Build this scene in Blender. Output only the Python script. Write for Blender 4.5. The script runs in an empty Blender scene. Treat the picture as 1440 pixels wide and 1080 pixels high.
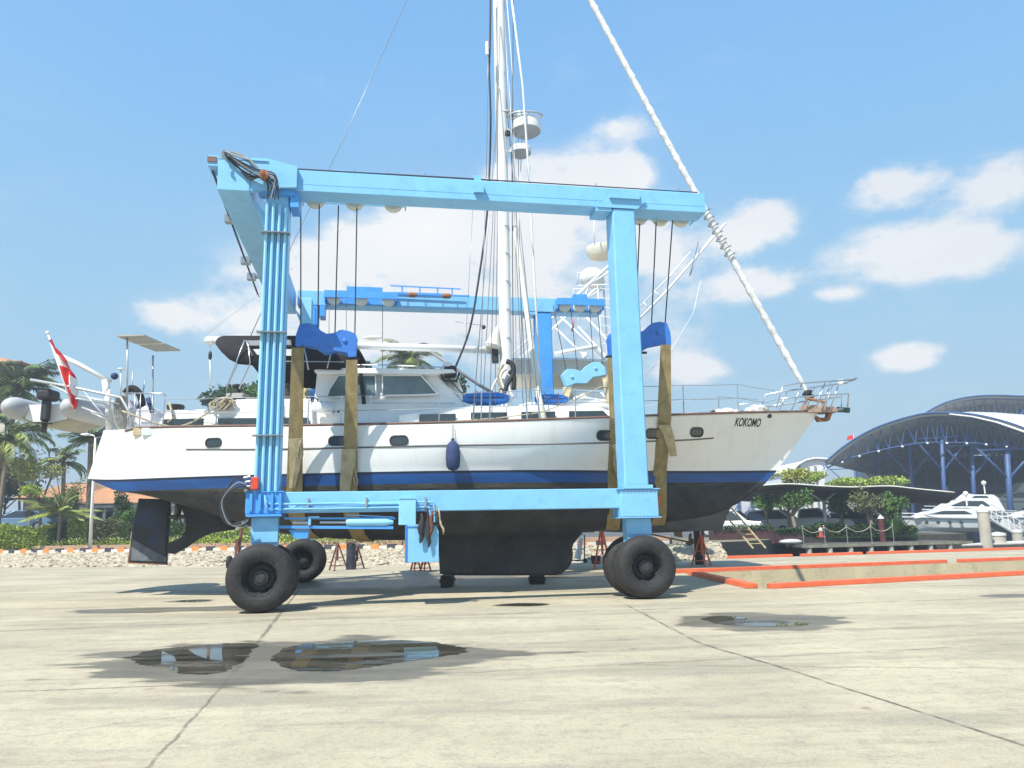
import bpy, math, random
from mathutils import Vector, Matrix
from mathutils.bvhtree import BVHTree
R = random.Random(11)
C = bpy.context.scene.collection
pi = math.pi
sin, cos, rad = math.sin, math.cos, math.radians
V = Vector
# ------------------------------------------------------------------ camera maths
F = 1080.0; PT = rad(10.58); RL = rad(1.1); EYE = V((0, 0, 1.56))
fw = V((0, cos(PT), sin(PT))); u0 = V((0, -sin(PT), cos(PT))); r0 = V((1, 0, 0))
cr = r0 * cos(RL) - u0 * sin(RL); cu = r0 * sin(RL) + u0 * cos(RL)
def ray(x, y): return fw * F + cr * (x - 720) + cu * (540 - y)
def YP(x, y, Y):
    d = ray(x, y); return EYE + d * (Y / d.y)
def GP(x, y, z=0.0):
    d = ray(x, y); return EYE + d * ((z - EYE.z) / d.z)
# ------------------------------------------------------------------ materials
MATS = {}
def nn(nt, t, **k):
    n = nt.nodes.new(t)
    for a, b in k.items(): setattr(n, a, b)
    return n
def mat(name, col, rough=0.6, metal=0.0, rustv=0, var=0.15, scale=3.0, bump=0.0, bscale=20.0, dirt=None, dirt_amt=0.4, spec=0.5, trans=0.0, alpha=1.0, stretch=(1, 1, 1), coat=0.0):
    if name in MATS: return MATS[name]
    m = bpy.data.materials.new(name); m.use_nodes = True; nt = m.node_tree
    b = nt.nodes['Principled BSDF']
    tc = nn(nt, 'ShaderNodeTexCoord'); mp = nn(nt, 'ShaderNodeMapping'); mp.inputs['Scale'].default_value = stretch
    nt.links.new(tc.outputs['Object'], mp.inputs[0])
    no = nn(nt, 'ShaderNodeTexNoise'); no.inputs['Scale'].default_value = scale; no.inputs['Detail'].default_value = 6
    nt.links.new(mp.outputs[0], no.inputs['Vector'])
    rp = nn(nt, 'ShaderNodeValToRGB'); nt.links.new(no.outputs['Fac'], rp.inputs[0])
    c1 = [max(0, c * (1 - var)) for c in col]; c2 = [min(1, c * (1 + var)) for c in col]
    rp.color_ramp.elements[0].position = 0.3; rp.color_ramp.elements[0].color = (*c1, 1)
    rp.color_ramp.elements[1].position = 0.7; rp.color_ramp.elements[1].color = (*c2, 1)
    out = rp.outputs[0]
    if dirt:
        n2 = nn(nt, 'ShaderNodeTexNoise'); n2.inputs['Scale'].default_value = scale * 2.7; n2.inputs['Detail'].default_value = 8; n2.inputs['Roughness'].default_value = 0.7
        nt.links.new(mp.outputs[0], n2.inputs['Vector'])
        r2 = nn(nt, 'ShaderNodeValToRGB'); r2.color_ramp.elements[0].position = 0.52; r2.color_ramp.elements[1].position = 0.72
        nt.links.new(n2.outputs['Fac'], r2.inputs[0])
        ml = nn(nt, 'ShaderNodeMath', operation='MULTIPLY'); ml.inputs[1].default_value = dirt_amt; nt.links.new(r2.outputs[0], ml.inputs[0])
        mx = nn(nt, 'ShaderNodeMixRGB'); nt.links.new(ml.outputs[0], mx.inputs[0]); nt.links.new(out, mx.inputs[1]); mx.inputs[2].default_value = (*dirt, 1)
        out = mx.outputs[0]
    if rustv:
        mp2 = nn(nt, 'ShaderNodeMapping'); mp2.inputs['Scale'].default_value = (3.2, 3.2, .7); nt.links.new(tc.outputs['Object'], mp2.inputs[0])
        for sc_, lo_, hi_, colr, amt in ((2.2, .56, .75, (0.30, 0.42, 0.50), .5), (6.5, .66, .72, (0.23, 0.10, 0.05), .75)):
            n4 = nn(nt, 'ShaderNodeTexNoise'); n4.inputs['Scale'].default_value = sc_; n4.inputs['Detail'].default_value = 9; n4.inputs['Roughness'].default_value = .72; nt.links.new(mp2.outputs[0], n4.inputs['Vector'])
            r4 = nn(nt, 'ShaderNodeMapRange'); r4.inputs[1].default_value = lo_; r4.inputs[2].default_value = hi_; r4.inputs[4].default_value = amt*rustv; nt.links.new(n4.outputs['Fac'], r4.inputs[0])
            m4 = nn(nt, 'ShaderNodeMixRGB'); nt.links.new(r4.outputs[0], m4.inputs[0]); nt.links.new(out, m4.inputs[1]); m4.inputs[2].default_value = (*colr, 1); out = m4.outputs[0]
    nt.links.new(out, b.inputs['Base Color'])
    b.inputs['Roughness'].default_value = rough; b.inputs['Metallic'].default_value = metal
    b.inputs['Specular IOR Level'].default_value = spec
    b.inputs['Coat Weight'].default_value = coat
    b.inputs['Transmission Weight'].default_value = trans; b.inputs['Alpha'].default_value = alpha
    if bump:
        n3 = nn(nt, 'ShaderNodeTexNoise'); n3.inputs['Scale'].default_value = bscale; n3.inputs['Detail'].default_value = 5
        nt.links.new(mp.outputs[0], n3.inputs['Vector'])
        bp = nn(nt, 'ShaderNodeBump'); bp.inputs['Strength'].default_value = bump; bp.inputs['Distance'].default_value = 0.05
        nt.links.new(n3.outputs['Fac'], bp.inputs['Height']); nt.links.new(bp.outputs[0], b.inputs['Normal'])
    MATS[name] = m
    return m
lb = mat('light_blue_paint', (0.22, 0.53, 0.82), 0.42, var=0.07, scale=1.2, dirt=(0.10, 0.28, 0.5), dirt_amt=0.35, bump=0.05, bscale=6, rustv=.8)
lb2 = mat('pale_blue_paint', (0.28, 0.62, 0.85), 0.5, var=0.06, scale=1.5, dirt=(0.10, 0.3, 0.5), dirt_amt=0.25, rustv=.8)  # paler blue for the far blocks and small fittings
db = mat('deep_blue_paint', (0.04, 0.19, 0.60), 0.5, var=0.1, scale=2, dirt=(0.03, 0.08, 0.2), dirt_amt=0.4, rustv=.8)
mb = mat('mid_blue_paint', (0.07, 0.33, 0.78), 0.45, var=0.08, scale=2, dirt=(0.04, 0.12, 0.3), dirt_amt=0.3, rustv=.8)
white = mat('white_gelcoat', (0.80, 0.80, 0.77), 0.3, var=0.03, scale=1.0, dirt=(0.62, 0.60, 0.52), dirt_amt=0.25, coat=0.3)
whull = mat('white_hull_gelcoat', (0.82, 0.82, 0.79), 0.28, var=0.02, scale=0.5, dirt=(0.60, 0.57, 0.46), dirt_amt=0.30, coat=0.3, stretch=(2.4, 1, .6))
cream = mat('cream_gelcoat', (0.72, 0.70, 0.60), 0.45, var=0.06, scale=1.5)
boot = mat('blue_boot_stripe', (0.008, 0.07, 0.25), 0.4, var=0.25, scale=1.2, dirt=(0.03, 0.05, 0.10), dirt_amt=0.5, stretch=(0.6, 1, 3))
anti = mat('dark_antifouling', (0.026, 0.028, 0.033), 0.75, var=0.5, scale=1.6, dirt=(0.075, 0.075, 0.07), dirt_amt=0.5, bump=0.5, bscale=10)
scum = mat('waterline_scum', (0.05, 0.043, 0.026), 0.8, var=0.5, scale=3, dirt=(0.04, 0.10, 0.17), dirt_amt=0.6, bump=0.4, bscale=20, stretch=(0.5, 1, 1.5))
rudm = mat('rudder_antifouling', (0.03, 0.033, 0.042), 0.7, var=0.5, scale=1.1, dirt=(0.01, 0.05, 0.2), dirt_amt=0.85, bump=0.2)
rust = mat('rusty_edge', (0.28, 0.12, 0.06), 0.8, var=0.4, scale=8)
teak = mat('brown_teak', (0.16, 0.09, 0.065), 0.6, var=0.3, scale=4)
black = mat('black_rubber', (0.025, 0.025, 0.027), 0.6, var=0.2, scale=6)
rope_b = mat('black_wire_rope', (0.03, 0.03, 0.035), 0.6, var=0.2, scale=30)
rope_g = mat('grey_rigging_wire', (0.30, 0.32, 0.34), 0.35, metal=0.5, var=0.1)
rope_w = mat('white_rope', (0.75, 0.74, 0.70), 0.8, var=0.12, scale=20, bump=0.3, bscale=60)
rope_t = mat('tan_rope', (0.42, 0.37, 0.26), 0.9, var=0.25, scale=20, bump=0.4, bscale=60)
stain_ = 0
tyrem = mat('worn_tyre_rubber', (0.020, 0.019, 0.019), 0.75, var=0.3, scale=4, dirt=(0.085, 0.072, 0.06), dirt_amt=0.5, bump=0.3, bscale=25)
rimm = mat('dusty_black_rim', (0.03, 0.03, 0.032), 0.55, var=0.3, scale=6, dirt=(0.12, 0.11, 0.09), dirt_amt=0.5)
steel = mat('brushed_steel', (0.55, 0.56, 0.57), 0.3, metal=0.85, var=0.08)
alu = mat('dull_aluminium', (0.50, 0.52, 0.53), 0.45, metal=0.4, var=0.1)
glass = mat('dark_tinted_glass', (0.03, 0.045, 0.05), 0.06, var=0.2, scale=1.0, spec=0.8)
glass2 = mat('greenish_window_glass', (0.10, 0.15, 0.155), 0.05, var=0.4, scale=1.3, spec=0.9)
canvas = mat('black_canvas', (0.012, 0.011, 0.014), 0.85, var=0.3, scale=6, bump=0.3, bscale=12)
sling = mat('khaki_webbing', (0.36, 0.275, 0.125), 0.9, var=0.22, scale=4, dirt=(0.15, 0.12, 0.07), dirt_amt=0.55, bump=0.5, bscale=90, stretch=(2, 1, 1.2))
slingp = mat('pale_webbing', (0.48, 0.40, 0.24), 0.9, var=0.2, scale=5, dirt=(0.25, 0.2, 0.12), dirt_amt=0.5, bump=0.4, bscale=40)
sailc = mat('furled_sail_cloth', (0.70, 0.70, 0.67), 0.85, var=0.16, scale=7, dirt=(0.38, 0.37, 0.35), dirt_amt=0.7, bump=0.5, bscale=10)
navy = mat('navy_fender_cover', (0.025, 0.045, 0.12), 0.8, var=0.2, scale=6, bump=0.2)
kay = mat('bright_blue_cover', (0.03, 0.20, 0.62), 0.6, var=0.2, scale=4, bump=0.3, bscale=6)
red = mat('signal_red', (0.65, 0.04, 0.03), 0.5, var=0.1)
redf = mat('red_flag_cloth', (0.62, 0.03, 0.03), 0.8, var=0.1)
whf = mat('white_flag_cloth', (0.8, 0.8, 0.8), 0.8, var=0.05)
orange = mat('orange_road_paint', (0.72, 0.13, 0.045), 0.55, var=0.12, scale=3, dirt=(0.45, 0.20, 0.11), dirt_amt=0.5, bump=0.1)
kor = mat('kerb_orange', (0.72, 0.26, 0.06), 0.6, var=0.1, dirt=(0.4, 0.2, 0.1)); kbl = mat('kerb_black', (0.05, 0.05, 0.06), 0.6); kwh = mat('kerb_white', (0.68, 0.66, 0.6), 0.6)
stand_o = mat('orange_stand_paint', (0.75, 0.14, 0.05), 0.5, var=0.1, dirt=(0.3, 0.12, 0.07))
stand_r = mat('brown_red_steel', (0.15, 0.055, 0.035), 0.7, var=0.3, scale=8)
grub = mat('grey_inflatable_fabric', (0.42, 0.43, 0.45), 0.6, var=0.06, scale=2)
tan_b = mat('tan_boat_bottom', (0.36, 0.33, 0.26), 0.5, var=0.12, scale=2)
bark = mat('palm_bark', (0.20, 0.16, 0.12), 0.9, var=0.3, scale=8, bump=0.5)
leafm = {
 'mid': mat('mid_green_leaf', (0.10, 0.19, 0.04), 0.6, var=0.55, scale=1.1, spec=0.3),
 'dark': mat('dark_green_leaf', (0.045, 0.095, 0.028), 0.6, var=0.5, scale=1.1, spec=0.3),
 'lime': mat('lime_green_leaf', (0.33, 0.42, 0.07), 0.6, var=0.45, scale=1.3, spec=0.3),
 'yellow': mat('yellow_green_leaf', (0.36, 0.37, 0.09), 0.6, var=0.4, scale=1.3, spec=0.3),
 'olive': mat('olive_leaf', (0.17, 0.18, 0.075), 0.6, var=0.45, scale=1.3, spec=0.3),
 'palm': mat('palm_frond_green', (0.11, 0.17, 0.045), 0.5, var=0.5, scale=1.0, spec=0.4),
 'palmy': mat('yellow_green_frond', (0.25, 0.30, 0.07), 0.5, var=0.45, scale=1.0, spec=0.4),  # lighter, yellower frond green
}
tile = mat('orange_roof_tile', (0.46, 0.23, 0.11), 0.8, var=0.2, scale=2, dirt=(0.3, 0.16, 0.09), bump=0.5, bscale=8)
plaster = mat('cream_plaster', (0.62, 0.58, 0.48), 0.8, var=0.08)
shedroof = mat('grey_shed_sheet', (0.42, 0.41, 0.38), 0.6, var=0.12, scale=0.3, dirt=(0.3, 0.29, 0.25), dirt_amt=0.4)
wroof = mat('white_membrane_roof', (0.78, 0.77, 0.70), 0.6, var=0.04)
shedblue = mat('shed_blue_steel', (0.05, 0.11, 0.27), 0.5, var=0.12, scale=1)
darkwall = mat('dark_shed_cladding', (0.075, 0.09, 0.095), 0.8, var=0.4, scale=0.25)
dockw = mat('weathered_dock_timber', (0.10, 0.095, 0.075), 0.9, var=0.3, scale=2, bump=0.4, stretch=(4, 0.5, 1))
conc = mat('pale_concrete', (0.48, 0.45, 0.37), 0.85, var=0.12, scale=0.8, dirt=(0.28, 0.25, 0.19), dirt_amt=0.45, bump=0.15)
canopym = mat('dark_canopy_membrane', (0.07, 0.075, 0.085), 0.7, var=0.15, scale=0.5)
soil = mat('garden_soil', (0.12, 0.10, 0.06), 0.95, var=0.3, scale=1)

# ------------------------------------------------------------------ mesh helpers
ORG = {}
class MB:
    def __init__(s): s.v = []; s.f = []; s.m = []; s.k = 0
    def add(s, vs, fs, k=None):
        n = len(s.v); s.v.extend([V(p) for p in vs]); s.f.extend([tuple(i + n for i in f) for f in fs]); s.m.extend([s.k if k is None else k] * len(fs)); return s
    def box(s, lo, hi):
        x0, y0, z0 = lo; x1, y1, z1 = hi
        return s.add([(x0,y0,z0),(x1,y0,z0),(x1,y1,z0),(x0,y1,z0),(x0,y0,z1),(x1,y0,z1),(x1,y1,z1),(x0,y1,z1)], [(0,3,2,1),(4,5,6,7),(0,1,5,4),(1,2,6,5),(2,3,7,6),(3,0,4,7)])
    def cbox(s, lo, hi, c=0.02):
        """box with chamfered vertical+horizontal edges"""
        x0, y0, z0 = lo; x1, y1, z1 = hi; vs = []
        for z, d in ((z0, c), (z0 + c, 0), (z1 - c, 0), (z1, c)):
            vs += [(x0+d+c,y0+d,z),(x1-d-c,y0+d,z),(x1-d,y0+d+c,z),(x1-d,y1-d-c,z),(x1-d-c,y1-d,z),(x0+d+c,y1-d,z),(x0+d,y1-d-c,z),(x0+d,y0+d+c,z)]
        fs = [tuple(range(7, -1, -1)), tuple(range(24, 32))]
        for r_ in range(3):
            for i in range(8): fs.append((r_*8+i, r_*8+(i+1) % 8, r_*8+8+(i+1) % 8, r_*8+8+i))
        return s.add(vs, fs)
    def ring(s, c, ax, r, n, up=None, r2=None):
        ax = V(ax).normalized()
        a = ax.cross(V(up) if up else (V((0, 0, 1)) if abs(ax.z) < 0.9 else V((1, 0, 0)))).normalized(); b = ax.cross(a)
        r2 = r if r2 is None else r2
        return [V(c) + a * (r * cos(2*pi*i/n)) + b * (r2 * sin(2*pi*i/n)) for i in range(n)]
    def tube(s, pts, r, n=8, cap=True, radii=None):
        pts = [V(p) for p in pts]; N = len(pts); base = len(s.v); vs = []; fs = []; prev = None
        for i, p in enumerate(pts):
            d = (pts[min(i+1, N-1)] - pts[max(i-1, 0)])
            if d.length < 1e-9: d = V((0, 0, 1))
            d.normalize()
            if prev is None:
                a = d.cross(V((0, 0, 1)) if abs(d.z) < 0.9 else V((1, 0, 0))).normalized()
            else:
                a = (prev - d * prev.dot(d)); a = a.normalized() if a.length > 1e-6 else d.orthogonal().normalized()
            prev = a; b = d.cross(a); rr = radii[i] if radii else r
            vs += [p + a * (rr * cos(2*pi*j/n)) + b * (rr * sin(2*pi*j/n)) for j in range(n)]
        for i in range(N-1):
            for j in range(n): fs.append((i*n+j, i*n+(j+1) % n, (i+1)*n+(j+1) % n, (i+1)*n+j))
        if cap: fs.append(tuple(range(n-1, -1, -1))); fs.append(tuple((N-1)*n+j for j in range(n)))
        return s.add(vs, fs)
    def bar(s, p, q, w, h, up=(0, 0, 1)):
        p, q = V(p), V(q); d = (q-p).normalized(); a = d.cross(V(up))
        a = a.normalized() if a.length > 1e-6 else d.orthogonal().normalized(); b = a.cross(d)
        vs = []
        for c in (p, q):
            for i, j in ((-1,-1),(1,-1),(1,1),(-1,1)): vs.append(c + a*(i*w/2) + b*(j*h/2))
        return s.add(vs, [(0,1,2,3),(7,6,5,4),(0,4,5,1),(1,5,6,2),(2,6,7,3),(3,7,4,0)])
    def lathe(s, c, ax, prof, n=24, close=False):
        """prof: list of (radius, height along axis)"""
        c = V(c); ax = V(ax).normalized(); a = ax.orthogonal().normalized(); b = ax.cross(a); vs = []; fs = []
        for r_, h in prof: vs += [c + ax*h + a*(r_*cos(2*pi*j/n)) + b*(r_*sin(2*pi*j/n)) for j in range(n)]
        m = len(prof)
        for i in range(m if close else m-1):
            k = (i+1) % m
            for j in range(n): fs.append((i*n+j, i*n+(j+1) % n, k*n+(j+1) % n, k*n+j))
        if not close: fs.append(tuple(range(n-1, -1, -1))); fs.append(tuple((m-1)*n+j for j in range(n)))
        return s.add(vs, fs)
    def ball(s, c, r, n=12, m=8):
        rx, ry, rz = (r, r, r) if isinstance(r, (int, float)) else r
        vs = []; fs = []
        for i in range(1, m):
            t = pi*i/m
            for j in range(n): vs.append((c[0]+rx*sin(t)*cos(2*pi*j/n), c[1]+ry*sin(t)*sin(2*pi*j/n), c[2]+rz*cos(t)))
        for i in range(m-2):
            for j in range(n): fs.append((i*n+j, (i+1)*n+j, (i+1)*n+(j+1) % n, i*n+(j+1) % n))
        k = len(vs); vs += [(c[0], c[1], c[2]+rz), (c[0], c[1], c[2]-rz)]
        for j in range(n): fs.append((k, j, (j+1) % n)); fs.append((k+1, (m-2)*n+(j+1) % n, (m-2)*n+j))
        return s.add(vs, fs)
    def prism(s, poly, off):
        """poly: 3d points (one face), off: vector to the other face"""
        n = len(poly); off = V(off); vs = [V(p) for p in poly] + [V(p)+off for p in poly]
        fs = [tuple(range(n)), tuple(range(2*n-1, n-1, -1))] + [(i, i+n, (i+1) % n + n, (i+1) % n) for i in range(n)]
        return s.add(vs, fs)
    def loft(s, rings, cap=True):
        n = len(rings[0]); vs = [p for r_ in rings for p in r_]; fs = []
        for i in range(len(rings)-1):
            for j in range(n): fs.append((i*n+j, i*n+(j+1) % n, (i+1)*n+(j+1) % n, (i+1)*n+j))
        if cap: fs.append(tuple(range(n-1, -1, -1))); fs.append(tuple((len(rings)-1)*n+j for j in range(n)))
        return s.add(vs, fs)
    def grid(s, rows):
        n = len(rows[0]); vs = [p for r_ in rows for p in r_]; fs = []
        for i in range(len(rows)-1):
            for j in range(n-1): fs.append((i*n+j, i*n+j+1, (i+1)*n+j+1, (i+1)*n+j))
        return s.add(vs, fs)
    def leaf(s, p, d, up, L, w):
        a = d.cross(up); a = a.normalized() if a.length > 1e-6 else V((1, 0, 0))
        return s.add([p - a*w*0.5, p + d*L*0.5 - a*w*0.5, p + d*L, p + d*L*0.5 + a*w*0.5], [(0, 1, 2, 3)])
    def build(s, name, m, parent=None, smooth=False, bevel=0.0, fix=True, local=False, solid=0.0):
        me = bpy.data.meshes.new(name)
        org = ORG.get(parent.name, V((0, 0, 0))) if parent else V((0, 0, 0))
        vs = s.v if local else [p - org for p in s.v]
        me.from_pydata([tuple(p) for p in vs], [], s.f)
        for mm in (m if isinstance(m, (list, tuple)) else [m]): me.materials.append(mm)
        if isinstance(m, (list, tuple)): me.polygons.foreach_set('material_index', s.m)
        if fix and len(s.f) < 30000:
            import bmesh
            bm = bmesh.new(); bm.from_mesh(me); bmesh.ops.recalc_face_normals(bm, faces=bm.faces); bm.to_mesh(me); bm.free()
        if smooth:
            me.polygons.foreach_set('use_smooth', [True]*len(me.polygons))
            if smooth == 'auto': me.set_sharp_from_angle(angle=rad(35))
        me.update()
        o = bpy.data.objects.new(name, me); C.objects.link(o)
        if parent: o.parent = parent; ORG[o.name] = org
        if bevel:
            b = o.modifiers.new('bevel', 'BEVEL'); b.width = bevel; b.segments = 2; b.limit_method = 'ANGLE'
        if solid:
            b = o.modifiers.new('thickness', 'SOLIDIFY'); b.thickness = solid
        return o
def tag(o, label=None, cat=None, group=None, kind=None):
    if label: o['label'] = label
    if cat: o['category'] = cat
    if group: o['group'] = group
    if kind: o['kind'] = kind
    return o
def empty(name, loc, label, cat, group=None, rz=0):
    o = bpy.data.objects.new(name, None); C.objects.link(o); o.location = loc; o.rotation_euler = (0, 0, rz)
    o.empty_display_size = 0.2
    ORG[o.name] = V(loc) if rz == 0 else V((0, 0, 0))
    return tag(o, label, cat, group)
def solo(mb, name, m, label, cat, base=None, group=None, **k):
    """one-mesh thing whose origin lies at its base"""
    if base is None:
        base = V((sum(p.x for p in mb.v)/len(mb.v), sum(p.y for p in mb.v)/len(mb.v), min(p.z for p in mb.v)))
    base = V(base); mb.v = [p - base for p in mb.v]
    o = mb.build(name, m, None, local=True, **k); o.location = base
    return tag(o, label, cat, group)
def struct(mb, name, m, **k): return tag(mb.build(name, m, **k), kind='structure')
def copy_tree(o, parent=None):
    c = o.copy(); C.objects.link(c)
    if parent: c.parent = parent
    for ch in list(o.children): copy_tree(ch, c)
    return c
def lerp_tab(tab, x):
    if x <= tab[0][0]: return tab[0][1]
    for (a, b), (c, d) in zip(tab, tab[1:]):
        if x <= c:
            return b + (d-b)*(x-a)/(c-a)
    return tab[-1][1]
def smooth_tab(tab, x):
    """Catmull-Rom through a table"""
    n = len(tab)
    if x <= tab[0][0]: return tab[0][1]
    if x >= tab[-1][0]: return tab[-1][1]
    for i in range(n-1):
        if x <= tab[i+1][0]:
            x0, y0 = tab[i]; x1, y1 = tab[i+1]; h = x1-x0
            m0 = (y1-(tab[i-1][1] if i else y0))/(x1-(tab[i-1][0] if i else x0))
            m1 = ((tab[i+2][1] if i+2 < n else y1)-y0)/((tab[i+2][0] if i+2 < n else x1)-x0)
            t = (x-x0)/h
            return (2*t**3-3*t*t+1)*y0+(t**3-2*t*t+t)*h*m0+(-2*t**3+3*t*t)*y1+(t**3-t*t)*h*m1
def sag(p, q, d, n=10):
    p, q = V(p), V(q); return [p.lerp(q, i/n) - V((0, 0, d*4*(i/n)*(1-i/n))) for i in range(n+1)]
def spl(pts, k=6):
    P = [V(p) for p in pts]; out = []
    for i in range(len(P)-1):
        a = P[max(i-1, 0)]; b = P[i]; c = P[i+1]; d = P[min(i+2, len(P)-1)]
        for j in range(k):
            t = j/k
            out.append(0.5*((2*b)+(c-a)*t+(2*a-5*b+4*c-d)*t*t+(3*b-a-3*c+d)*t**3))
    out.append(P[-1]); return out
# ------------------------------------------------------------------ camera, sun, sky
cam = bpy.data.cameras.new('camera'); co = bpy.data.objects.new('camera', cam); C.objects.link(co)
cam.sensor_width = 36; cam.lens = 27.0; cam.clip_end = 5000; cam.clip_start = 0.05
co.matrix_world = Matrix((( cr.x, cu.x, -fw.x, EYE.x), (cr.y, cu.y, -fw.y, EYE.y), (cr.z, cu.z, -fw.z, EYE.z), (0, 0, 0, 1)))
bpy.context.scene.camera = co
SUND = V((-0.40, -0.57, 1.0)).normalized()
sl = bpy.data.lights.new('sun', 'SUN'); sl.energy = 4.4; sl.angle = rad(0.53); sl.color = (1.0, 0.955, 0.87)
so = bpy.data.objects.new('sun', sl); C.objects.link(so); so.rotation_euler = SUND.to_track_quat('Z', 'Y').to_euler(); so.location = (0, 0, 50)
w = bpy.data.worlds.new('World'); bpy.context.scene.world = w; w.use_nodes = True; nt = w.node_tree
bg = nt.nodes['Background']; bg.inputs[1].default_value = 0.10
sky = nn(nt, 'ShaderNodeTexSky'); sky.sky_type = 'NISHITA'; sky.sun_disc = False
sky.sun_elevation = math.asin(SUND.z); sky.sun_rotation = math.atan2(SUND.x, SUND.y); sky.air_density = 1.35; sky.dust_density = 0.6; sky.ozone_density = 1.8
tc = nn(nt, 'ShaderNodeTexCoord'); D = tc.outputs['Generated']
L = nt.links.new
def MA(op, a, b=None, c=None, clamp=False):
    n = nn(nt, 'ShaderNodeMath', operation=op); n.use_clamp = clamp
    for i, q in enumerate((a, b, c)):
        if q is None: continue
        if isinstance(q, (int, float)): n.inputs[i].default_value = q
        else: L(q, n.inputs[i])
    return n.outputs[0]
def DOT(a, v):
    n = nn(nt, 'ShaderNodeVectorMath', operation='DOT_PRODUCT'); L(a, n.inputs[0]); n.inputs[1].default_value = tuple(v); return n.outputs['Value']
nz = nn(nt, 'ShaderNodeTexNoise'); nz.inputs['Scale'].default_value = 7.5; nz.inputs['Detail'].default_value = 10; nz.inputs['Roughness'].default_value = 0.64
mpn = nn(nt, 'ShaderNodeMapping'); mpn.inputs['Scale'].default_value = (1, 1, 1.7); L(D, mpn.inputs[0]); L(mpn.outputs[0], nz.inputs['Vector'])
nz2 = nn(nt, 'ShaderNodeTexNoise'); nz2.inputs['Scale'].default_value = 2.2; nz2.inputs['Detail'].default_value = 6; L(mpn.outputs[0], nz2.inputs['Vector'])
# clouds: soft clumps placed by compass direction and elevation
blobs = [(330,445,130,48,.85),(440,400,130,75,.85),(600,350,170,95,1),(760,330,150,120,1.1),(845,245,80,48,1.15),(800,260,60,40,.8),(930,350,110,80,.85),(1050,320,80,45,1.1),(620,430,350,100,.95),(520,340,80,55,.8),
         (1290,350,150,50,1.05),(1265,262,80,42,.9),(1400,265,90,60,.9),(1400,350,110,45,.8),(1272,503,60,24,1.0),(965,518,75,34,.95),(240,440,65,36,1.0),(880,190,80,40,.62),(1180,412,60,18,.6),(1040,400,130,34,.75),(840,480,200,60,.6),
         (-300,350,260,90,1),(1900,300,300,90,1),(-700,200,200,120,.9),(2500,420,300,120,1)]
acc = None
for x, y, rx, ry, s in blobs:
    d = ray(x, y).normalized(); rt = d.cross(V((0, 0, 1))).normalized(); up = rt.cross(d)
    k = (ray(x, y).length)/1.0
    a = MA('MULTIPLY', DOT(D, rt), k/rx); b = MA('MULTIPLY', DOT(D, up), k/ry)
    q = MA('ADD', MA('MULTIPLY', a, a), MA('MULTIPLY', b, b))
    v = MA('MULTIPLY', MA('SUBTRACT', 1.25, MA('SQRT', q)), s)
    fr = MA('GREATER_THAN', DOT(D, d), 0.0)
    v = MA('MULTIPLY', MA('MAXIMUM', v, 0.0), fr)
    acc = v if acc is None else MA('SMOOTH_MAX', acc, v, 0.25)
nzc = MA('ADD', MA('MULTIPLY', nz.outputs['Fac'], 1.5), MA('MULTIPLY', nz2.outputs['Fac'], 0.5))
den = MA('SUBTRACT', MA('ADD', MA('MULTIPLY', acc, 0.95), MA('MULTIPLY', nzc, 1.75)), 2.05)
cl = MA('MULTIPLY', den, 2.3, clamp=True)
cl = MA('MULTIPLY', MA('MULTIPLY', MA('POWER', cl, 1.1), 0.9), MA('MULTIPLY', MA('SUBTRACT', acc, 0.14), 3.2, clamp=True))
def RAMPW(f, a, b):
    n = nn(nt, 'ShaderNodeMapRange'); n.inputs[1].default_value = a; n.inputs[2].default_value = b; L(f, n.inputs[0]); return n.outputs[0]
# the blue of a humid tropical sky, paler towards the horizon, blended over the sky model
sz = nn(nt, 'ShaderNodeSeparateXYZ'); L(D, sz.inputs[0])
gr = nn(nt, 'ShaderNodeValToRGB'); L(sz.outputs[2], gr.inputs[0])
e = gr.color_ramp.elements; e[0].position = 0.0; e[0].color = (3.0, 4.1, 4.9, 1); e[1].position = 0.8; e[1].color = (1.0, 2.8, 5.8, 1)
for p_, c_ in ((0.12, (2.65, 4.15, 5.3, 1)), (0.28, (2.2, 4.05, 5.7, 1)), (0.5, (1.6, 3.6, 6.2, 1))): q = e.new(p_); q.color = c_
mixh = nn(nt, 'ShaderNodeMixRGB'); mixh.inputs[0].default_value = 0.9; L(sky.outputs[0], mixh.inputs[1]); L(gr.outputs[0], mixh.inputs[2])
veil = MA('MULTIPLY', MA('MULTIPLY', acc, RAMPW(nz2.outputs['Fac'], .25, .7)), 0.55, clamp=True)
mixv = nn(nt, 'ShaderNodeMixRGB'); L(veil, mixv.inputs[0]); L(mixh.outputs[0], mixv.inputs[1]); mixv.inputs[2].default_value = (4.6, 5.3, 5.9, 1)
mixc = nn(nt, 'ShaderNodeMixRGB'); L(cl, mixc.inputs[0]); L(mixv.outputs[0], mixc.inputs[1])
shade = nn(nt, 'ShaderNodeMixRGB'); L(MA('MULTIPLY', MA('SUBTRACT', nz2.outputs['Fac'], 0.3), 2.0, clamp=True), shade.inputs[0]); shade.inputs[1].default_value = (5.3, 5.5, 5.8, 1); shade.inputs[2].default_value = (7.2, 7.1, 6.9, 1)
L(shade.outputs[0], mixc.inputs[2]); L(mixc.outputs[0], bg.inputs[0])
sc = bpy.context.scene; sc.view_settings.view_transform = 'Standard'; sc.view_settings.look = 'None'; sc.view_settings.gamma = 1; sc.view_settings.exposure = 0.62
sc.cycles.max_bounces = 8; sc.cycles.transparent_max_bounces = 8

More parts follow.
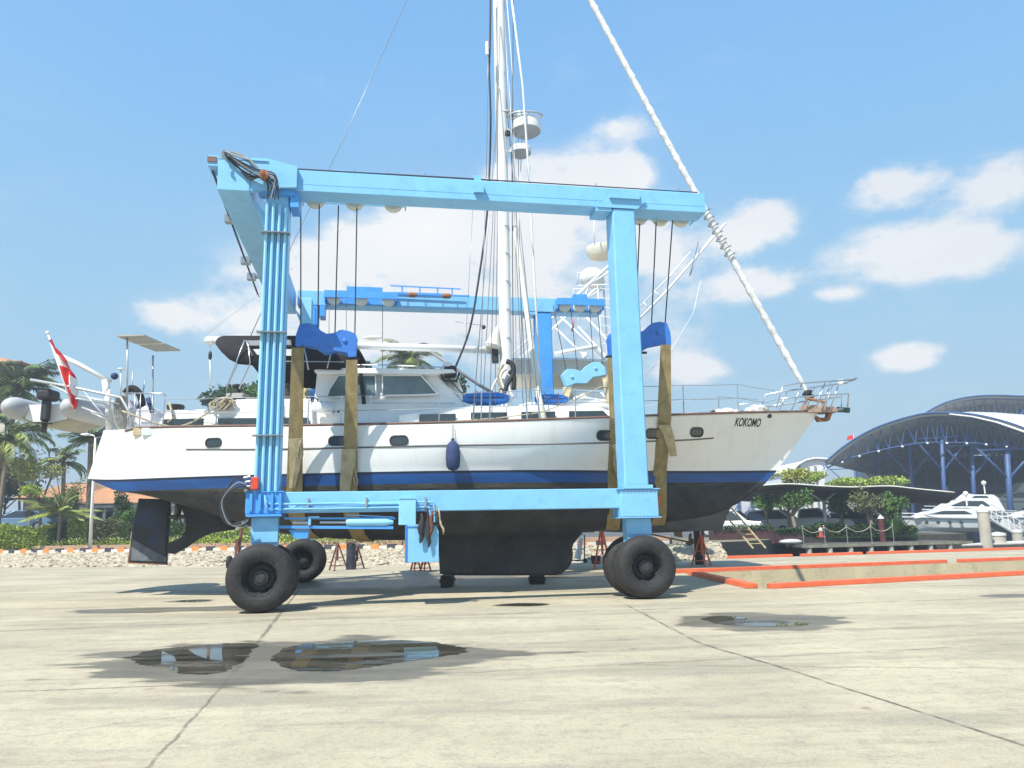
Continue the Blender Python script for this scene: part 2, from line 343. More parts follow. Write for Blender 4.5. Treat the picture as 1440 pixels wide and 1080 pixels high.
# ------------------------------------------------------------------ yard concrete
gm = bpy.data.materials.new('yard_concrete'); gm.use_nodes = True; nt = gm.node_tree; L = nt.links.new
bs = nt.nodes['Principled BSDF']; tc = nn(nt, 'ShaderNodeTexCoord'); OB = tc.outputs['Object']
def NO(scale, det=6, rough=0.55, st=(1, 1, 1), vec=None):
    mp = nn(nt, 'ShaderNodeMapping'); mp.inputs['Scale'].default_value = st; L(vec or OB, mp.inputs[0])
    n = nn(nt, 'ShaderNodeTexNoise'); n.inputs['Scale'].default_value = scale; n.inputs['Detail'].default_value = det; n.inputs['Roughness'].default_value = rough; L(mp.outputs[0], n.inputs['Vector']); return n.outputs['Fac']
def RAMP(f, a, b):
    n = nn(nt, 'ShaderNodeMapRange'); n.interpolation_type = 'SMOOTHSTEP'; n.inputs[1].default_value = a; n.inputs[2].default_value = b; L(f, n.inputs[0]); return n.outputs[0]
def MIX(f, a, b, bt='MIX'):
    n = nn(nt, 'ShaderNodeMixRGB', blend_type=bt)
    for i, q in enumerate((f, a, b)):
        if isinstance(q, tuple): n.inputs[i].default_value = (*q, 1)
        elif isinstance(q, (int, float)): n.inputs[i].default_value = q
        else: L(q, n.inputs[i])
    return n.outputs[0]
base = MIX(RAMP(NO(0.35, 5), .35, .65), (0.42, 0.366, 0.252), (0.52, 0.455, 0.315))
base = MIX(MA('MULTIPLY', RAMP(NO(0.55, 8, .65, (0.35, 1.6, 1)), .46, .66), 0.7), base, (0.27, 0.243, 0.178))
base = MIX(MA('MULTIPLY', RAMP(NO(0.28, 8, .7, (0.6, 2.2, 1)), .56, .70), 0.55), base, (0.36, 0.265, 0.18))
base = MIX(MA('MULTIPLY', RAMP(NO(0.9, 10, .8, (0.25, 2.6, 1)), .54, .66), 0.5), base, (0.215, 0.192, 0.14))
base = MIX(MA('MULTIPLY', RAMP(NO(1.3, 9, .75, (0.7, 1.6, 1)), .53, .68), 0.5), base, (0.50, 0.435, 0.30))
base = MIX(MA('MULTIPLY', RAMP(NO(5, 9, .85), .50, .60), 0.42), base, (0.25, 0.225, 0.17))
base = MIX(MA('MULTIPLY', RAMP(NO(2.2, 9, .8, (.8, 1.3, 1)), .51, .60), 0.38), base, (0.27, 0.25, 0.20))
base = MIX(MA('MULTIPLY', RAMP(NO(0.45, 6, .7), .60, .72), 0.5), base, (0.40, 0.29, 0.22))
base = MIX(MA('MULTIPLY', RAMP(NO(28, 6, .85), .53, .61), 0.5), base, (0.19, 0.172, 0.13))
base = MIX(MA('MULTIPLY', RAMP(NO(36, 5, .85), .55, .62), 0.55), base, (0.55, 0.52, 0.44))
vsp = nn(nt, 'ShaderNodeTexVoronoi'); vsp.inputs['Scale'].default_value = 0.9; L(OB, vsp.inputs['Vector'])
base = MIX(MA('MULTIPLY', MA('SUBTRACT', 1.0, RAMP(MA('ADD', vsp.outputs['Distance'], MA('MULTIPLY', NO(9, 4, .7), .12)), .075, .125)), 0.45), base, (0.12, 0.10, 0.075))
vs2 = nn(nt, 'ShaderNodeTexVoronoi'); vs2.inputs['Scale'].default_value = 4.2; L(OB, vs2.inputs['Vector'])
base = MIX(MA('MULTIPLY', MA('SUBTRACT', 1.0, RAMP(MA('ADD', vs2.outputs['Distance'], MA('MULTIPLY', NO(20, 4, .7), .14)), .08, .12)), 0.5), base, (0.11, 0.095, 0.07))
sep = nn(nt, 'ShaderNodeSeparateXYZ'); L(OB, sep.inputs[0]); GX, GY = sep.outputs[0], sep.outputs[1]
jit = MA('MULTIPLY', MA('SUBTRACT', NO(1.8, 6, .6), 0.5), 0.22)
def seg(p, q, wd, dark, wob=1.0):
    """saw cut or crack between two ground points"""
    global base, CR
    a, b = GP(*p), GP(*q); d = (b-a); ln = d.length; d.normalize(); n = V((-d.y, d.x, 0))
    dist = MA('ABSOLUTE', MA('ADD', MA('SUBTRACT', DOT(OB, n), n.dot(a)), MA('MULTIPLY', jit, wob)))
    al = MA('SUBTRACT', DOT(OB, d), d.dot(a))
    on = MA('MULTIPLY', RAMP(al, -0.3, 0.3), MA('SUBTRACT', 1.0, RAMP(al, ln-0.3, ln+0.3)))
    m = MA('MULTIPLY', MA('SUBTRACT', 1.0, RAMP(dist, wd*0.35, wd)), on)
    m = MA('MULTIPLY', m, RAMP(NO(2.3, 5, .7), .3, .55)); m = MA('MULTIPLY', m, dark)
    base = MIX(m, base, (0.13, 0.11, 0.085))
for a in [((205, 1085), (330, 945), .024, .7, .5), ((330, 945), (420, 830), .045, .8, .4), ((880, 850), (985, 905), .04, .8, .4), ((985, 905), (1120, 945), .04, 1, .4), ((1120, 945), (1460, 1055), .03, 1, .4),
          ((-60, 890), (500, 868), .07, .7, 1.2), ((430, 872), (1500, 838), .06, .65, 1.0), ((0, 973), (440, 957), .045, .7, .5), ((440, 957), (1440, 905), .04, .45, 1.4), ((880, 935), (1440, 940), .035, .5, 1.4), ((0, 880), (760, 862), .25, .28, 1.5), ((500, 836), (1440, 822), .12, .4, 1.2), ((-20, 835), (320, 832), .1, .4, 1.0), ((560, 912), (1440, 876), .16, .25, 2.0), ((620, 925), (1440, 890), .14, .22, 2.0), ((0, 1040), (300, 1000), .02, .4, 1.5)]: seg(*a)
# damp patches that soaked into the slab
wetn = MA('MULTIPLY', MA('SUBTRACT', NO(1.1, 7, .6, (0.5, 1.4, 1)), 0.5), 1.7)
wet = None
def ell(px, py, rx, ry):
    c = GP(px, py); a = abs(GP(px+rx, py).x-c.x); b = abs(GP(px, py-ry).y-GP(px, py+ry).y)/2; return c, a, b
for px, py, rx, ry in [(420, 926, 320, 31), (230, 938, 110, 17), (560, 920, 150, 18), (1060, 873, 128, 14), (205, 858, 110, 4), (340, 855, 160, 4), (735, 850, 40, 2.5), (560, 817, 250, 9), (820, 808, 60, 4), (1420, 838, 50, 3), (270, 845, 30, 2)]:
    c, a, b = ell(px, py, rx, ry)
    dx = MA('DIVIDE', MA('SUBTRACT', GX, c.x), a); dy = MA('DIVIDE', MA('SUBTRACT', GY, c.y), b)
    v = MA('SUBTRACT', 1.0, MA('SQRT', MA('ADD', MA('MULTIPLY', dx, dx), MA('MULTIPLY', dy, dy))))
    wet = v if wet is None else MA('MAXIMUM', wet, v)
wm = RAMP(MA('ADD', wet, wetn), -0.02, 0.13)
base = MIX(MA('MULTIPLY', wm, 0.85), base, MIX(RAMP(NO(1.6, 7, .7, (.5, 1.6, 1)), .35, .65), (0.075, 0.068, 0.052), (0.15, 0.135, 0.10)))
dry = MA('SUBTRACT', RAMP(MA('ADD', wet, wetn), -0.22, 0.0), wm)
base = MIX(MA('MULTIPLY', dry, 0.22), base, (0.35, 0.27, 0.20))
L(base, bs.inputs['Base Color']); L(MA('SUBTRACT', 0.88, MA('MULTIPLY', wm, 0.45)), bs.inputs['Roughness']); bs.inputs['Specular IOR Level'].default_value = 0.25
bp = nn(nt, 'ShaderNodeBump'); bp.inputs['Strength'].default_value = 0.35; bp.inputs['Distance'].default_value = 0.02; L(MA('ADD', NO(25, 6, .7), NO(2.5, 4)), bp.inputs['Height']); L(bp.outputs[0], bs.inputs['Normal'])
A_ = V((5.41, 25.6, 0)); B_ = V((5.8, 19.07, 0)); dn = (V((14.17, 22.07, 0))-B_).normalized(); df = (V((18.9, 29.33, 0))-A_).normalized()
C_ = B_ + dn*46; D_ = A_ + df*52; E_ = V((9.56, 35.5, 0)); G_ = E_ + (V((25.77, 39.87, 0))-V((9.56, 35.88, 0))).normalized()*48
bank0 = [V(p) for p in [(-160, 78, 0), (-60, 51, 0), (-27, 41.4, 0), (-19.3, 39.1, 0), (-4, 34.9, 0), (7, 33.9, 0), (9.56, 35.5, 0)]]
mb_ = MB(); yp = [V((-260, -60, 0)), V((260, -60, 0)), V((260, C_.y, 0)), C_, B_, A_, D_, G_] + bank0[::-1] + [V((-260, 78, 0))]
mb_.add(yp, [tuple(range(len(yp)))]); struct(mb_, 'yard_ground', gm)
# slip walls, piers' edges
wl = mat('stained_slip_wall', (0.68, 0.56, 0.34), 0.85, var=0.12, scale=0.9, dirt=(0.22, 0.17, 0.09), dirt_amt=0.4, bump=0.3, stretch=(1, 1, 0.7))
mb_ = MB()
for a, b in ((B_, C_), (A_, B_), (D_, A_), (G_, E_), (D_, G_), (C_, V((260, C_.y, 0)))):
    mb_.add([a, b, b-V((0, 0, 1.6)), a-V((0, 0, 1.6))], [(0, 1, 2, 3)])
struct(mb_, 'slip_wall', wl)
# water
wm_ = bpy.data.materials.new('harbour_water'); wm_.use_nodes = True; n2 = wm_.node_tree; b2 = n2.nodes['Principled BSDF']
b2.inputs['Base Color'].default_value = (0.018, 0.03, 0.025, 1); b2.inputs['Roughness'].default_value = 0.08
x1 = nn(n2, 'ShaderNodeTexNoise'); x1.inputs['Scale'].default_value = 2.5; x1.inputs['Detail'].default_value = 4; x2 = nn(n2, 'ShaderNodeBump'); x2.inputs['Strength'].default_value = 0.25; n2.links.new(x1.outputs['Fac'], x2.inputs['Height']); n2.links.new(x2.outputs[0], b2.inputs['Normal'])
mb_ = MB(); mb_.add([(-60, 17, -0.85), (900, 17, -0.85), (900, 900, -0.85), (-60, 900, -0.85)], [(0, 1, 2, 3)]); struct(mb_, 'water', wm_)
# bank of broken stone, garden land behind
LZ = 0.68
bankt = [V((p.x+0.2, p.y+2.0, LZ)) for p in bank0]
stm = mat('riprap_stone', (0.46, 0.40, 0.29), 0.9, var=0.3, scale=5, dirt=(0.16, 0.14, 0.10), dirt_amt=0.6, bump=0.8, bscale=5)
sn = stm.copy(); sn.name = 'mortared_stone'; nt = sn.node_tree; b_ = nt.nodes['Principled BSDF']; src = b_.inputs['Base Color'].links[0].from_socket
tcx = nn(nt, 'ShaderNodeTexCoord'); vo = nn(nt, 'ShaderNodeTexVoronoi'); vo.feature = 'DISTANCE_TO_EDGE'; vo.inputs['Scale'].default_value = 3.0; mpx = nn(nt, 'ShaderNodeMapping'); mpx.inputs['Scale'].default_value = (1, .8, 2.2); nt.links.new(tcx.outputs['Object'], mpx.inputs[0]); nt.links.new(mpx.outputs[0], vo.inputs['Vector'])
rr0 = nn(nt, 'ShaderNodeMapRange'); rr0.inputs[1].default_value = .01; rr0.inputs[2].default_value = .07; nt.links.new(vo.outputs['Distance'], rr0.inputs[0])
mx0 = nn(nt, 'ShaderNodeMixRGB'); nt.links.new(rr0.outputs[0], mx0.inputs[0]); mx0.inputs[1].default_value = (.15, .13, .09, 1); nt.links.new(src, mx0.inputs[2]); nt.links.new(mx0.outputs[0], b_.inputs['Base Color'])
mb_ = MB(); rows = []
for k in range(8):
    row = []
    for a, b in zip(range(len(bank0)-1), range(1, len(bank0))):
        n = max(4, int((bank0[b]-bank0[a]).length/0.22)) if bank0[a].x > -62 else 8
        for i in range(n + (1 if b == len(bank0)-1 else 0)):
            t = i/n; p = bank0[a].lerp(bank0[b], t); q = bankt[a].lerp(bankt[b], t); s = p.lerp(q, k/7)
            if 0 < k < 7: s = s + V((R.uniform(-.05, .05), R.uniform(-.06, .06), R.uniform(-.05, .05)))
            if k == 0: s.z = -0.05
            row.append(s)
    rows.append(row)
mb_.grid(rows); struct(mb_, 'stone_bank', sn)
mb_ = MB()
for _ in range(1100):
    i = R.choice([2, 3, 3, 4, 4, 5, 5, 5, 5, 5]); t = R.random(); k = R.random()
    p = bank0[i].lerp(bank0[i+1], t).lerp(bankt[i].lerp(bankt[i+1], t), k)
    r_ = R.uniform(.04, .12); n0 = len(mb_.v); mb_.ball(p, (r_*R.uniform(.8, 1.5), r_, r_*R.uniform(.5, .8)), 6, 4)
    for v in mb_.v[n0:]: v += V((R.uniform(-.03, .03), R.uniform(-.03, .03), R.uniform(-.03, .03)))
tag(mb_.build('loose_stones', stm, fix=False), 'pale broken stones covering the low bank behind the yard', 'stones', kind='stuff')
gland = mat('garden_earth', (0.20, 0.17, 0.11), 0.95, var=0.3, scale=0.4, dirt=(0.08, 0.11, 0.03), dirt_amt=0.8)
shore = bankt[:] + [V((13, 40.5, LZ)), V((15.2, 45.5, LZ)), V((27.5, 47.8, LZ)), V((31, 58, LZ)), V((32, 150, LZ)), V((900, 150, LZ)), V((2500, 3500, LZ)), V((-2500, 3500, LZ)), V((-900, 78, LZ)), V((-260, 80, LZ))]
mb_ = MB(); mb_.add(shore, [tuple(range(len(shore)))]); n = len(bankt)
mb_w = MB()
for a, b in zip(shore[n-1:n+5], shore[n:n+6]): mb_w.add([a, b, b-V((0, 0, 1.8)), a-V((0, 0, 1.8))], [(0, 1, 2, 3)])
struct(mb_, 'garden_ground', gland); struct(mb_w, 'quay_wall', mat('dark_quay', (.06, .055, .045), .8, var=.3))  # quay wall in an even dark brown
mb_ = MB(); TZ = 1.9
mb_.add([(-6, 46.5, LZ+.01), (-6, 49.5, TZ), (-6, 150, TZ), (-260, 150, TZ), (-260, 84, TZ), (-60, 60, TZ), (-60, 56, LZ+.01), (-27, 47.8, LZ+.01), (-27, 50, TZ)], [(0, 1, 8, 7), (7, 8, 5, 6), (1, 2, 3, 4, 5, 8)])
struct(mb_, 'garden_terrace', gland, fix=False)
# car park tarmac between garden and sheds
asp = mat('grey_tarmac', (0.10, 0.10, 0.10), 0.9, var=0.15, scale=0.5)
mb_ = MB(); z = LZ+0.006; mb_.add([(9, 52, z), (29, 52, z), (31, 120, z), (-4, 120, z), (-4, 52, z)], [tuple(range(5))])
mb_.add([(-8, 51.5, TZ+.008), (-8, 62, TZ+.008), (-75, 66, TZ+.008), (-75, 64, TZ+.008), (-28, 51.5, TZ+.008)], [tuple(range(5))]); struct(mb_, 'car_park_road', asp)
# pale brown path on the bank's top, painted kerb on its edge
brick = mat('brown_path_paving', (0.36, 0.24, 0.16), 0.85, var=0.15, scale=2, bump=0.2)
mb_ = MB(); up = V((0, 0, .006)); rr = [[p+up for p in bankt[:6]], [V((p.x+.3, p.y+3.0, LZ))+up for p in bankt[:6]]]; mb_.grid(rr); struct(mb_, 'brick_path', brick)
mb_ = MB(); T = 0; path = bankt[1:6]
for a, b in zip(path, path[1:]):
    L_ = (b-a).length; d = (b-a).normalized(); n_ = V((-d.y, d.x, 0)); t = 0
    if a.x > 6: break
    while t < L_:
        e = min(t+0.42, L_); k = T % 4; mb_.k = {0: 0, 1: 2, 2: 1, 3: 2}[k]; T += 1
        p, q = a+d*(t+.01), a+d*(e-.005); hh = .22 if k != 1 and k != 3 else .14
        mb_.add([p, q, q+n_*.2, p+n_*.2, p+V((0, 0, hh)), q+V((0, 0, hh)), q+n_*.2+V((0, 0, hh)), p+n_*.2+V((0, 0, hh))], [(0, 3, 2, 1), (4, 5, 6, 7), (0, 1, 5, 4), (1, 2, 6, 5), (2, 3, 7, 6), (3, 0, 4, 7)]); t = e
struct(mb_, 'painted_kerb', [kor, kbl, kwh], fix=True)
mb_ = MB()
for a, b in zip(path, path[1:]):
    if a.x > 6: break
    o1, o2 = V((.1, .9, 0)), V((.1, 1.15, 0)); up = V((0, 0, .36)); mb_.add([a+o1, b+o1, b+o2, a+o2, a+o1+up, b+o1+up, b+o2+up, a+o2+up], [(4, 5, 6, 7), (0, 1, 5, 4), (2, 3, 7, 6)])
struct(mb_, 'garden_wall', mat('brown_low_wall', (.42, .29, .20), .85, var=.15, scale=2, dirt=(.3, .25, .18), bump=.3))
def orange_kerb(a, b, gaps=(), w=.24, h=.12, z=0.0):
    m = MB(); d = (b-a).normalized(); n = V((-d.y, d.x, 0)); Lk = (b-a).length; st = [0]+[x for g in gaps for x in g]+[Lk]
    for s, e in zip(st[::2], st[1::2]):
        p, q = a+d*s, a+d*e; up = V((0, 0, h)); c = n*(w/2)
        m.prism([p-c, p+c, p+c*0.86+up, p-c*0.86+up], q-p)
    return struct(m, 'kerb', orange, bevel=0.015)
orange_kerb(B_-dn*0.0+V((.3, 0, 0)), C_, gaps=()); orange_kerb(V((5.55, 24.9, 0)), V((5.72, 19.2, 0)) + V((0, 0, 0)), w=.3)
dk = (D_-A_).normalized(); nk = V((-dk.y, dk.x, 0))
orange_kerb(A_+nk*.18-dk*.3, D_+nk*.18, gaps=((10.9, 11.5),))
ek = (G_-E_).normalized(); orange_kerb(E_-V((0, .15, 0)), G_-V((0, .15, 0)), gaps=((3.2, 3.7), (6.9, 7.25)))
# puddles: standing water with ragged outlines
pud = bpy.data.materials.new('puddle_water'); pud.use_nodes = True; nt = pud.node_tree; L = nt.links.new; b2 = nt.nodes['Principled BSDF']; b2.inputs['IOR'].default_value = 1.33
OB = nn(nt, 'ShaderNodeTexCoord').outputs['Object']
pn = RAMP(NO(1.5, 8, .65, (.45, 1.7, 1)), .36, .6)
L(MIX(pn, (0.03, 0.028, 0.02), (0.085, 0.077, 0.055)), b2.inputs['Base Color']); L(MA('ADD', .012, MA('MULTIPLY', RAMP(NO(1.1, 7, .65, (.4, 2, 1)), .50, .62), .32)), b2.inputs['Roughness'])
tr_ = nn(nt, 'ShaderNodeBsdfTransparent'); ms_ = nn(nt, 'ShaderNodeMixShader'); L(RAMP(NO(1.0, 9, .7, (.4, 1.8, 1)), .60, .66), ms_.inputs[0]); L(b2.outputs[0], ms_.inputs[1]); L(tr_.outputs[0], ms_.inputs[2]); L(ms_.outputs[0], nt.nodes['Material Output'].inputs['Surface'])
def puddle(px, jit=1.0):
    pts = [GP(x, y, .004) for x, y in px]; pts = spl(pts+[pts[0]], 7)[:-1]
    out = []
    for i, p in enumerate(pts):
        q = p + V((R.uniform(-.05, .05), R.uniform(-.03, .03), 0))*jit; q.z = .004; out.append(q)
    m = MB(); m.add(out, [tuple(range(len(out)))]); return struct(m, 'puddle_water', pud, fix=False)
puddle([(178, 924), (215, 914), (260, 909), (310, 905), (360, 905), (356, 915), (345, 926), (332, 936), (300, 947), (255, 946), (232, 938), (200, 934)])
puddle([(385, 919), (420, 907), (480, 903), (550, 900), (610, 903), (650, 911), (655, 917), (620, 923), (570, 930), (520, 938), (460, 944), (410, 941), (388, 930)])
puddle([(985, 870), (1010, 866), (1045, 868), (1060, 873), (1085, 872), (1135, 877), (1110, 880), (1050, 880), (1010, 877)])
puddle([(690, 851), (735, 848), (772, 850), (740, 852)], .3)
puddle([(247, 845), (275, 843), (296, 844), (270, 847)], .3)
# ------------------------------------------------------------------ travel lift
LA = rad(10); LO = V((-5.15, 16.15, 0)); LU = V((cos(LA), sin(LA), 0)); LV = V((-sin(LA), cos(LA), 0))
def MU(x, y, v=0.0):
    """pixel -> (u, z) in the lift's own lengthwise plane at offset v"""
    d = ray(x, y); t = ((LO-EYE).dot(LV)+v)/d.dot(LV); p = EYE+d*t-LO; return p.dot(LU), p.z+0.0
def lift_pt(u, v, z): return LO+LU*u+LV*v+V((0, 0, z))
lift = empty('travel_lift', LO, 'light blue four legged boat hoist on big black tyres straddling the white sailboat', 'boat hoist', rz=LA)
VF = 9.0; UR = 8.0
def part(m, name, mt, parent=None, **k): return m.build(name, mt, parent or lift, local=True, **k)
def tyre_set():
    t = MB(); t.lathe((0, 0, 0), (0, 1, 0), [(.345, -.19), (.36, -.235), (.41, -.265), (.50, -.275), (.58, -.255), (.63, -.21), (.655, -.15), (.66, -.12), (.652, -.10), (.668, -.085), (.672, -.01), (.66, 0), (.672, .01), (.668, .085), (.655, .10), (.66, .12), (.655, .15), (.63, .21), (.58, .255), (.50, .275), (.41, .265), (.36, .235), (.345, .19)], 48, close=True)
    r = MB(); r.lathe((0, 0, 0), (0, 1, 0), [(.35, -.21), (.365, -.225), (.35, -.235), (.33, -.20), (.31, -.02), (.24, .06), (.16, .06), (.16, .10), (.33, .10), (.35, .21)], 36, close=True)
    for i in range(10):
        a = 2*pi*i/10; r.lathe((.245*cos(a), .05, .245*sin(a)), (0, -1, 0), [(.022, 0), (.022, .04), (.012, .055)], 6)
    for i in range(12):
        a = 2*pi*i/12+.2; r.bar((.31*cos(a), -.10, .31*sin(a)), (.335*cos(a), -.19, .335*sin(a)), .05, .02, up=(0, 1, 0))
    h = MB(); h.lathe((0, 0, 0), (0, -1, 0), [(.16, -.08), (.165, .05), (.15, .085), (.10, .095), (.09, .115), (.03, .12)], 28)
    for i in range(8):
        a = 2*pi*i/8; h.lathe((.13*cos(a), -.085, .13*sin(a)), (0, -1, 0), [(.012, 0), (.012, .025)], 6)
    return t, r, h
def wheel(u, v, flip=False, steer=0.0):
    t, r, h = tyre_set(); o = part(r, 'wheel', rimm, smooth='auto'); o.location = (u, v, .67); o.rotation_euler = (0, 0, (pi if flip else 0)+steer)
    x = t.build('tyre', tyrem, o, local=True, smooth='auto'); y = h.build('hub', rimm, o, local=True, smooth='auto'); return o
w0 = wheel(0, -.40)
def wcopy(u, v, flip, steer=0):
    c = copy_tree(w0, lift); c.location = (u, v, .67); c.rotation_euler = (0, R.uniform(0, 1), (pi if flip else 0)+steer)
wcopy(0, .40, True); wcopy(UR, -.42, False, rad(-3)); wcopy(UR, .40, True, rad(-3))
for u in (0, UR): wcopy(u, VF-.40, False); wcopy(u, VF+.40, True)
def side(v, s):
    """s = +1: the inward side is +v"""
    near = s > 0
    def B(u0_, u1, a, b, z0, z1): return (u0_, min(v+a*s, v+b*s), z0), (u1, max(v+a*s, v+b*s), z1)
    # lower beam and its junction boxes
    m = MB(); m.cbox(*B(.32, 7.62, -.20, .20, 1.94, 2.37), c=.012); part(m, 'lower_beam', lb)
    for u in (0, UR):
        m = MB()
        if u: m.cbox(*B(7.55, 8.42, -.34, .30, 1.74, 2.34), c=.012); m.box(*B(7.50, 8.47, -.37, .33, 2.343, 2.363)); m.box(*B(7.50, 8.47, -.37, .33, 1.715, 1.738)); m.box(*B(7.62, 8.3, -.38, -.342, 2.36, 2.44))
        else:
            m.cbox(*B(-.38, .36, -.30, .30, 1.93, 2.36), c=.012); m.box(*B(-.36, .34, -.34, .32, 1.875, 1.925)); m.box(*B(-.40, .38, -.33, .33, 2.363, 2.388))
            m.box(*B(-.30, -.24, -.36, -.302, 1.98, 2.34)); m.box(*B(-.12, -.07, -.36, -.302, 1.98, 2.34)); m.box(*B(.12, .17, -.36, -.302, 1.98, 2.34)); m.box(*B(.28, .33, -.36, -.302, 1.98, 2.34))
        jb = part(m, 'junction_box', lb if u else mb)
        if u:
            m = MB()
            for zz in (1.738, 2.29):
                for k in range(9): m.lathe((7.62+k*.09, v-(.355 if zz < 2 else .342)*s, zz+.006), (0, 0, 1) if zz < 2 else (0, -s, 0), [(.014, 0), (.014, .018)], 6)
            m.build('bolt_row', rope_g, jb, local=True)
        m = MB(); q = .27 if u else .25
        m.prism([V((u-q, v-.16, 1.71 if u else 1.87)), V((u+q, v-.16, 1.71 if u else 1.87)), V((u+q, v-.16, 1.36)), V((u+q-.03, v-.16, .62)), V((u-q+.03, v-.16, .62)), V((u-q, v-.16, 1.36))], (0, .32, 0))
        m.box(*B(u-q-.015, u+q+.015, -.165, -.19, 1.36, 1.84 if not u else 1.70)); m.lathe((u, v-.36, .67), (0, 1, 0), [(.09, 0), (.09, .72)], 16)
        part(m, 'wheel_fork', lb)
        # posts
        m = MB()
        if u: m.cbox(*B(7.68, 8.24, -.30, .26, 2.37, 8.985), c=.03)
        else: m.cbox(*B(-.25, .25, -.20, .28, 2.39, 8.99), c=.02)
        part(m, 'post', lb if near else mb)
    # top girder
    m = MB(); m.cbox(*B(-.45, 10.06, -.27, .29, 9.0, 9.50), c=.012); m.box(*B(-.45, 10.02, -.275, -.272, 9.16, 9.168))
    if near: m.box(*B(10.0, 10.12, -.1, .1, 9.3, 9.46)); m.box(*B(9.9, 10.0, -.15, .1, 9.502, 9.54))
    part(m, 'top_girder', lb)
    m = MB(); a = v-.30*s
    m.prism([V((7.30, a, 8.98)), V((7.62, a, 9.36)), V((8.32, a, 9.36)), V((8.52, a, 9.20)), V((8.30, a, 8.98))], (0, -.03*s, 0))
    m.box(*B(7.60, 8.34, -.40, -.30, 9.20, 9.38)); m.box(*B(7.28, 7.66, -.30, .28, 8.90, 8.985)); part(m, 'post_collar', lb)
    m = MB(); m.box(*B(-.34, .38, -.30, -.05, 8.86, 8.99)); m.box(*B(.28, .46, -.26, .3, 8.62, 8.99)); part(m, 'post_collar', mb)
    # sheave housings on the inner side
    for us in ((.75, 1.65, 2.55), (8.65, 9.2, 9.75)):
        m = MB(); m.box(*B(us[0]-.30, us[2]+.30, .30, .36, 9.06, 9.30)); m.box(*B(us[0]-.30, us[2]+.30, .68, .73, 9.16, 9.40))
        for q in (us[0]-.3, us[2]+.27): m.box(*B(q, q+.03, .362, .678, 9.05, 9.38))
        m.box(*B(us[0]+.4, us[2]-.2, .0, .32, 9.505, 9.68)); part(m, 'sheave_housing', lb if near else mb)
        for u in us:
            m = MB(); m.lathe((u, v+.44*s, 9.17), (0, s, 0), [(.20, 0), (.22, .02), (.17, .06), (.17, .11), (.22, .15), (.20, .17)], 24); part(m, 'sheave', cream, smooth='auto')
    return
side(0, 1); side(VF, -1)
# rear cross beam, end plates and gussets
m = MB(); X0, X1 = -1.24, -.56
m.cbox((X0, -.42, 8.86), (X1, VF+.42, 9.58), c=.012); part(m, 'cross_beam', lb)
m = MB(); m.prism([V((-.555, -.40, 8.88)), V((.10, -.40, 9.0)), V((.42, -.40, 9.02)), V((.42, -.40, 9.52)), V((-.2, -.40, 9.66)), V((-.555, -.40, 9.66))], (0, .12, 0)); m.box((-1.46, -.40, 9.42), (X0-.003, .1, 9.66)); m.box((X0, -.43, 9.582), (-.2, .3, 9.61)); part(m, 'corner_gusset', lb)
m = MB(); m.prism([V((-.55, -.1, 8.86)), V((-.26, -.1, 8.50)), V((-.26, -.1, 8.2))], (0, .4, 0)); part(m, 'corner_gusset', lb)
m = MB(); m.prism([V((-.55, VF-.3, 8.9)), V((-.26, VF-.3, 8.5)), V((-.26, VF-.3, 8.2))], (0, .4, 0)); part(m, 'corner_gusset', lb)
m = MB(); m.box((-1.47, -.425, 9.5), (-1.28, -.402, 9.62)); part(m, 'marker_plate', teak)
m = MB(); m.cbox((-.27, VF-1.1, 7.6), (.10, VF-.6, 9.0)); part(m, 'hoist_guard', lb2)
# pipes on the near rear post with clamps, and on the lower beam
for i in range(4):
    m = MB(); u = -.20+.133*i; zt = 8.7-.04*i
    m.tube(spl([V((u, -.27, 2.30)), V((u, -.27, 2.6)), V((u, -.27, 5.5)), V((u, -.27, zt))], 3), .034, 8); m.tube([V((u+.06, -.225, 2.5)), V((u+.06, -.225, zt-.2))], .014, 6); part(m, 'hydraulic_pipe', lb2, smooth='auto')
for y in (328, 468, 613):
    z = MU(372, y, -.27)[1]
    m = MB(); m.box((-.30, -.40, z-.010), (.31, -.203, z+.014))
    for i in range(4): m.lathe((-.135+.133*i, -.30, z+.014), (0, 0, 1), [(.012, 0), (.012, .03)], 6)
    part(m, 'pipe_clamp', rope_g)
    m = MB()
    for i in range(4): u = -.22+.133*i; m.prism([V((u, -.205, z-.22)), V((u+.05, -.205, z-.22)), V((u+.05, -.205, z-.40)), V((u, -.205, z-.34))], (0, -.03, 0))
    part(m, 'clamp_shadow_slip', db)  # deep blue slips stand in for the shadows below the clamps
for y, e in ((706, 610), (713, 604)):
    u1 = MU(e, y, -.25)[0]; z = MU(e, y, -.25)[1]
    m = MB(); m.tube(spl([V((.0, -.33, 2.30)), V((.05, -.36, z+.05)), V((.25, -.30, z)), V((2, -.25, z)), V((u1-.15, -.25, z)), V((u1, -.25, z-.06)), V((u1+.02, -.25, z-.42))], 5), .022, 8); part(m, 'hydraulic_pipe', lb, smooth='auto')
for x in (433, 515, 598):
    u = MU(x, 709, -.25)[0]; m = MB(); m.box((u-.02, -.29, 2.02), (u+.02, -.203, 2.24)); part(m, 'pipe_clamp', steel)
m = MB(); m.tube([V((.5, -.29, 2.02)), V((.7, -.25, 2.10)), V((2.8, -.25, 2.10))], .025, 8); m.bar((.45, -.215, 2.0), (2.9, -.215, 2.0), .03, .07); part(m, 'hydraulic_pipe', lb)
# marker lamp
u, z = MU(359, 680, -.3); m = MB(); m.cbox((u-.075, -.42, z-.13), (u+.075, -.30, z+.13), c=.015); part(m, 'marker_lamp', mat('orange_red_lens', (.62, .07, .03), .3, var=.3, scale=9), bevel=.01)
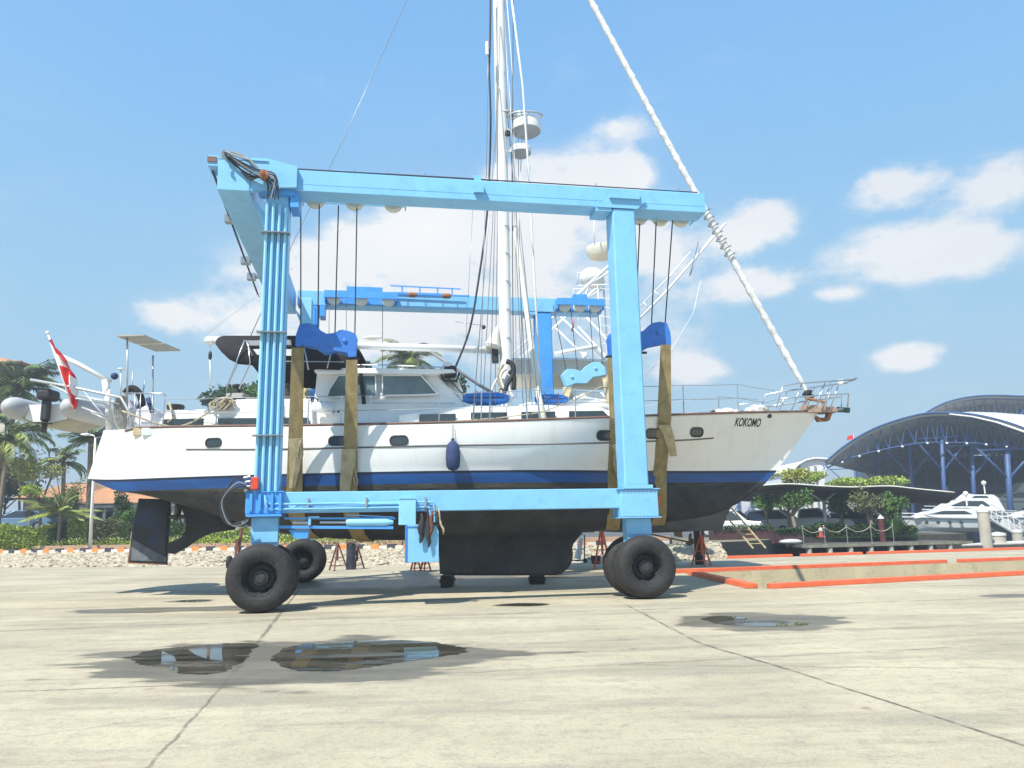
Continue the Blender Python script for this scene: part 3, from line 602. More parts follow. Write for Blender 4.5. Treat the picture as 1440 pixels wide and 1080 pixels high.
# hydraulic hoses
hose = black
def hose_px(px, v, name='hydraulic_hose', r=.018, dv=None, mt=None):
    m = MB(); pts = []
    for i, (x, y) in enumerate(px):
        vv = v if dv is None else dv[i]; u, z = MU(x, y, vv); pts.append(V((u, vv, z)))
    m.tube(spl(pts, 6), r, 7); return part(m, name, mt or hose, smooth='auto')
for k, (a, b) in enumerate((((343, 675), (333, 736)), ((346, 681), (338, 739)), ((349, 686), (345, 737)))):
    hose_px([a, (a[0]-12, a[1]-2), (320-k, 688+4*k), (310+2*k, 708), (313+4*k, 728), (322+3*k, 738), b, (350, 730)], -.40, mt=rope_g if k == 1 else None)
    hose_px([(343+k*2, 672+6*k), (352, 670+7*k)], -.40, r=.025, mt=rope_g)
hose_px([(341, 742), (336, 770), (337, 800)], -.2, r=.03, mt=stand_r)
for x, y in ((345, 672), (346, 690), (342, 735)): u, z = MU(x, y, -.36); m = MB(); m.lathe((u, -.42, z), (0, 1, 0), [(.02, 0), (.035, .02), (.035, .10)], 8); part(m, 'hose_fitting', rope_g)
# swept hoses over the near rear top corner
for k in range(3):
    hose_px([(316+3*k, 217+2*k), (330+3*k, 232+2*k), (352, 246+3*k), (372, 252-3*k), (377+6*k, 262), (375+8*k, 277)], -.50, r=.02)
for k in range(4): hose_px([(313+2*k, 213+k), (340, 228+k*2), (362, 238+k*3), (385, 244+3*k), (391-3*k, 262), (391-5*k, 280)], -.56, r=.016, mt=[black, black, rope_g, black][k])
for k in range(3): hose_px([(316, 210+k*3), (312, 216+2*k), (318, 222+2*k)], -.6, r=.012, mt=rope_g)
hose_px([(312, 212), (332, 219), (350, 224)], -.5, r=.025, mt=steel); hose_px([(324, 213), (345, 221), (362, 235)], -.45, r=.02, mt=rope_t)
u, z = MU(371, 245, -.6); m = MB(); m.lathe((u, -.60, z), (0, 1, 0), [(.05, -.03), (.11, -.02), (.11, .06), (.08, .10), (.10, .14)], 14); m.lathe((u-.02, -.66, z), (0, 1, 0), [(.03, -.04), (.06, 0)], 6); part(m, 'valve', rust, smooth='auto')
# stay ropes down the outer edge of the cross beam, with clamps
m = MB(); a = V((-1.40, -.2, 9.38)); b = V((-1.78, VF, 9.40))
m.tube([a, b], .02, 6); m.tube([a+V((.06, 0, -.1)), b+V((.06, 0, -.1))], .016, 6); part(m, 'stay_rope', rope_b)
for t in (.28, .62, .78):
    p = a.lerp(b, t); m = MB(); m.box((p.x-.09, p.y-.1, p.z-.16), (p.x+.16, p.y+.1, p.z+.04)); m.box((p.x+.1, p.y-.06, p.z-.1), (p.x+.35, p.y+.06, p.z-.02)); part(m, 'rope_clamp', rope_g)
# thin control rope and stand-offs along the near girder
m = MB(); m.tube([V((.2, -.1, 9.60)), V((4, -.1, 9.61)), V((9.95, -.1, 9.60))], .014, 6); m.tube([V((.2, -.18, 9.55)), V((5.3, -.18, 9.56))], .012, 6); part(m, 'control_rope', rope_b)
m = MB()
for u in (1.6, 3.2, 4.7, 5.35, 7.3, 9.4): m.bar((u, -.14, 9.50), (u+.06, -.14, 9.66), .02, .02)
part(m, 'rope_standoff', rope_g)
u, z = MU(672, 262, -.3); m = MB(); m.prism([V((u-.10, -.275, 9.40)), V((u+.12, -.275, 9.40)), V((u+.12, -.42, 9.36)), V((u-.10, -.42, 9.36))], (0, 0, -.22)); m.box((u-.07, -.2, 9.5), (u+.09, 0, 9.66)); part(m, 'junction_bracket', lb)
m = MB(); m.box((9.3, .1, 9.505), (9.6, .4, 9.62)); m.box((8.5, .15, 9.505), (9.25, .45, 9.60)); m.lathe((8.45, .2, 9.5), (0, 0, 1), [(.1, 0), (.1, .16), (.06, .18)], 12); part(m, 'winch_cover', lb2)
# far girder service gear
m = MB(); m.box((2.7, VF-.35, 9.50), (4.6, VF+.1, 9.53)); m.bar((2.4, VF-.5, 9.42), (5.3, VF-.5, 9.42), .05, .05); m.bar((2.6, VF-.5, 9.70), (5.0, VF-.5, 9.66), .035, .035)
for u in (3.0, 3.6, 4.2, 4.7): m.bar((u, VF-.5, 9.42), (u, VF-.5, 9.7), .03, .03)
part(m, 'service_rail', mb)
m = MB(); m.lathe((3.2, VF-.62, 9.36), (1, 0, 0), [(.05, 0), (.09, .05), (.09, .25), (.05, .3)], 10); m.lathe((4.35, VF-.62, 9.36), (1, 0, 0), [(.05, 0), (.09, .05), (.09, .25), (.05, .3)], 10); part(m, 'hose_coupling', rust)
# side cylinder, bracket box, control cabinet under the near lower beam
V1 = -.12
def pu(x, y, v=V1): u, z = MU(x, y, v); return V((u, v, z))
m = MB(); a, b = pu(487, 734.5), pu(553, 734.5); m.tube([a, a.lerp(b, .05), a.lerp(b, .85), b], .07, 14, radii=[.07, .082, .082, .04]); part(m, 'hydraulic_cylinder', lb2, smooth='auto')
m = MB(); m.tube([pu(450, 734.5), pu(488, 734.5)], .028, 8); m.tube([pu(412, 735), pu(436, 735)], .035, 8); part(m, 'piston_rod', steel, smooth='auto')
m = MB(); p = pu(434, 729); m.box((p.x, V1-.08, p.z-.14), (p.x+.05, V1+.08, p.z+.04)); p = pu(434, 729); m.box((p.x+.05, V1-.08, p.z), (p.x+.22, V1-.04, p.z+.04)); m.bar(pu(487, 724), pu(553, 727), .02, .02); part(m, 'cylinder_bracket', lb)
m = MB(); a, b = pu(406, 745), pu(470, 747); m.prism([a, pu(412, 756), pu(432, 757), pu(435, 745)], (0, .3, 0)); m.bar(pu(370, 741), pu(553, 742), .08, .06); m.bar(pu(400, 729), pu(556, 729), .05, .04); part(m, 'steering_arm', mb)
a, b = MU(561, 700, -.34), MU(585, 738, -.34); m = MB(); m.cbox((a[0], -.34, b[1]), (b[0], -.203, a[1]), c=.01); m.box((a[0]-.01, -.355, a[1]-.02), (b[0]+.01, -.345, a[1])); part(m, 'valve_box', lb2)
a, b = MU(571, 738, -.36), MU(617, 790, -.36); m = MB(); m.prism([V((a[0], -.36, a[1])), V((b[0]-.13, -.36, a[1])), V((b[0]-.04, -.36, a[1]-.04)), V((b[0], -.36, a[1]-.16)), V((b[0], -.36, b[1])), V((a[0], -.36, b[1]))], (0, .62, 0)); cb = part(m, 'control_cabinet', lb, bevel=.008)
m = MB(); m.box((a[0]-.015, -.38, b[1]), (a[0]+.02, -.365, a[1])); m.box((a[0]+.03, -.375, a[1]-.05), (b[0]-.15, -.365, a[1]-.035)); m.build('cabinet_door_edge', db, cb, local=True)
glv = mat('grimy_black_rag', (0.035, 0.033, 0.03), .9, var=.5, scale=12, bump=.5)
for x0, y0, x1_, y1, wd, mt in ((593, 722, 592, 764, .13, glv), (601, 716, 603, 770, .10, glv), (607, 718, 606, 755, .09, stand_r), (612, 718, 616, 742, .09, glv), (616, 716, 624, 752, .055, slingp), (596, 716, 606, 716, .03, glv)):
    a, b = pu(x0, y0, -.44), pu(x1_, y1, -.44); k = []
    for i in range(9):
        t = i/8; q = a.lerp(b, t)+V((R.uniform(-.02, .02), R.uniform(-.02, .02), 0)); k.append(q)
    m = MB(); m.tube(k, wd/2, 8, radii=[wd*.15]+[wd*(.28+.22*sin(t*.45)+R.uniform(-.06, .06)) for t in range(7)]+[wd*.1]); part(m, 'hanging_rag', mt, smooth=True)
m = MB(); a = pu(606, 714, -.40); m.tube([a, a+V((.12, 0, 0)), a+V((.12, 0, -.28))], .02, 6); part(m, 'rag_hook', steel)
# lifting blocks, ropes, slings
BLK = [(416, 488), (417, 472), (422, 458), (432, 456), (443, 458), (452, 467), (460, 471), (470, 470), (480, 465), (490, 467), (500, 471), (503, 478), (501, 503), (490, 504), (489, 498), (472, 495), (458, 498), (445, 490), (425, 486), (423, 489)]
def block(px, v, mt, hubs):
    P = []
    for x, y in px: u, z = MU(x, y, v); P.append(V((u, v-.13, z)))
    m = MB(); m.prism(P, (0, .07, 0)); m.prism([p+V((0, .20, 0)) for p in P], (0, .07, 0)); cx = sum(p.x for p in P)/len(P); cz = sum(p.z for p in P)/len(P)
    m.prism([V((cx, v, cz))+(V((p.x, v, p.z))-V((cx, v, cz)))*.86-V((0, .07, 0)) for p in P], (0, .15, 0))
    o = part(m, 'lifting_block', mt, bevel=.008)
    for x, y in hubs:
        u, z = MU(x, y, v); h = MB(); h.lathe((u, v-.15, z), (0, 1, 0), [(.03, -.02), (.05, -.01), (.05, .32), (.03, .33)], 12); h.build('pin', mt, o, local=True, smooth='auto')
    return P
VB = .85
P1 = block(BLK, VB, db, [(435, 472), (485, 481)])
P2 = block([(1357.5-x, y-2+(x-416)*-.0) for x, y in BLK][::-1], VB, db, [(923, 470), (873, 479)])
FB = [(789, 528), (796, 520), (806, 520), (816, 523), (824, 515), (832, 510), (842, 510), (850, 518), (851, 528), (846, 529), (833, 531), (824, 540), (808, 540), (795, 545)]
VFB = VF-1.0
P3 = block(FB, VFB, lb2, [(803, 531), (836, 519)])
P4 = block([(FB[0][0]+FB[7][0]-x-342, y) for x, y in FB][::-1], VFB, lb2, [(447, 519), (480, 531)])
def wire(px_top, px_bot, v0, v1, r=.016, mt=None):
    a = MU(*px_top, v0); b = MU(*px_bot, v1); m = MB(); m.tube([V((a[0], v0, a[1])), V((b[0], v1, b[1]))], r, 6); part(m, 'hoist_rope', mt or rope_b)
for a, b in (((423, 286), (423, 458)), ((449, 288), (447, 463)), ((476, 289), (471, 470)), ((502, 290), (499, 471))): wire(a, b, .45, VB)
for a, b in (((900, 305), (893, 470)), ((923, 306), (916, 460)), ((946, 307), (935, 460)), ((877, 303), (871, 465))): wire(a, b, .45, VB)
for x0, x1_ in ((444, 444), (463, 462), (487, 487)): wire((x0, 425), (x1_, 520), VF-.5, VFB, .014, rope_g)
for x0, x1_ in ((778, 796), (802, 812), (829, 835), (840, 848)): wire((x0, 430), (x1_, 520), VF-.5, VFB, .014, rope_b)
wire((538, 432), (538, 560), VF-.4, VF-.6, .012, rope_b)
# scaffold for the slings is finished once the hull exists
# ------------------------------------------------------------------ sailing yacht
YC = 20.3
boat = empty('sailboat', (-.15, YC, .4), 'long white sailing yacht with blue waterline stripe lifted off the ground', 'sailing yacht')
def bp_(m, name, mt, parent=None, **k): return m.build(name, mt, parent or boat, **k)
zdeck = [(-10.8, 4.13), (-10.2, 4.13), (-8.7, 4.12), (-5, 4.03), (-1.4, 4.01), (2, 4.09), (5.76, 4.30), (8.2, 4.43)]
bdeck = [(0, 1.30), (.1, 1.72), (.25, 2.12), (.45, 2.33), (.6, 2.24), (.68, 2.04), (.75, 1.70), (.87, .98), (.95, .43), (1, .035)]
bwl = [(0, 1.02), (.1, 1.5), (.25, 2.0), (.45, 2.20), (.6, 1.94), (.68, 1.58), (.75, 1.12), (.87, .42), (.95, .13), (1, .03)]
zbot = [(-10.5, 2.88), (-9.8, 2.66), (-9, 2.42), (-8, 2.1), (-6.5, 1.62), (-4.5, 1.36), (-2, 1.28), (1, 1.36), (3, 1.52), (4.3, 1.66), (5.2, 1.8), (5.9, 2.1), (6.35, 2.42), (6.6, 2.6)]
def hull_row(s):
    """half section from the deck edge down to the centreline: (x, half breadth, z)"""
    pts = []
    bd, bw = smooth_tab(bdeck, s), smooth_tab(bwl, s)
    xd = -10.2+(8.16+10.2)*s; xw = -10.66+(6.92+10.66)*s; xb = -10.5+(6.62+10.5)*s; xk = -10.5+(6.45+10.5)*s
    zd = smooth_tab(zdeck, xd); zw = 2.905+.05*max(0, 1-s/.06)**2; zb = 2.61+.30*max(0, 1-s/.05)**1.5; zk = smooth_tab(zbot, xk)
    if s > .9: zk = smooth_tab(zbot, xk)
    zk = min(zk, zb-.02)
    for i in range(9):
        t = i/8; fl = .35*t*(1-t)*max(0, (s-.72)/.28)*(bd-bw); bul = .05*4*t*(1-t)*min(1, s*4)*(1-max(0, (s-.75)/.25))
        pts.append((xd+(xw-xd)*t, bd+(bw-bd)*t-fl+bul, zd+(zw-zd)*t))
    bb = bw*.985
    pts.append((xw+(xb-xw)*.2, bw+(bb-bw)*.2, zw+(zb-zw)*.2)); pts.append((xb, bb, zb)); pts.append((xb+(xk-xb)*.04, bb*.985, zb-.10*(zb-zk) if zb-zk < 1 else zb-.11))
    z1 = pts[-1][2]; b1 = pts[-1][1]
    for i in range(1, 8):
        t = i/7; b = b1*(1-t)**2+2*b1*.94*t*(1-t); z = z1*(1-t)**2+2*(zk+.14*(z1-zk))*t*(1-t)+zk*t*t
        pts.append((xb+(xk-xb)*(.04+.96*t), b, z))
    return pts
NS = 60; rowsH = [hull_row(.5-.5*cos(pi*(i/NS)) if False else i/NS) for i in range(NS+1)]
hm = MB()
def quadrow(side_, k0, k1, slot):
    hm.k = slot; hm.grid([[V((p[0], YC-side_*p[1], p[2])) for p in r_[k0:k1+1]] for r_ in rowsH])
for sd in (1, -1):
    quadrow(sd, 0, 8, 0); quadrow(sd, 8, 9, 4); quadrow(sd, 9, 10, 1); quadrow(sd, 10, 11, 3); quadrow(sd, 11, 18, 2)
r_ = rowsH[0]
for k in range(18):
    a, b = r_[k], r_[k+1]; hm.k = 0 if k < 8 else 2
    hm.add([(a[0], YC-a[1], a[2]), (b[0], YC-b[1], b[2]), (b[0], YC+b[1], b[2]), (a[0], YC+a[1], a[2])], [(0, 1, 2, 3)])
bvh = BVHTree.FromPolygons([tuple(p) for p in hm.v], hm.f)
import bmesh
hull = bp_(hm, 'hull', [whull, boot, anti, scum, mat('navy_waterline', (.008, .02, .055), .4, var=.2)], smooth=True, fix=False)
bm = bmesh.new(); bm.from_mesh(hull.data); bmesh.ops.remove_doubles(bm, verts=bm.verts, dist=.0005); bmesh.ops.recalc_face_normals(bm, faces=bm.faces); bm.to_mesh(hull.data); bm.free()
hull.data.polygons.foreach_set('use_smooth', [True]*len(hull.data.polygons)); hull.data.set_sharp_from_angle(angle=rad(40))
def hy(x, z, off=.01):
    h = bvh.ray_cast(V((x, 5, z)), V((0, 1, 0)))
    return (h[0].y if h[0] is not None else YC-.05)-off
def on_hull(px, py, off=.01):
    Y = 18.2
    for _ in range(6): p = YP(px, py, Y); Y = hy(p.x, p.z, off)
    return YP(px, py, Y)
def ds(x): return max(0, min(1, (x+10.2)/18.36))
def deckb(x): return smooth_tab(bdeck, ds(x))
# deck, toe rail, rub rail
m = MB(); m.grid([[V((p[0], YC-p[1]*(1-2*j/6)*.995, p[2]-.03+.05*(1-(1-2*j/6)**2))) for j in range(7)] for p in [r_[0] for r_ in rowsH]]); bp_(m, 'deck', white)
for sd in (1, -1):
    m = MB(); P = [V((p[0], YC-sd*(p[1]-.01), p[2]+.02)) for p in [r_[0] for r_ in rowsH] if p[0] > -9.75]; P[0].z -= .06
    m.tube(P, .033, 6); bp_(m, 'toe_rail', teak, smooth=True)
rrp = [(262, 632), (310, 632), (360, 632), (430, 631), (520, 629), (600, 627), (700, 625.5), (800, 624), (870, 622), (930, 620), (970, 618.5), (1003, 616)]
rp = [on_hull(x, y, 0.0) for x, y in rrp]
for sd in (1, -1):
    m = MB(); m.tube(spl([p if sd > 0 else V((p.x, 2*YC-p.y, p.z)) for p in rp], 3), .022, 6); bp_(m, 'rub_rail', mat('dark_grey_rubber', (.12, .115, .11), .6, var=.1), smooth=True)
def rrect(cx, cz, w, h, r=None, n=5):
    r = min(w, h)/2*.92 if r is None else r; pts = []
    for qx, qz, a0 in ((1, 1, 0), (-1, 1, 90), (-1, -1, 180), (1, -1, 270)):
        for i in range(n+1):
            a = rad(a0+90*i/n); pts.append((cx+qx*(w/2-r)+r*cos(a), cz+qz*(h/2-r)+r*sin(a)))
    return pts
for x, y, w_, h_ in ((300, 622.5, .43, .235), (474, 620, .43, .235), (561, 619.5, .45, .25), (919, 610, .42, .24), (980, 608, .37, .23), (850, 612.5, .4, .24)):
    c = on_hull(x, y)
    for sd in (1, -1):
        def O(p, off): yy = hy(p[0], p[1], off); return V((p[0], yy if sd > 0 else 2*YC-yy, p[1]))
        m = MB(); a = rrect(c.x, c.z, w_, h_); b = rrect(c.x, c.z, w_-.06, h_-.06)
        A0 = [O(p, .004) for p in a]; A1 = [O(p, .02) for p in a]; B1 = [O(p, .02) for p in b]; B0 = [O(p, .006) for p in b]; n = len(a); vs = A0+A1+B1+B0
        m.add(vs, [(i+k*n, (i+1) % n+k*n, (i+1) % n+(k+1)*n, i+(k+1)*n) for k in range(3) for i in range(n)]); fr = bp_(m, 'portlight', black)
        m = MB(); m.add(B0, [tuple(range(n))]); m.build('glass', glass, fr)
# keel, skeg, rudder, propeller
def foil(px, t, Y=YC, name='keel', mt=anti, taper=.6, parent=None):
    P = [YP(x, y, Y) for x, y in px]; m = MB(); n = len(P); c = V((sum(p.x for p in P)/n, Y, sum(p.z for p in P)/n))
    e = [[V((q.x, Y+s*t*(.5), q.z)) for q in [c+(p-c)*f for p in P]] for s, f in ((-1, .90), (1, .90))]
    edge = [V((p.x, Y, p.z)) for p in P]
    vs = e[0]+[p+V((0, -t*.22, 0)) for p in edge]+[p+V((0, t*.22, 0)) for p in edge]+e[1]
    fs = [tuple(range(n)), tuple(range(4*n-1, 3*n-1, -1))]+[(i+k*n, i+(k+1)*n, (i+1) % n+(k+1)*n, (i+1) % n+k*n) for k in range(3) for i in range(n)]
    m.add(vs, fs); return bp_(m, name, mt, parent, smooth='auto')
foil([(616, 735), (617, 770), (619, 807), (650, 809), (775, 809), (791, 806), (798, 790), (806, 765), (822, 745), (830, 730)], .42)
rd = foil([(196, 701), (240, 702), (238, 740), (236, 765), (235, 793), (182, 791), (184, 770), (188, 735)], .15, name='rudder', mt=rudm)
m = MB(); a = [YP(x, y, YC) for x, y in ((182, 791.5), (235, 793.5))]; m.bar(a[0], a[1], .10, .03); a = [YP(x, y, YC) for x, y in ((181, 792), (184, 770))]; m.bar(a[0], a[1], .09, .03); m.build('worn_edge', rust, rd)
m = MB(); P = [YP(x, y, YC-.079) for x, y in ((186, 758), (234, 784), (234, 790), (184, 788))]; m.prism(P, (0, -.006, 0)); m.build('grey_patch', mat('weathered_grey_paint', (.12, .14, .155), .8, var=.35, scale=5, dirt=(.05, .06, .08)), rd)
foil([(238, 698), (247, 706), (257, 714), (263, 728), (263, 745), (256, 757), (243, 763), (236, 766), (236, 778), (246, 779), (265, 768), (282, 756), (300, 749), (330, 745), (335, 715), (300, 690)], .20, name='skeg')
m = MB(); p = YP(250, 727, YC); m.lathe(p, (1, 0, 0), [(.03, -.25), (.06, -.2), (.06, .12), (.02, .18)], 12)
for k in range(3):
    a = rad(90+120*k); d = V((.0, cos(a), sin(a))); q = V((0, -sin(a), cos(a))); m.add([p+d*.05-q*.03+V((.04, 0, 0)), p+d*.3-q*.10+V((.06, 0, 0)), p+d*.42, p+d*.3+q*.10-V((.06, 0, 0)), p+d*.05+q*.03-V((.04, 0, 0))], [(0, 1, 2, 3, 4)])
bp_(m, 'propeller', mat('bronze_green', (.09, .10, .07), .5, .5, var=.3), smooth='auto', solid=.02)
# registration plates at the stern
for x0, x1_, mt in ((187, 199, slingp), (199, 214, mat('pale_blue_panel', (.55, .62, .66), .6))):
    a = on_hull((x0+x1_)/2, 607, .015); m = MB(); w_ = (x1_-x0)/56/2*.95; m.cbox((a.x-w_, a.y-.02, a.z-.1), (a.x+w_, a.y+.03, a.z+.09), c=.008); bp_(m, 'deck_plate', mt)
# name in dark italic capitals
fc = bpy.data.curves.new('name_font', 'FONT'); fc.body = 'KOKOMO'; fc.size = 1.0; fc.shear = .28; fc.offset = .022; fc.space_character = .98; fc.resolution_u = 4
fo = bpy.data.objects.new('name_font', fc); C.objects.link(fo); bpy.context.view_layer.update()
me = bpy.data.meshes.new_from_object(fo.evaluated_get(bpy.context.evaluated_depsgraph_get())); bpy.data.objects.remove(fo)
bm = bmesh.new(); bm.from_mesh(me); bmesh.ops.triangulate(bm, faces=bm.faces)
bmesh.ops.subdivide_edges(bm, edges=[e for e in bm.edges if e.calc_length() > .25], cuts=2)
xs = [v.co.x for v in bm.verts]; ys = [v.co.y for v in bm.verts]; x0, x1_ = min(xs), max(xs); y0, y1 = min(ys), max(ys)
a, b = on_hull(1033, 599), on_hull(1071, 588); bm.verts.ensure_lookup_table()
for v in bm.verts:
    px, pz = a.x+(v.co.x-x0)/(x1_-x0)*(b.x-a.x), a.z+(v.co.y-y0)/(y1-y0)*(b.z-a.z)-.01
    v.co = V((px, hy(px, pz, .008), pz))-ORG[boat.name]
bm.to_mesh(me); bm.free(); me.materials.clear(); me.materials.append(mat('dark_lettering', (.02, .022, .025), .5, var=0))
no = bpy.data.objects.new('name_lettering', me); C.objects.link(no); no.parent = boat; ORG[no.name] = ORG[boat.name]; no['label'] = 'dark italic capitals reading KOKOMO'
# superstructure
def slab(px, Y, name, mt, parent=None, bev=.03, inset=0.0):
    P = [YP(x, y, Y) for x, y in px]; m = MB()
    far = [V((p.x, 2*YC-p.y, p.z)) for p in P]
    if inset:
        zc = min(p.z for p in P); zt = max(p.z for p in P)
        for p, q in zip(P, far):
            k = inset*(p.z-zc)/max(.01, zt-zc); p.y += k; q.y -= k
    n = len(P); m.add(P+far, [tuple(range(n)), tuple(range(2*n-1, n-1, -1))]+[(i, i+n, (i+1) % n+n, (i+1) % n) for i in range(n)])
    return bp_(m, name, mt, parent, bevel=bev)
def pane(px, Y, parent, name='window', mt=glass, fr=None, t=.03):
    for sd in (1, -1):
        P = [YP(x, y, Y-.012) for x, y in px]
        if sd < 0: P = [V((p.x, 2*YC-p.y, p.z)) for p in P]
        m = MB(); m.prism(P, (0, t*sd, 0)); o = m.build(name, mt, parent, bevel=.008)
        if fr:
            m = MB(); Q = P+[P[0]]
            for a, b in zip(Q, Q[1:]): m.bar(a-V((0, .006*sd, 0)), b-V((0, .006*sd, 0)), .03, .03)
            m.build('window_frame', fr, o)
cab = slab([(560, 600), (560, 583), (640, 571), (770, 569), (845, 572), (862, 579), (872, 596)], 18.75, 'cabin_trunk', white, inset=.08)
for q in ([(590, 582.5), (641, 581.5), (641, 594.5), (589, 595.5)], [(662, 580), (713, 579.5), (713, 592.5), (662, 593.5)], [(733, 579), (781, 578.5), (781, 590.5), (733, 591.5)], [(800, 578), (848, 577.5), (859, 588), (800, 590)]): pane(q, 18.72, cab)
slab([(775, 572), (790, 562), (835, 560), (860, 572)], 19.3, 'foredeck_locker', white)
ck = slab([(222, 602), (224, 590), (234, 579), (286, 576), (290, 602)], 18.95, 'aft_coaming', white, inset=.05); pane([(230, 589.5), (286, 588), (286, 598), (227, 599)], 18.90, ck)
ck = slab([(284, 602), (290, 578), (310, 573), (330, 560), (437, 560), (440, 602)], 18.85, 'cockpit_coaming', white, inset=.08); pane([(306, 588), (434, 587), (436, 597), (306, 598)], 18.81, ck)
wh = slab([(428, 600), (440, 572), (444, 523), (612, 524), (632, 545), (658, 572), (676, 600)], 19.05, 'wheelhouse', mat('wheelhouse_gelcoat', (.78, .79, .78), .35, var=.03, coat=.3), inset=.10)
pane([(476, 528), (528, 528), (529, 558), (460, 558), (463, 548)], 19.02, wh, mt=glass2, fr=white); pane([(538, 528), (592, 528), (616, 555), (538, 557)], 19.02, wh, mt=glass2, fr=white)
m = MB(); P = [YP(x, y, YC-.9) for x, y in ((622, 526), (656, 565))]; Q = [V((p.x, 2*YC-p.y, p.z)) for p in P]; n_ = V((.03, 0, .03)); m.prism([P[0]+n_, P[1]+n_, Q[1]+n_, Q[0]+n_], (.02, 0, .02)); m.build('windscreen', glass, wh)
rf = slab([(441, 521), (446, 516.5), (637, 519), (641, 523), (610, 526), (444, 525)], 18.85, 'wheelhouse_roof', white, bev=.02)
for sd in (1, -1):
    m = MB(); P = [YP(x, y, 19.0) for x, y in ((450, 517), (452, 514), (530, 513), (636, 517))]
    if sd < 0: P = [V((p.x, 2*YC-p.y, p.z)) for p in P]
    m.tube(P, .018, 6)
    for t in (476, 512, 560, 600): p = YP(t, 514, 19.0); p.y = p.y if sd > 0 else 2*YC-p.y; m.tube([p, p-V((0, 0, .1))], .012, 6)
    bp_(m, 'roof_handrail', steel)
def tpx(px, Y, name, mt=steel, r=.018, par=None, smooth_=False, mirror=False, seg_=0):
    out = []
    for sd in ((1, -1) if mirror else (1,)):
        ys = Y if isinstance(Y, (list, tuple)) else [Y]*len(px); P = [YP(x, y, yy) for (x, y), yy in zip(px, ys)]
        if sd < 0: P = [V((p.x, 2*YC-p.y, p.z)) for p in P]
        if seg_: P = spl(P, seg_)
        m = MB(); m.tube(P, r, 8); out.append(bp_(m, name, mt, par, smooth=True))
    return out[0]
tpx([(437, 563), (440, 558), (447, 562), (445, 568), (437, 563)], 18.8, 'cleat', black, .02); 
m = MB(); a = YP(440, 572, 18.8); m.tube([a, a+V((.25, 0, -.02)), a+V((.5, 0, -.08))], .1, 12, radii=[.12, .15, .11]); bp_(m, 'vent_cowl', white, smooth=True)
for x in (469, 476): a = YP(x, 579, 19.02); m = MB(); m.lathe(a, (0, -1, 0), [(.03, 0), (.03, .03)], 12); bp_(m, 'exhaust_port', black)
tpx([(446, 565), (480, 566), (560, 567), (640, 567)], 18.93, 'grab_rail', steel, .014, mirror=True)
tpx([(508, 513), (507, 530), (512, 568)], 18.9, 'blanket_strap', canvas, .05)
tpx([(606, 495), (640, 518), (672, 540), (692, 552)], YC-.4, 'boom_vang', mat('grey_strut', (.22, .22, .23), .5), .045)
# searchlight on the roof
m = MB(); a = YP(631, 523, 19.1); m.lathe(a, (1, 0, 0), [(.10, -.12), (.16, -.10), (.16, .14), (.12, .2)], 14); o = bp_(m, 'searchlight', black, smooth='auto')
m = MB(); m.ball(YP(629, 514, 19.1), (.13, .13, .09)); m.build('lamp_glass', white, o, smooth=True)
tpx([(618, 520), (624, 535), (642, 536), (646, 524)], 19.0, 'wiper_arm', black, .03)
# winches, ropes, covers round the cockpit
for x, y, Y in ((333, 549, 19.1), (404, 548, 19.1)):
    a = YP(x, y, Y); m = MB(); m.lathe(a, (0, 0, 1), [(.16, -.26), (.15, -.12), (.09, -.08), (.08, .06), (.12, .10), (.12, .14), (.05, .16)], 18); bp_(m, 'winch', black if x < 350 else rimm, smooth='auto')
a = YP(333, 560, 19.1); m = MB(); m.box((a.x-.2, 18.9, a.z-.02), (a.x+.25, 19.4, a.z+.10)); bp_(m, 'winch_base', mat('grey_pad', (.4, .4, .38), .7))
for k in range(9):
    x0 = R.uniform(296, 318); tpx([(x0, 575), (x0-4+R.uniform(-3, 3), 568), (x0+8, 560+R.uniform(-4, 4)), (x0+14, 566), (x0+4, 577)], 18.85-k*.015, 'coiled_line', rope_t, .022, seg_=4)
tpx([(172, 578), (230, 598), (262, 597), (300, 575), (322, 556)], 18.7, 'mooring_line', rope_t, .022, seg_=5)
clo = mat('pale_cover_cloth', (.66, .65, .70), .85, var=.08, scale=3, bump=.4, bscale=6)
for px in ([(175, 600), (172, 575), (178, 560), (186, 575), (192, 600)], [(188, 600), (190, 576), (205, 569), (213, 580), (214, 600)]):
    P = [YP(x, y, 19.3) for x, y in px]; m = MB(); m.prism(P, (0, 1.3, 0)); bp_(m, 'cockpit_cover', clo, bevel=.06)
tpx([(176, 553), (184, 546), (194, 551), (200, 566), (196, 575)], 19.4, 'helm_seat_cover', canvas, .09, seg_=4)
tpx([(208, 560), (212, 572), (214, 580)], 19.1, 'seat_back', navy, .06)
m = MB(); a = YP(247, 573, 19.3); m.lathe(a, (0, 0, 1), [(.2, -.06), (.22, .04), (.18, .07)], 18); bp_(m, 'stern_hatch', black, smooth='auto')
tpx([(236, 594), (244, 588), (238, 566)], 18.9, 'flag_socket', slingp, .03)
for k in range(7): tpx([(166+2*k, 556), (160+3*k, 575), (164+2*k, 598), (170+k, 607)], 19.0+.03*k, 'coiled_line', mat('grey_net_rope', (.30, .29, .26), .9, var=.3, scale=20), .035, seg_=4)
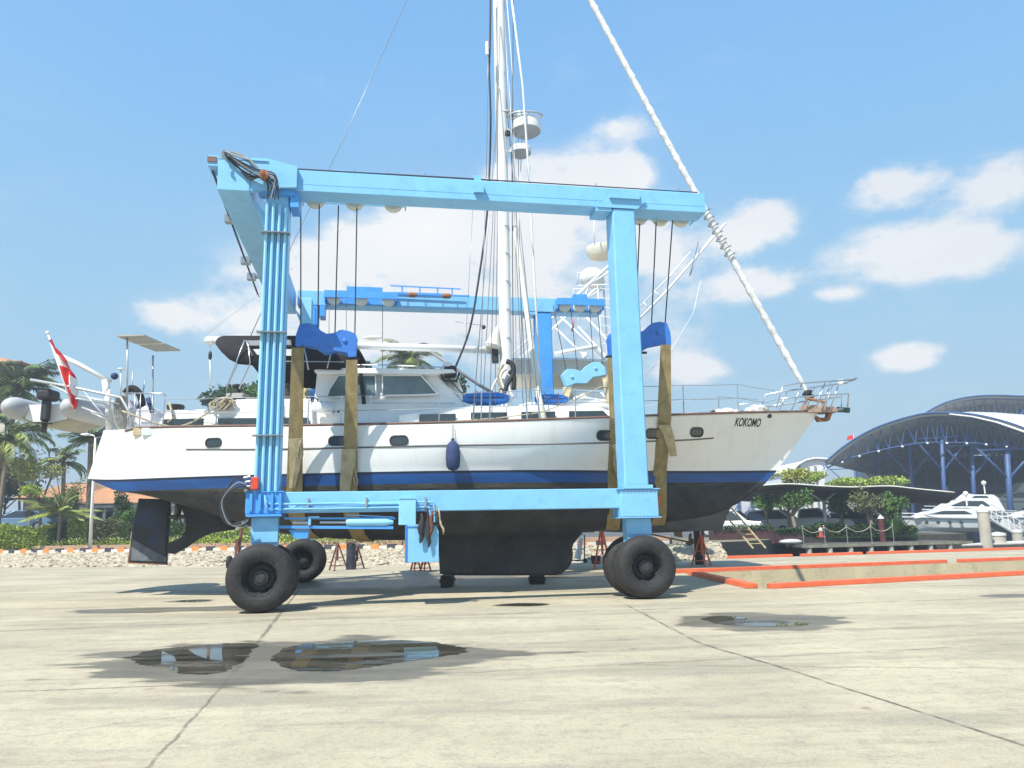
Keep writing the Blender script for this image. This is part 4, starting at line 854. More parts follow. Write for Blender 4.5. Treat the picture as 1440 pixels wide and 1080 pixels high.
# mast and what it carries
def zlist(pts, r, name, mt, n=10, rad_=None):
    m = MB(); m.tube(pts, r, n, radii=rad_); return bp_(m, name, mt, smooth=True)
MX = -.15
m = MB(); rings = []
for z in (4.05, 8, 12, 16, 20, 22.5):
    rings.append([V((MX+.165*cos(2*pi*j/20)-(z-5)*.0025, YC+.125*sin(2*pi*j/20), z)) for j in range(20)])
m.loft(rings); mast = bp_(m, 'mast', white, smooth='auto')
for z in (6.6, 7.4, 8.2, 9.0, 9.8, 10.6):
    m = MB(); m.prism([V((MX+.13, YC-.12, z)), V((MX+.02, YC-.22, z-.02)), V((MX+.16, YC-.12, z-.16))], (.02, .02, .02)); m.build('mast_step', alu, mast)
tpx([(698, 0), (698, 230)], YC-.14, 'sail_track', cream, .02)
zlist([YP(703, 493, YC), YP(293, 478, YC)], .10, 'boom', white, 12); m = MB(); a = YP(291, 479, YC); m.lathe(a, (-1, 0, 0), [(.11, -.2), (.12, -.05), (.10, .02), (.05, .05)], 12); bp_(m, 'boom_end', white, smooth='auto')
m = MB(); a = YP(524, 475, YC); m.ball(a, (.25, .1, .06)); bp_(m, 'boom_light', cream, smooth=True)
tpx([(295, 483), (296, 493)], YC, 'mainsheet_line', rope_w, .012); m = MB(); m.ball(YP(295.5, 500, YC), (.05, .05, .13)); bp_(m, 'pulley_block', black, smooth=True)
tpx([(295, 505), (297, 545)], YC, 'mainsheet_line', rope_w, .02)
m = MB(); a = YP(700, 494, YC); m.cbox((a.x-.16, YC-.13, a.z-.32), (a.x+.02, YC+.13, a.z+.12)); bp_(m, 'gooseneck', rimm)
for px, r, mt in (([(712, 508), (720, 512), (722, 525), (714, 540), (709, 552)], .07, black), ([(716, 522), (723, 530), (722, 548)], .06, glv), ([(708, 512), (700, 530), (706, 548)], .04, rope_t), ([(720, 530), (716, 545), (722, 560)], .045, rope_w), ([(706, 520), (695, 540), (690, 552)], .03, rope_w), ([(700, 515), (704, 535), (700, 555)], .03, rope_t), ([(712, 518), (704, 528), (708, 545), (714, 556)], .04, rope_w)): tpx(px, YC-.3, 'coiled_halyard', mt, r, seg_=4)
m = MB(); a = YP(693, 478, YC-.1); m.lathe(a+V((0, 0, -.15)), (.25, 0, 1), [(.02, .55), (.16, .15), (.22, 0), (.18, -.08), (.04, -.1)], 16); bp_(m, 'canvas_bag', cream, smooth='auto')
tpx([(640, 452), (680, 458)], YC-.1, 'thin_spreader', rope_g, .008); m = MB(); m.ball(YP(680, 460, YC-.1), .06); bp_(m, 'pulley_block', black, smooth=True)
# radar shelf and domes on the mast's forward face
def dome(px, py, r, h, name='radar_dome'):
    a = YP(px, py, YC); m = MB(); m.lathe(a, (0, 0, 1), [(r*.7, -h/2), (r, -h*.38), (r*1.02, h*.1), (r*.95, h*.4), (r*.6, h/2), (.02, h*.52)], 28); o = bp_(m, name, white, smooth='auto')
    m = MB(); m.lathe(a, (0, 0, 1), [(r*.72, -h/2-.05), (r*.98, -h*.42)], 28); m.build('dome_base', mat('grey_dome_base', (.35, .36, .37), .6), o, smooth='auto')
dome(740, 178, .42, .40); dome(732, 212, .30, .22)
m = MB(); c = YP(738, 163, YC)
for rr_, rot in ((.50, 0),):
    P = [c+V((rr_*cos(t), rr_*sin(t)*.9, .12*sin(t))) for t in [2*pi*i/24 for i in range(25)]]; m.tube(P, .03, 6)
    for t in range(0, 24, 4): m.tube([P[t], c+V((-.45, 0, 0))], .012, 5)
bp_(m, 'radar_guard', alu, smooth=True)
m = MB(); a = YP(712, 158, YC); m.box((a.x-.15, YC-.12, a.z-.02), (a.x+.25, YC+.12, a.z+.02)); m.bar(a+V((0, 0, -.5)), YP(726, 192, YC), .05, .05); m.bar(YP(712, 212, YC), YP(735, 218, YC), .05, .05); bp_(m, 'radar_bracket', alu)
m = MB(); m.lathe(YP(714, 187, YC-.2), (0, 0, 1), [(.08, -.07), (.08, .04), (.03, .08)], 10); bp_(m, 'steaming_light', black, smooth='auto')
m = MB(); m.lathe(YP(731, 160, YC-.3), (0, 0, 1), [(.03, -.15), (.06, -.02), (.06, .08), (.02, .1)], 10); bp_(m, 'deck_light', cream, smooth='auto')
# standing rigging and halyards
MT = V((MX-.02, YC, 19.8))
def rig(a, b, r, name, mt): m = MB(); m.tube([a, b], r, 6); return bp_(m, name, mt, smooth=True)
for x, zt, xo in ((-.55, 16, 0), (.35, 19.8, .06), (.65, 14.5, .1), (-.95, 14, -.05)):
    for sd in (1, -1):
        rig(V((x, YC-sd*(deckb(x)-.08), smooth_tab(zdeck, x)+.05)), V((MX+xo, YC-sd*.15, zt)), .012, 'shroud', rope_g)
        m = MB(); a = V((x, YC-sd*(deckb(x)-.08), smooth_tab(zdeck, x))); d = (V((MX, YC, zt))-a).normalized(); m.tube([a, a+d*.5], .022, 6); bp_(m, 'turnbuckle', steel)
for px, Y, r, mt in (([(717, -20), (735, 120), (744, 250), (752, 400), (762, 575)], YC-.5, .028, rope_w), ([(712, -10), (722, 120), (724, 300), (726, 560)], YC-.2, .011, rope_w), ([(722, -10), (720, 250), (722, 545)], YC-.25, .011, rope_b), ([(727, 60), (730, 300), (735, 560)], YC+.3, .01, rope_g), ([(735, 180), (728, 330), (736, 480), (742, 560)], YC+.1, .014, rope_w)):
    tpx(px, Y, 'halyard', mt, r)
tpx([(725, 322), (728, 345), (741, 440), (758, 558), (765, 590)], [YC-.2, YC-.3, YC-.8, YC-1.4, YC-1.7], 'stowed_pole', cream, .07); tpx([(723, 318), (727, 335)], YC-.2, 'pole_end', mat('grey_strut', (.22, .22, .23), .5), .06)
tpx([(690, -10), (689, 60), (688, 100), (690, 180), (685, 300), (672, 400), (660, 465), (641, 515)], YC-.35, 'signal_cable', rope_b, .028, seg_=5)
tpx([(687, 50), (686, 120), (684, 250)], YC-.5, 'thin_line', rope_g, .008); m = MB(); a = YP(685, 68, YC-.5); m.tube([a+V((0, 0, .2)), a+V((0, 0, -.2))], .05, 8); bp_(m, 'line_insulator', white)
tpx([(683, 250), (676, 545)], YC-.5, 'thin_line', rope_g, .008); tpx([(665, 290), (655, 480)], YC-.5, 'thin_line', rope_g, .006)
tpx([(577, -10), (481, 200), (415, 335), (318, 548)], [YC-.1, YC-.1, YC-.1, YC-.5], 'backstay', rope_g, .011); tpx([(290, 470), (355, 421), (700, 150)], YC, 'topping_lift', alu, .005)
# furled headsail on its stay, lashing
m = MB(); a, b = YP(826, -8, YC), YP(1136, 553, YC); N = 110; P = []; rr_ = []
for i in range(N+1):
    t = i/N; p = a.lerp(b, t)-V((0, 0, .10*4*t*(1-t))); P.append(p); rr_.append((.088 if t < .93 else .088-.04*(t-.93)/.07)*(1+.13*sin(i*1.9)+R.uniform(-.06, .06)))
m.tube(P, .1, 10, radii=rr_); bp_(m, 'furled_headsail', sailc, smooth=True)
m = MB()
for k in range(7):
    i = 61+2*k; p = P[i]; d = (P[i+1]-P[i-1]).normalized(); m.tube([p+(d.orthogonal()*cos(t)+d.cross(d.orthogonal())*sin(t))*.102+d*t*.02 for t in [2*pi*j/10 for j in range(11)]], .018, 5)
bp_(m, 'sail_lashing', rope_g)
tpx([(985, 350), (970, 388), (982, 340)], YC, 'loose_line', rope_g, .015)
m = MB(); m.lathe(YP(1137, 556, YC), (b-a).normalized(), [(.05, -.15), (.14, -.1), (.14, -.04), (.09, 0), (.13, .04), (.13, .1), (.05, .12)], 14); bp_(m, 'furling_drum', black, smooth='auto')
# pulpit, bowsprit, anchor
for sd in (1, -1):
    def PU(px, hb, name='pulpit_rail', r=.02, mt=steel):
        P = [V((q.x, YC-sd*h, q.z)) for q, h in zip([YP(x, y, YC-.2) for x, y in px], hb)]; m = MB(); m.tube(P, r, 8); bp_(m, name, mt, smooth=True)
    PU([(1082, 578), (1092, 547), (1115, 543), (1202, 534)], [.75, .7, .6, .22]); PU([(1085, 566), (1115, 562), (1150, 558), (1193, 554), (1192, 572)], [.72, .6, .45, .22, .2])
    for x0, y0, x1_, y1, h in ((1106, 580, 1121, 543, .6), (1144, 575, 1157, 539, .4), (1156, 578, 1166, 538, .3), (1166, 578, 1180, 537, .25), (1122, 579, 1130, 562, .5)): PU([(x0, y0), (x1_, y1)], [h, h*.9], r=.016)
m = MB(); m.box((YP(1200, 534, YC).x-.03, YC-.24, YP(1200, 534, YC).z-.02), (YP(1200, 534, YC).x+.02, YC+.24, YP(1200, 534, YC).z+.02)); bp_(m, 'pulpit_nose', steel)
m = MB(); a = YP(1182, 537, YC-.2); m.box((a.x-.06, a.y-.05, a.z-.06), (a.x+.06, a.y+.05, a.z+.06)); bp_(m, 'bow_light', white)
m = MB(); P = [YP(x, y, YC) for x, y in ((1128, 570), (1172, 574), (1174, 581), (1128, 582))]; m.prism([p-V((0, .22, 0)) for p in P], (0, .44, 0)); bp_(m, 'bowsprit', mat('pink_weathered_teak', (.36, .25, .20), .7, var=.2, scale=8), bevel=.02)
tpx([(1150, 575), (1160, 566), (1135, 560), (1130, 572)], YC-.1, 'anchor_chain', rust, .045)
tpx([(1150, 580), (1165, 577), (1185, 576)], YC-.15, 'anchor_shank', rope_g, .035)
tpx([(1177, 576), (1184, 576), (1194, 577)], YC, 'roller_bumper', mat('dark_teal_rubber', (.04, .08, .09), .6), .075)
m = MB(); P = [YP(x, y, YC) for x, y in ((1145, 585), (1150, 593), (1165, 592), (1168, 583), (1163, 580), (1161, 588), (1152, 588))]; m.prism([p-V((0, .1, 0)) for p in P], (0, .2, 0)); bp_(m, 'anchor', rust, bevel=.01)
m = MB(); a = on_hull(1082, 585, .01); m.lathe(a, (0, -1, 0), [(.06, 0), (.06, .02), (.03, .03)], 12); bp_(m, 'hawse_hole', black)
# foredeck gear
for x, y, rx, rz, mt in ((1065, 575, .22, .12, white), (1053, 577, .1, .08, white), (1075, 577, .1, .08, rope_t), (1022, 580, .2, .12, cream), (1010, 580, .12, .09, white), (1002, 581, .06, .07, black), (1034, 580, .09, .07, white)):
    m = MB(); p = YP(x, y, YC-.3); m.ball(p, (rx, .25, rz)); bp_(m, 'deck_fitting', mt, smooth=True)
tpx([(1040, 581), (1040, 569), (1058, 566), (1073, 572), (1076, 579)], YC-.5, 'windlass_guard', steel, .014)
# stanchions and lifelines
sx = [-8.6, -7.2, -4.9, -4.1, -3.4, -1.75, -.75, 1.5, 2.85, 4.25, 5.75]
for sd in (1, -1):
    tops = []
    for x in sx:
        a = V((x, YC-sd*(deckb(x)-.07), smooth_tab(zdeck, x))); t = V((.02, 0, .72 if x < 0 else .76)); m = MB(); m.tube([a, a+t], .016, 6); m.lathe(a, (0, 0, 1), [(.05, 0), (.03, .05)], 8); bp_(m, 'stanchion', steel); tops.append(a+t)
    fore = YP(1090, 549, YC-.7); fore = V((fore.x, YC-sd*.7, fore.z))
    for f in (1.0, .52):
        P = []
        for a, b in zip(tops+[fore], (tops+[fore])[1:]):
            z = V((0, 0, (1-f)*-.74)); P += sag(a+z, b+z, .012, 4)[:-1]
        m = MB(); m.tube(P+[fore+V((0, 0, (1-f)*-.5))], .008, 5); bp_(m, 'lifeline', rope_g)
tpx([(640, 592), (700, 588), (760, 580), (800, 566), (845, 544), (868, 544)], 18.3, 'preventer_line', rope_t, .014)
# canvas awning over the cockpit with its bows
m = MB(); topc = [(303, 480), (306, 475), (314, 472), (350, 472), (400, 472), (440, 472), (480, 474), (488, 478), (491, 486)]; botc = [(304, 484), (311, 494), (322, 505), (336, 512), (390, 516), (440, 519), (478, 520), (488, 511), (492, 490)]
rows = []
for (x0, y0), (x1_, y1) in zip(topc, botc):
    a, b = YP(x0, y0, YC-1.25), YP(x1_, y1, YC-1.5); row = [b, b.lerp(a, .5)+V((0, -.03, 0)), a]
    for k in range(1, 6): t = k/6; row.append(V((a.x, YC-1.25+2.5*t, a.z+.13*sin(pi*t))))
    row += [V((q.x, 2*YC-q.y, q.z)) for q in reversed(row[:3])]; rows.append(row)
m.grid(rows); bim = bp_(m, 'cockpit_awning', canvas, smooth='auto', solid=.015)
m = MB(); P = [YP(x, y, YC-1.45) for x, y in ((347, 479), (410, 478), (410, 485), (352, 486))]; m.prism(P, (0, -.012, 0)); m.build('awning_window', mat('grey_vinyl_window', (.32, .33, .35), .3), bim)
m = MB(); P = [YP(x, y, YC-1.52) for x, y in ((356, 491), (426, 491), (426, 501), (362, 499))]; m.prism(P, (0, -.012, 0)); m.build('awning_window', mat('white_vinyl_window', (.62, .62, .6), .4), bim)
for px in ([(344, 478), (332, 510), (318, 547)], [(349, 486), (352, 510), (336, 547)], [(346, 479), (355, 500)], [(392, 480), (398, 520)], [(428, 490), (434, 520)], [(466, 495), (460, 518)]): tpx(px, YC-1.5, 'awning_bow', steel, .018, mirror=True)
tpx([(395, 508), (484, 509)], YC-1.53, 'awning_pole', alu, .01)
tpx([(395, 560), (397, 580), (404, 597)], 18.8, 'loose_cable', rope_b, .012, seg_=4)
# stern arch, davits, solar panels
tpx([(153, 607), (152, 570), (151, 548)], YC-1.1, 'davit_post', white, .075); tpx([(78, 497), (110, 512), (155, 537)], YC-1.1, 'davit_arm', white, .06); tpx([(148, 535), (150, 550), (146, 556)], YC-1.1, 'davit_head', white, .09)
m = MB(); m.ball(YP(161, 529, YC-1.1), (.09, .1, .09)); bp_(m, 'masthead_cap', navy, smooth=True)
for px, r in (([(43, 534), (100, 544), (170, 559), (182, 580), (188, 605)], .035), ([(70, 541), (90, 550), (104, 560), (150, 568)], .025), ([(117, 549), (135, 572), (165, 605)], .022), ([(115, 573), (150, 586)], .025), ([(128, 580), (155, 592)], .02), ([(110, 556), (135, 562), (168, 568)], .02)): tpx(px, YC-1.35, 'davit_tube', alu, r, mirror=(r > .034))
tpx([(175, 553), (228, 553), (233, 557)], YC-1.4, 'pushpit_rail', steel, .018, mirror=True); tpx([(168, 578), (330, 577)], YC-1.45, 'pushpit_rail', steel, .012, mirror=True)
for x in (188, 196, 213): tpx([(x, 603), (x+2, 553)], YC-1.42, 'pushpit_post', steel, .013, mirror=True)
for x, y0, y1, Y in ((179, 556, 475, YC-1.3), (215, 570, 500, YC-.2)):
    tpx([(x, y0), (x, y1)], Y, 'panel_pole', alu, .025)
pm = mat('solar_panel_back', (.42, .40, .34), .6, var=.1, scale=6); pf = mat('solar_cell_blue', (.02, .03, .08), .2)
def panel(a, b, c, d):
    n = (b-a).cross(d-a).normalized()
    if n.z < 0: n = -n
    m = MB(); m.prism([a, b, c, d], n*.03); o = bp_(m, 'solar_panel', pm)
    m = MB(); q = [a, b, c, d]; ctr = (a+b+c+d)/4; m.prism([ctr+(p-ctr)*.96+n*.032 for p in q], n*.004); m.build('solar_cells', pf, o)
    m = MB()
    for k in range(1, 10): t = k/10; m.bar(a.lerp(b, t)-n*.006, d.lerp(c, t)-n*.006, .012, .008)
    m.build('panel_rib', alu, o)
a, b = YP(163, 473, YC-1.5), YP(202, 472, YC-1.5); zt = .0
panel(a, b, b+V((.05, 0.92, .02)), a+V((.05, 0.92, .02))); a2 = a+V((.06, 0.97, .02)); b2_ = b+V((.06, 0.97, .02)); panel(a2, b2_, b2_+V((.05, 0.92, .02)), a2+V((.05, 0.92, .02)))
tpx([(170, 520), (170, 556)], YC-.6, 'gps_mast', white, .02); m = MB(); m.ball(YP(170, 519, YC-.6), (.09, .09, .03)); bp_(m, 'gps_dome', white, smooth=True)
tpx([(187, 523), (184, 556)], YC-.9, 'whip_aerial', alu, .015); tpx([(204, 536), (198, 566)], YC-.9, 'fishing_rod', alu, .02)
# ------------------------------------------------------------------ slings wrapped under the hull (parts of the lift)
lroot = Matrix.Translation(LO) @ Matrix.Rotation(LA, 4, 'Z'); linv = lroot.inverted()
def slingstrap(px_top, Ytop, px_hull, w_, near=True, mt=sling, under=True):
    top = YP(*px_top, Ytop); hx = on_hull(*px_hull, .03).x if near else px_hull[0]
    pts = [top]
    Cc = []; z = smooth_tab(zdeck, hx)-.02; far_ = []
    while z > 1.4:
        h = bvh.ray_cast(V((hx, 5, z)), V((0, 1, 0)))
        if h[0] is None or h[0].y > YC-1.0: break
        Cc.append((h[0].y-.035, z)); z -= .13
    y = Cc[-1][0]+.12
    while y < YC:
        h = bvh.ray_cast(V((hx, y, -3)), V((0, 0, 1)))
        if h[0] is not None: Cc.append((y, h[0].z-.035))
        y += .16
    k_ = next((i for i in range(1, len(Cc)) if Cc[i][1] >= Cc[i-1][1] or Cc[i][0] > YC-1.2), len(Cc)); ty = top.y if near else 2*YC-top.y
    st_ = []
    for q in [(ty, top.z)]+Cc[:k_]:
        while len(st_) >= 2 and (st_[-1][0]-st_[-2][0])*(q[1]-st_[-2][1])-(st_[-1][1]-st_[-2][1])*(q[0]-st_[-2][0]) <= 0: st_.pop()
        st_.append(q)
    taut = st_[1:]+Cc[k_:]
    if near: full = taut+[(2*YC-y, z) for y, z in reversed(Cc)]
    else: full = [(2*YC-y, z) for y, z in taut]
    P = [top]; h0 = full[0]
    for k in range(1, 6): t = k/6; P.append(V((top.x+(hx-top.x)*t, top.y+(h0[0]-top.y)*t, top.z+(h0[1]-top.z)*t)))
    for y, z in full: P.append(V((hx, y, z)))
    m = MB(); L0 = []
    for i, p in enumerate(P):
        d = (P[min(i+1, len(P)-1)]-P[max(i-1, 0)]).normalized(); n = d.cross(V((1, 0, 0))).normalized(); wd = w_*(.72+.28*min(1, i/6))
        L0.append([p-V((wd/2, 0, 0)), p+V((0, 0, 0))+n*.0-V((0, .012, 0)), p+V((wd/2, 0, 0)), p+V((wd/2, 0, 0))+n*.025, p-V((wd/2, 0, 0))+n*.025])
    m.loft(L0); m.v = [linv @ p for p in m.v]; part(m, 'sling', mt); return P
YB = 16.95
s1 = slingstrap((419, 489), YB-.0, (413, 660), .38); s2 = slingstrap((495, 506), YB+.25, (491, 660), .36); s3 = slingstrap((861, 503), YB+1.1, (864, 660), .34); s4 = slingstrap((936, 485), YB+1.2, (928, 660), .34)
for px, hx in (((797, 545), 1.9), ((852, 528), 3.05), ((500, 545), -4.6), ((430, 540), -5.9)): slingstrap(px, 23.5, (hx, 0), .36, near=False, mt=slingp)
def sy(S, z):
    for a, b in zip(S, S[1:]):
        if b.z <= z <= a.z: return a.y+(b.y-a.y)*(z-a.z)/(b.z-a.z+1e-9)
    return S[len(S)//4].y
def on_sling(x, y, S, off):
    Y = 18.2
    for _ in range(5): p = YP(x, y, Y); Y = sy(S, p.z)-off
    return YP(x, y, Y)
def flap(px, S, mt=slingp, par=None, off=.05, w_=.3):
    P = [on_sling(x, y, S, off) for x, y, _ in px]; m = MB(); rows = []
    for (x, y, w2), p in zip(px, P): rows.append([p-V((w2, 0, 0)), p+V((0, -.02, 0)), p+V((w2, 0, 0))])
    m.grid(rows); m.v = [linv @ p for p in m.v]; o = part(m, 'sling_end', mt, parent=par or lift, solid=.02); return o
flap([(416, 617, .17), (417, 640, .16), (414, 665, .10), (411, 686, .07)], s1); flap([(491, 631, .16), (489, 655, .15), (486, 680, .13), (485, 692, .11)], s2)
flap([(869, 625, .14), (874, 650, .12), (872, 672, .07)], s3); flap([(935, 597, .14), (941, 615, .12), (947, 641, .09)], s4, off=.07)
flap([(924, 697, .15), (922, 712, .13), (916, 726, .10)], s4, mt=mat('faded_orange_patch', (.42, .15, .06), .9, var=.3), off=.03)
def loopr(px, S, off=.09, r=.014, mt=slingp):
    P = [on_sling(x, y, S, off) for x, y in px]; m = MB(); m.tube(spl(P, 4), r, 6); m.v = [linv @ p for p in m.v]; part(m, 'sling_tie', mt, smooth=True)
loopr([(422, 620), (424, 640), (421, 648), (419, 640), (422, 622)], s1); loopr([(500, 636), (499, 660), (503, 676), (500, 684), (497, 670)], s2); loopr([(868, 628), (864, 650), (872, 676), (878, 650), (874, 628)], s3, r=.035); loopr([(926, 588), (924, 596), (930, 604)], s4)
# shackles under the blocks
for x, y, v in ((418, 488, VB), (497, 504, VB), (859, 502, VB), (936, 484, VB), (902, 496, VB), (797, 546, VFB), (852, 529, VFB)):
    u, z = MU(x, y, v); m = MB(); m.bar((u-.13, v, z), (u+.13, v, z), .07, .05); part(m, 'shackle', black)
# ------------------------------------------------------------------ things on and by the yacht
p = on_hull(637, 640, .17); m = MB(); m.lathe(p, (0, 0, 1), [(.02, -.36), (.10, -.34), (.155, -.27), (.17, -.1), (.165, .1), (.13, .25), (.07, .31), (.04, .34), (.04, .39)], 20)
q = on_hull(637, 597, .06); m.tube([p+V((0, 0, .36)), q], .01, 5); solo(m, 'boat_fender', navy, 'navy blue boat fender hanging on the white hull above the blue stripe', 'fender', smooth='auto')
def kayak(x0, x1_, y, Y, h, label, tail=.15):
    m = MB(); a, b = YP(x0, y, Y), YP(x1_, y, Y); n = 12; rings = []
    for i in range(n+1):
        t = i/n; r_ = max(.03, (sin(pi*min(.97, .03+t*.94)))**.38)*h; p = a.lerp(b, t); rings.append([p+V((0, .26*cos(q)*r_/h, r_*sin(q)*(1 if sin(q) > 0 else .9))) for q in [2*pi*j/12 for j in range(12)]])
    m.loft(rings); k = empty('kayak', ((a.x+b.x)/2, Y, a.z-h), label, 'kayak', 'kayaks lashed on the cabin top'); o = m.build('hull', kay, k, smooth=True)
    m = MB()
    for t in (.3, .7): p = a.lerp(b, t); m.tube([p+V((0, .29*cos(q), (h+.02)*sin(q))) for q in [2*pi*j/14 for j in range(15)]], .010, 5)
    m2 = MB(); m2.bar(a.lerp(b, .1)+V((0, -.3, -.02)), a.lerp(b, .9)+V((0, -.3, -.02)), .02, .03); m2.build('rub_strip', navy, k); m.build('lashing', rope_g, k)
kayak(651, 716, 561, 19.2, .19, 'longer bright blue covered kayak on the cabin top left of the mast foot'); kayak(752, 799, 562, 19.3, .14, 'shorter bright blue covered kayak on the cabin top right of the mast foot')
# ensign on a raked staff
st = empty('ensign_flag', YP(100, 590, 18.9), 'red and white ensign hanging limp from a raked staff at the stern', 'flag')
m = MB(); a, b = YP(104, 578, 18.9), YP(67, 468, 18.9); m.tube([a, b], .025, 8); m.ball(b, .05); m.build('flagstaff', white, st, smooth=True)
m = MB(); d = (a-b)
band = []
for i in range(17):
    t = i/16; p = b.lerp(a, .06+.82*t); wd = [.05, .12, .2, .28, .34, .36, .40, .42, .40, .36, .32, .30, .26, .22, .22, .18, .1][i]
    row = []
    for j in range(9): s_ = j/8; row.append(p+V((wd*s_+.02, .10*sin(s_*9+i*.5)*(.4+s_), -.10*s_-.16*s_*s_)))
    band.append(row)
def fl(i, j): return 1 if (4 <= i < 7 and j < 4) or (8 <= i < 11 and j > 3) or (11 <= i < 13 and j > 4) else 0
for i in range(16):
    for j in range(8): m.add([band[i][j], band[i+1][j], band[i+1][j+1], band[i][j+1]], [(0, 1, 2, 3)], fl(i, j))
m.build('flag_cloth', [redf, whf], st, solid=.006)
# inflatable tender in the davits
td = empty('inflatable_dinghy', YP(62, 605, 19.9), 'grey inflatable dinghy with outboard slung in davits behind the stern', 'dinghy')
YN = 19.3
for x, y in ((22, 574), (104, 574)):
    a = YP(x, y, YN); m = MB(); r0_ = .28
    P = [a+V((0, t, .0)) for t in (-.42, -.36, -.25, -.1, 0, .6, 1.4)]; rr_ = [.06, .15, .225, .27, r0_, r0_, r0_]
    cx = (YP(22, 574, YN).x+YP(104, 574, YN).x)/2; P += [V((a.x+(cx-a.x)*q, a.y+1.4+dy, a.z+dz)) for q, dy, dz in ((.12, .6, .05), (.4, 1.1, .14), (.75, 1.4, .22), (1, 1.48, .24))]; rr_ += [.27, .26, .25, .25]
    m.tube(P, r0_, 18, radii=rr_); m.build('tube', grub, td, smooth=True)
a, b = YP(22, 574, YN), YP(104, 574, YN); m = MB(); z = a.z
rows = []
for y_, k, zc in ((.1, 1, -.42), (.9, 1, -.46), (1.7, .85, -.42), (2.4, .5, -.2), (2.8, .1, .1)):
    cx = (a.x+b.x)/2; hw = (b.x-a.x)/2*k; rows.append([V((cx+hw*s, YN+y_, z+(-.12 if abs(s) == 1 else zc+.18*abs(s)))) for s in (-1, -.6, 0, .6, 1)])
m.grid(rows); m.build('bottom', tan_b, td, smooth='auto', solid=.03)
m = MB(); m.prism([V((a.x+.2, YN+.1, z+.10)), V((b.x-.2, YN+.1, z+.10)), V((b.x-.2, YN+.1, z-.28)), V(((a.x+b.x)/2, YN+.1, z-.42)), V((a.x+.2, YN+.1, z-.28))], (0, .06, 0)); m.build('transom', white, td)
m = MB(); m.box((a.x+.25, YN+.9, z-.05), (b.x-.25, YN+1.15, z)); m.build('seat', white, td)
cx = YP(66, 560, YN-.1).x; cz = YP(66, 562, YN-.1).z
m = MB(); m.cbox((cx-.20, YN-.28, cz-.02), (cx+.17, YN+.22, cz+.26), c=.05); om = m.build('outboard_motor', black, td, bevel=.03)
m = MB(); m.cbox((cx-.09, YN-.18, cz-.55), (cx+.07, YN+.02, cz-.02)); m.prism([V((cx-.02, YN-.22, cz-.5)), V((cx-.02, YN+.02, cz-.5)), V((cx-.02, YN-.02, cz-.85)), V((cx-.02, YN-.14, cz-.85))], (.04, 0, 0)); m.box((cx-.16, YN-.3, cz-.62), (cx+.14, YN, cz-.59)); m.build('leg', rimm, om)
m = MB()
for k in range(3): t = 2*pi*k/3+.4; m.prism([V((cx, YN-.24, cz-.72)), V((cx+.13*cos(t), YN-.24, cz-.72+.13*sin(t))), V((cx+.13*cos(t+.5), YN-.22, cz-.72+.13*sin(t+.5)))], (0, .015, 0))
m.build('propeller', rimm, om)
m = MB(); m.tube([V((cx, YN+.2, cz+.15)), V((cx-.45, YN+.5, cz+.12))], .03, 8); m.build('tiller', black, om)
# ------------------------------------------------------------------ sport fishing boat standing behind the yacht
YF = 29.0
fb = empty('sport_fishing_boat', YP(900, 790, YF), 'white sport fishing boat with tall tube tower and outriggers standing behind the yacht', 'fishing boat')
fwht = mat('white_boat_paint', (.78, .77, .72), .4, var=.05, coat=.2); fgr = mat('grey_blue_bottom_paint', (.10, .12, .14), .7, var=.3, scale=1.5)
def fx(x, y, dY=0): return YP(x, y, YF+dY)
m = MB(); rings = []
for x, k, yt, yk in ((560, .03, 600, 640), (600, .5, 604, 700), (680, .9, 610, 738), (800, 1, 618, 746), (900, 1, 622, 750), (1006, .95, 624, 746)):
    a, b = fx(x, yt), fx(x, yk); h = 2.1*k; zc = a.z*.35+b.z*.65
    rings.append([V((a.x, YF-h, a.z)), V((a.x, YF-h*.95, zc)), V((a.x, YF-h*.85, zc-.2)), V((a.x, YF, b.z)), V((a.x, YF+h*.85, zc-.2)), V((a.x, YF+h*.95, zc)), V((a.x, YF+h, a.z))])
n = 7; vs = [p for r_ in rings for p in r_]; m.v = vs
for i in range(len(rings)-1):
    for j in range(n): m.f.append((i*n+j, i*n+(j+1) % n, (i+1)*n+(j+1) % n, (i+1)*n+j)); m.m.append(1 if 2 <= j <= 3 else 0)
m.f += [tuple(range(n-1, -1, -1)), tuple((len(rings)-1)*n+j for j in range(n))]; m.m += [0, 0]
m.build('hull', [fwht, fgr], fb, smooth='auto')
def fpoly(px, hw, name, mt, par=fb, bev=.04):
    P = [fx(x, y, -hw) for x, y in px]; m = MB(); far = [V((p.x, 2*YF-p.y, p.z)) for p in P]; n = len(P)
    m.add(P+far, [tuple(range(n)), tuple(range(2*n-1, n-1, -1))]+[(i, i+n, (i+1) % n+n, (i+1) % n) for i in range(n)]); return m.build(name, mt, par, bevel=bev)
ca = fpoly([(690, 622), (700, 580), (740, 566), (800, 562), (812, 556), (880, 566), (890, 622)], 1.7, 'cabin', fwht); fpoly([(705, 592), (745, 575), (860, 575), (860, 592)], 1.72, 'window', glass, ca, 0)
fpoly([(780, 562), (800, 548), (850, 552), (868, 566)], 1.3, 'bridge_console', fwht)
top = fpoly([(722, 512), (724, 504), (800, 505), (876, 509), (878, 529), (800, 527), (724, 526)], 1.5, 'hardtop', mat('beige_hardtop', (.74, .68, .55), .6, var=.06), bev=.05)
fpoly([(718, 503.5), (800, 503), (880, 507), (880, 510), (800, 506), (718, 506)], 1.6, 'hardtop_rim', white, bev=0)
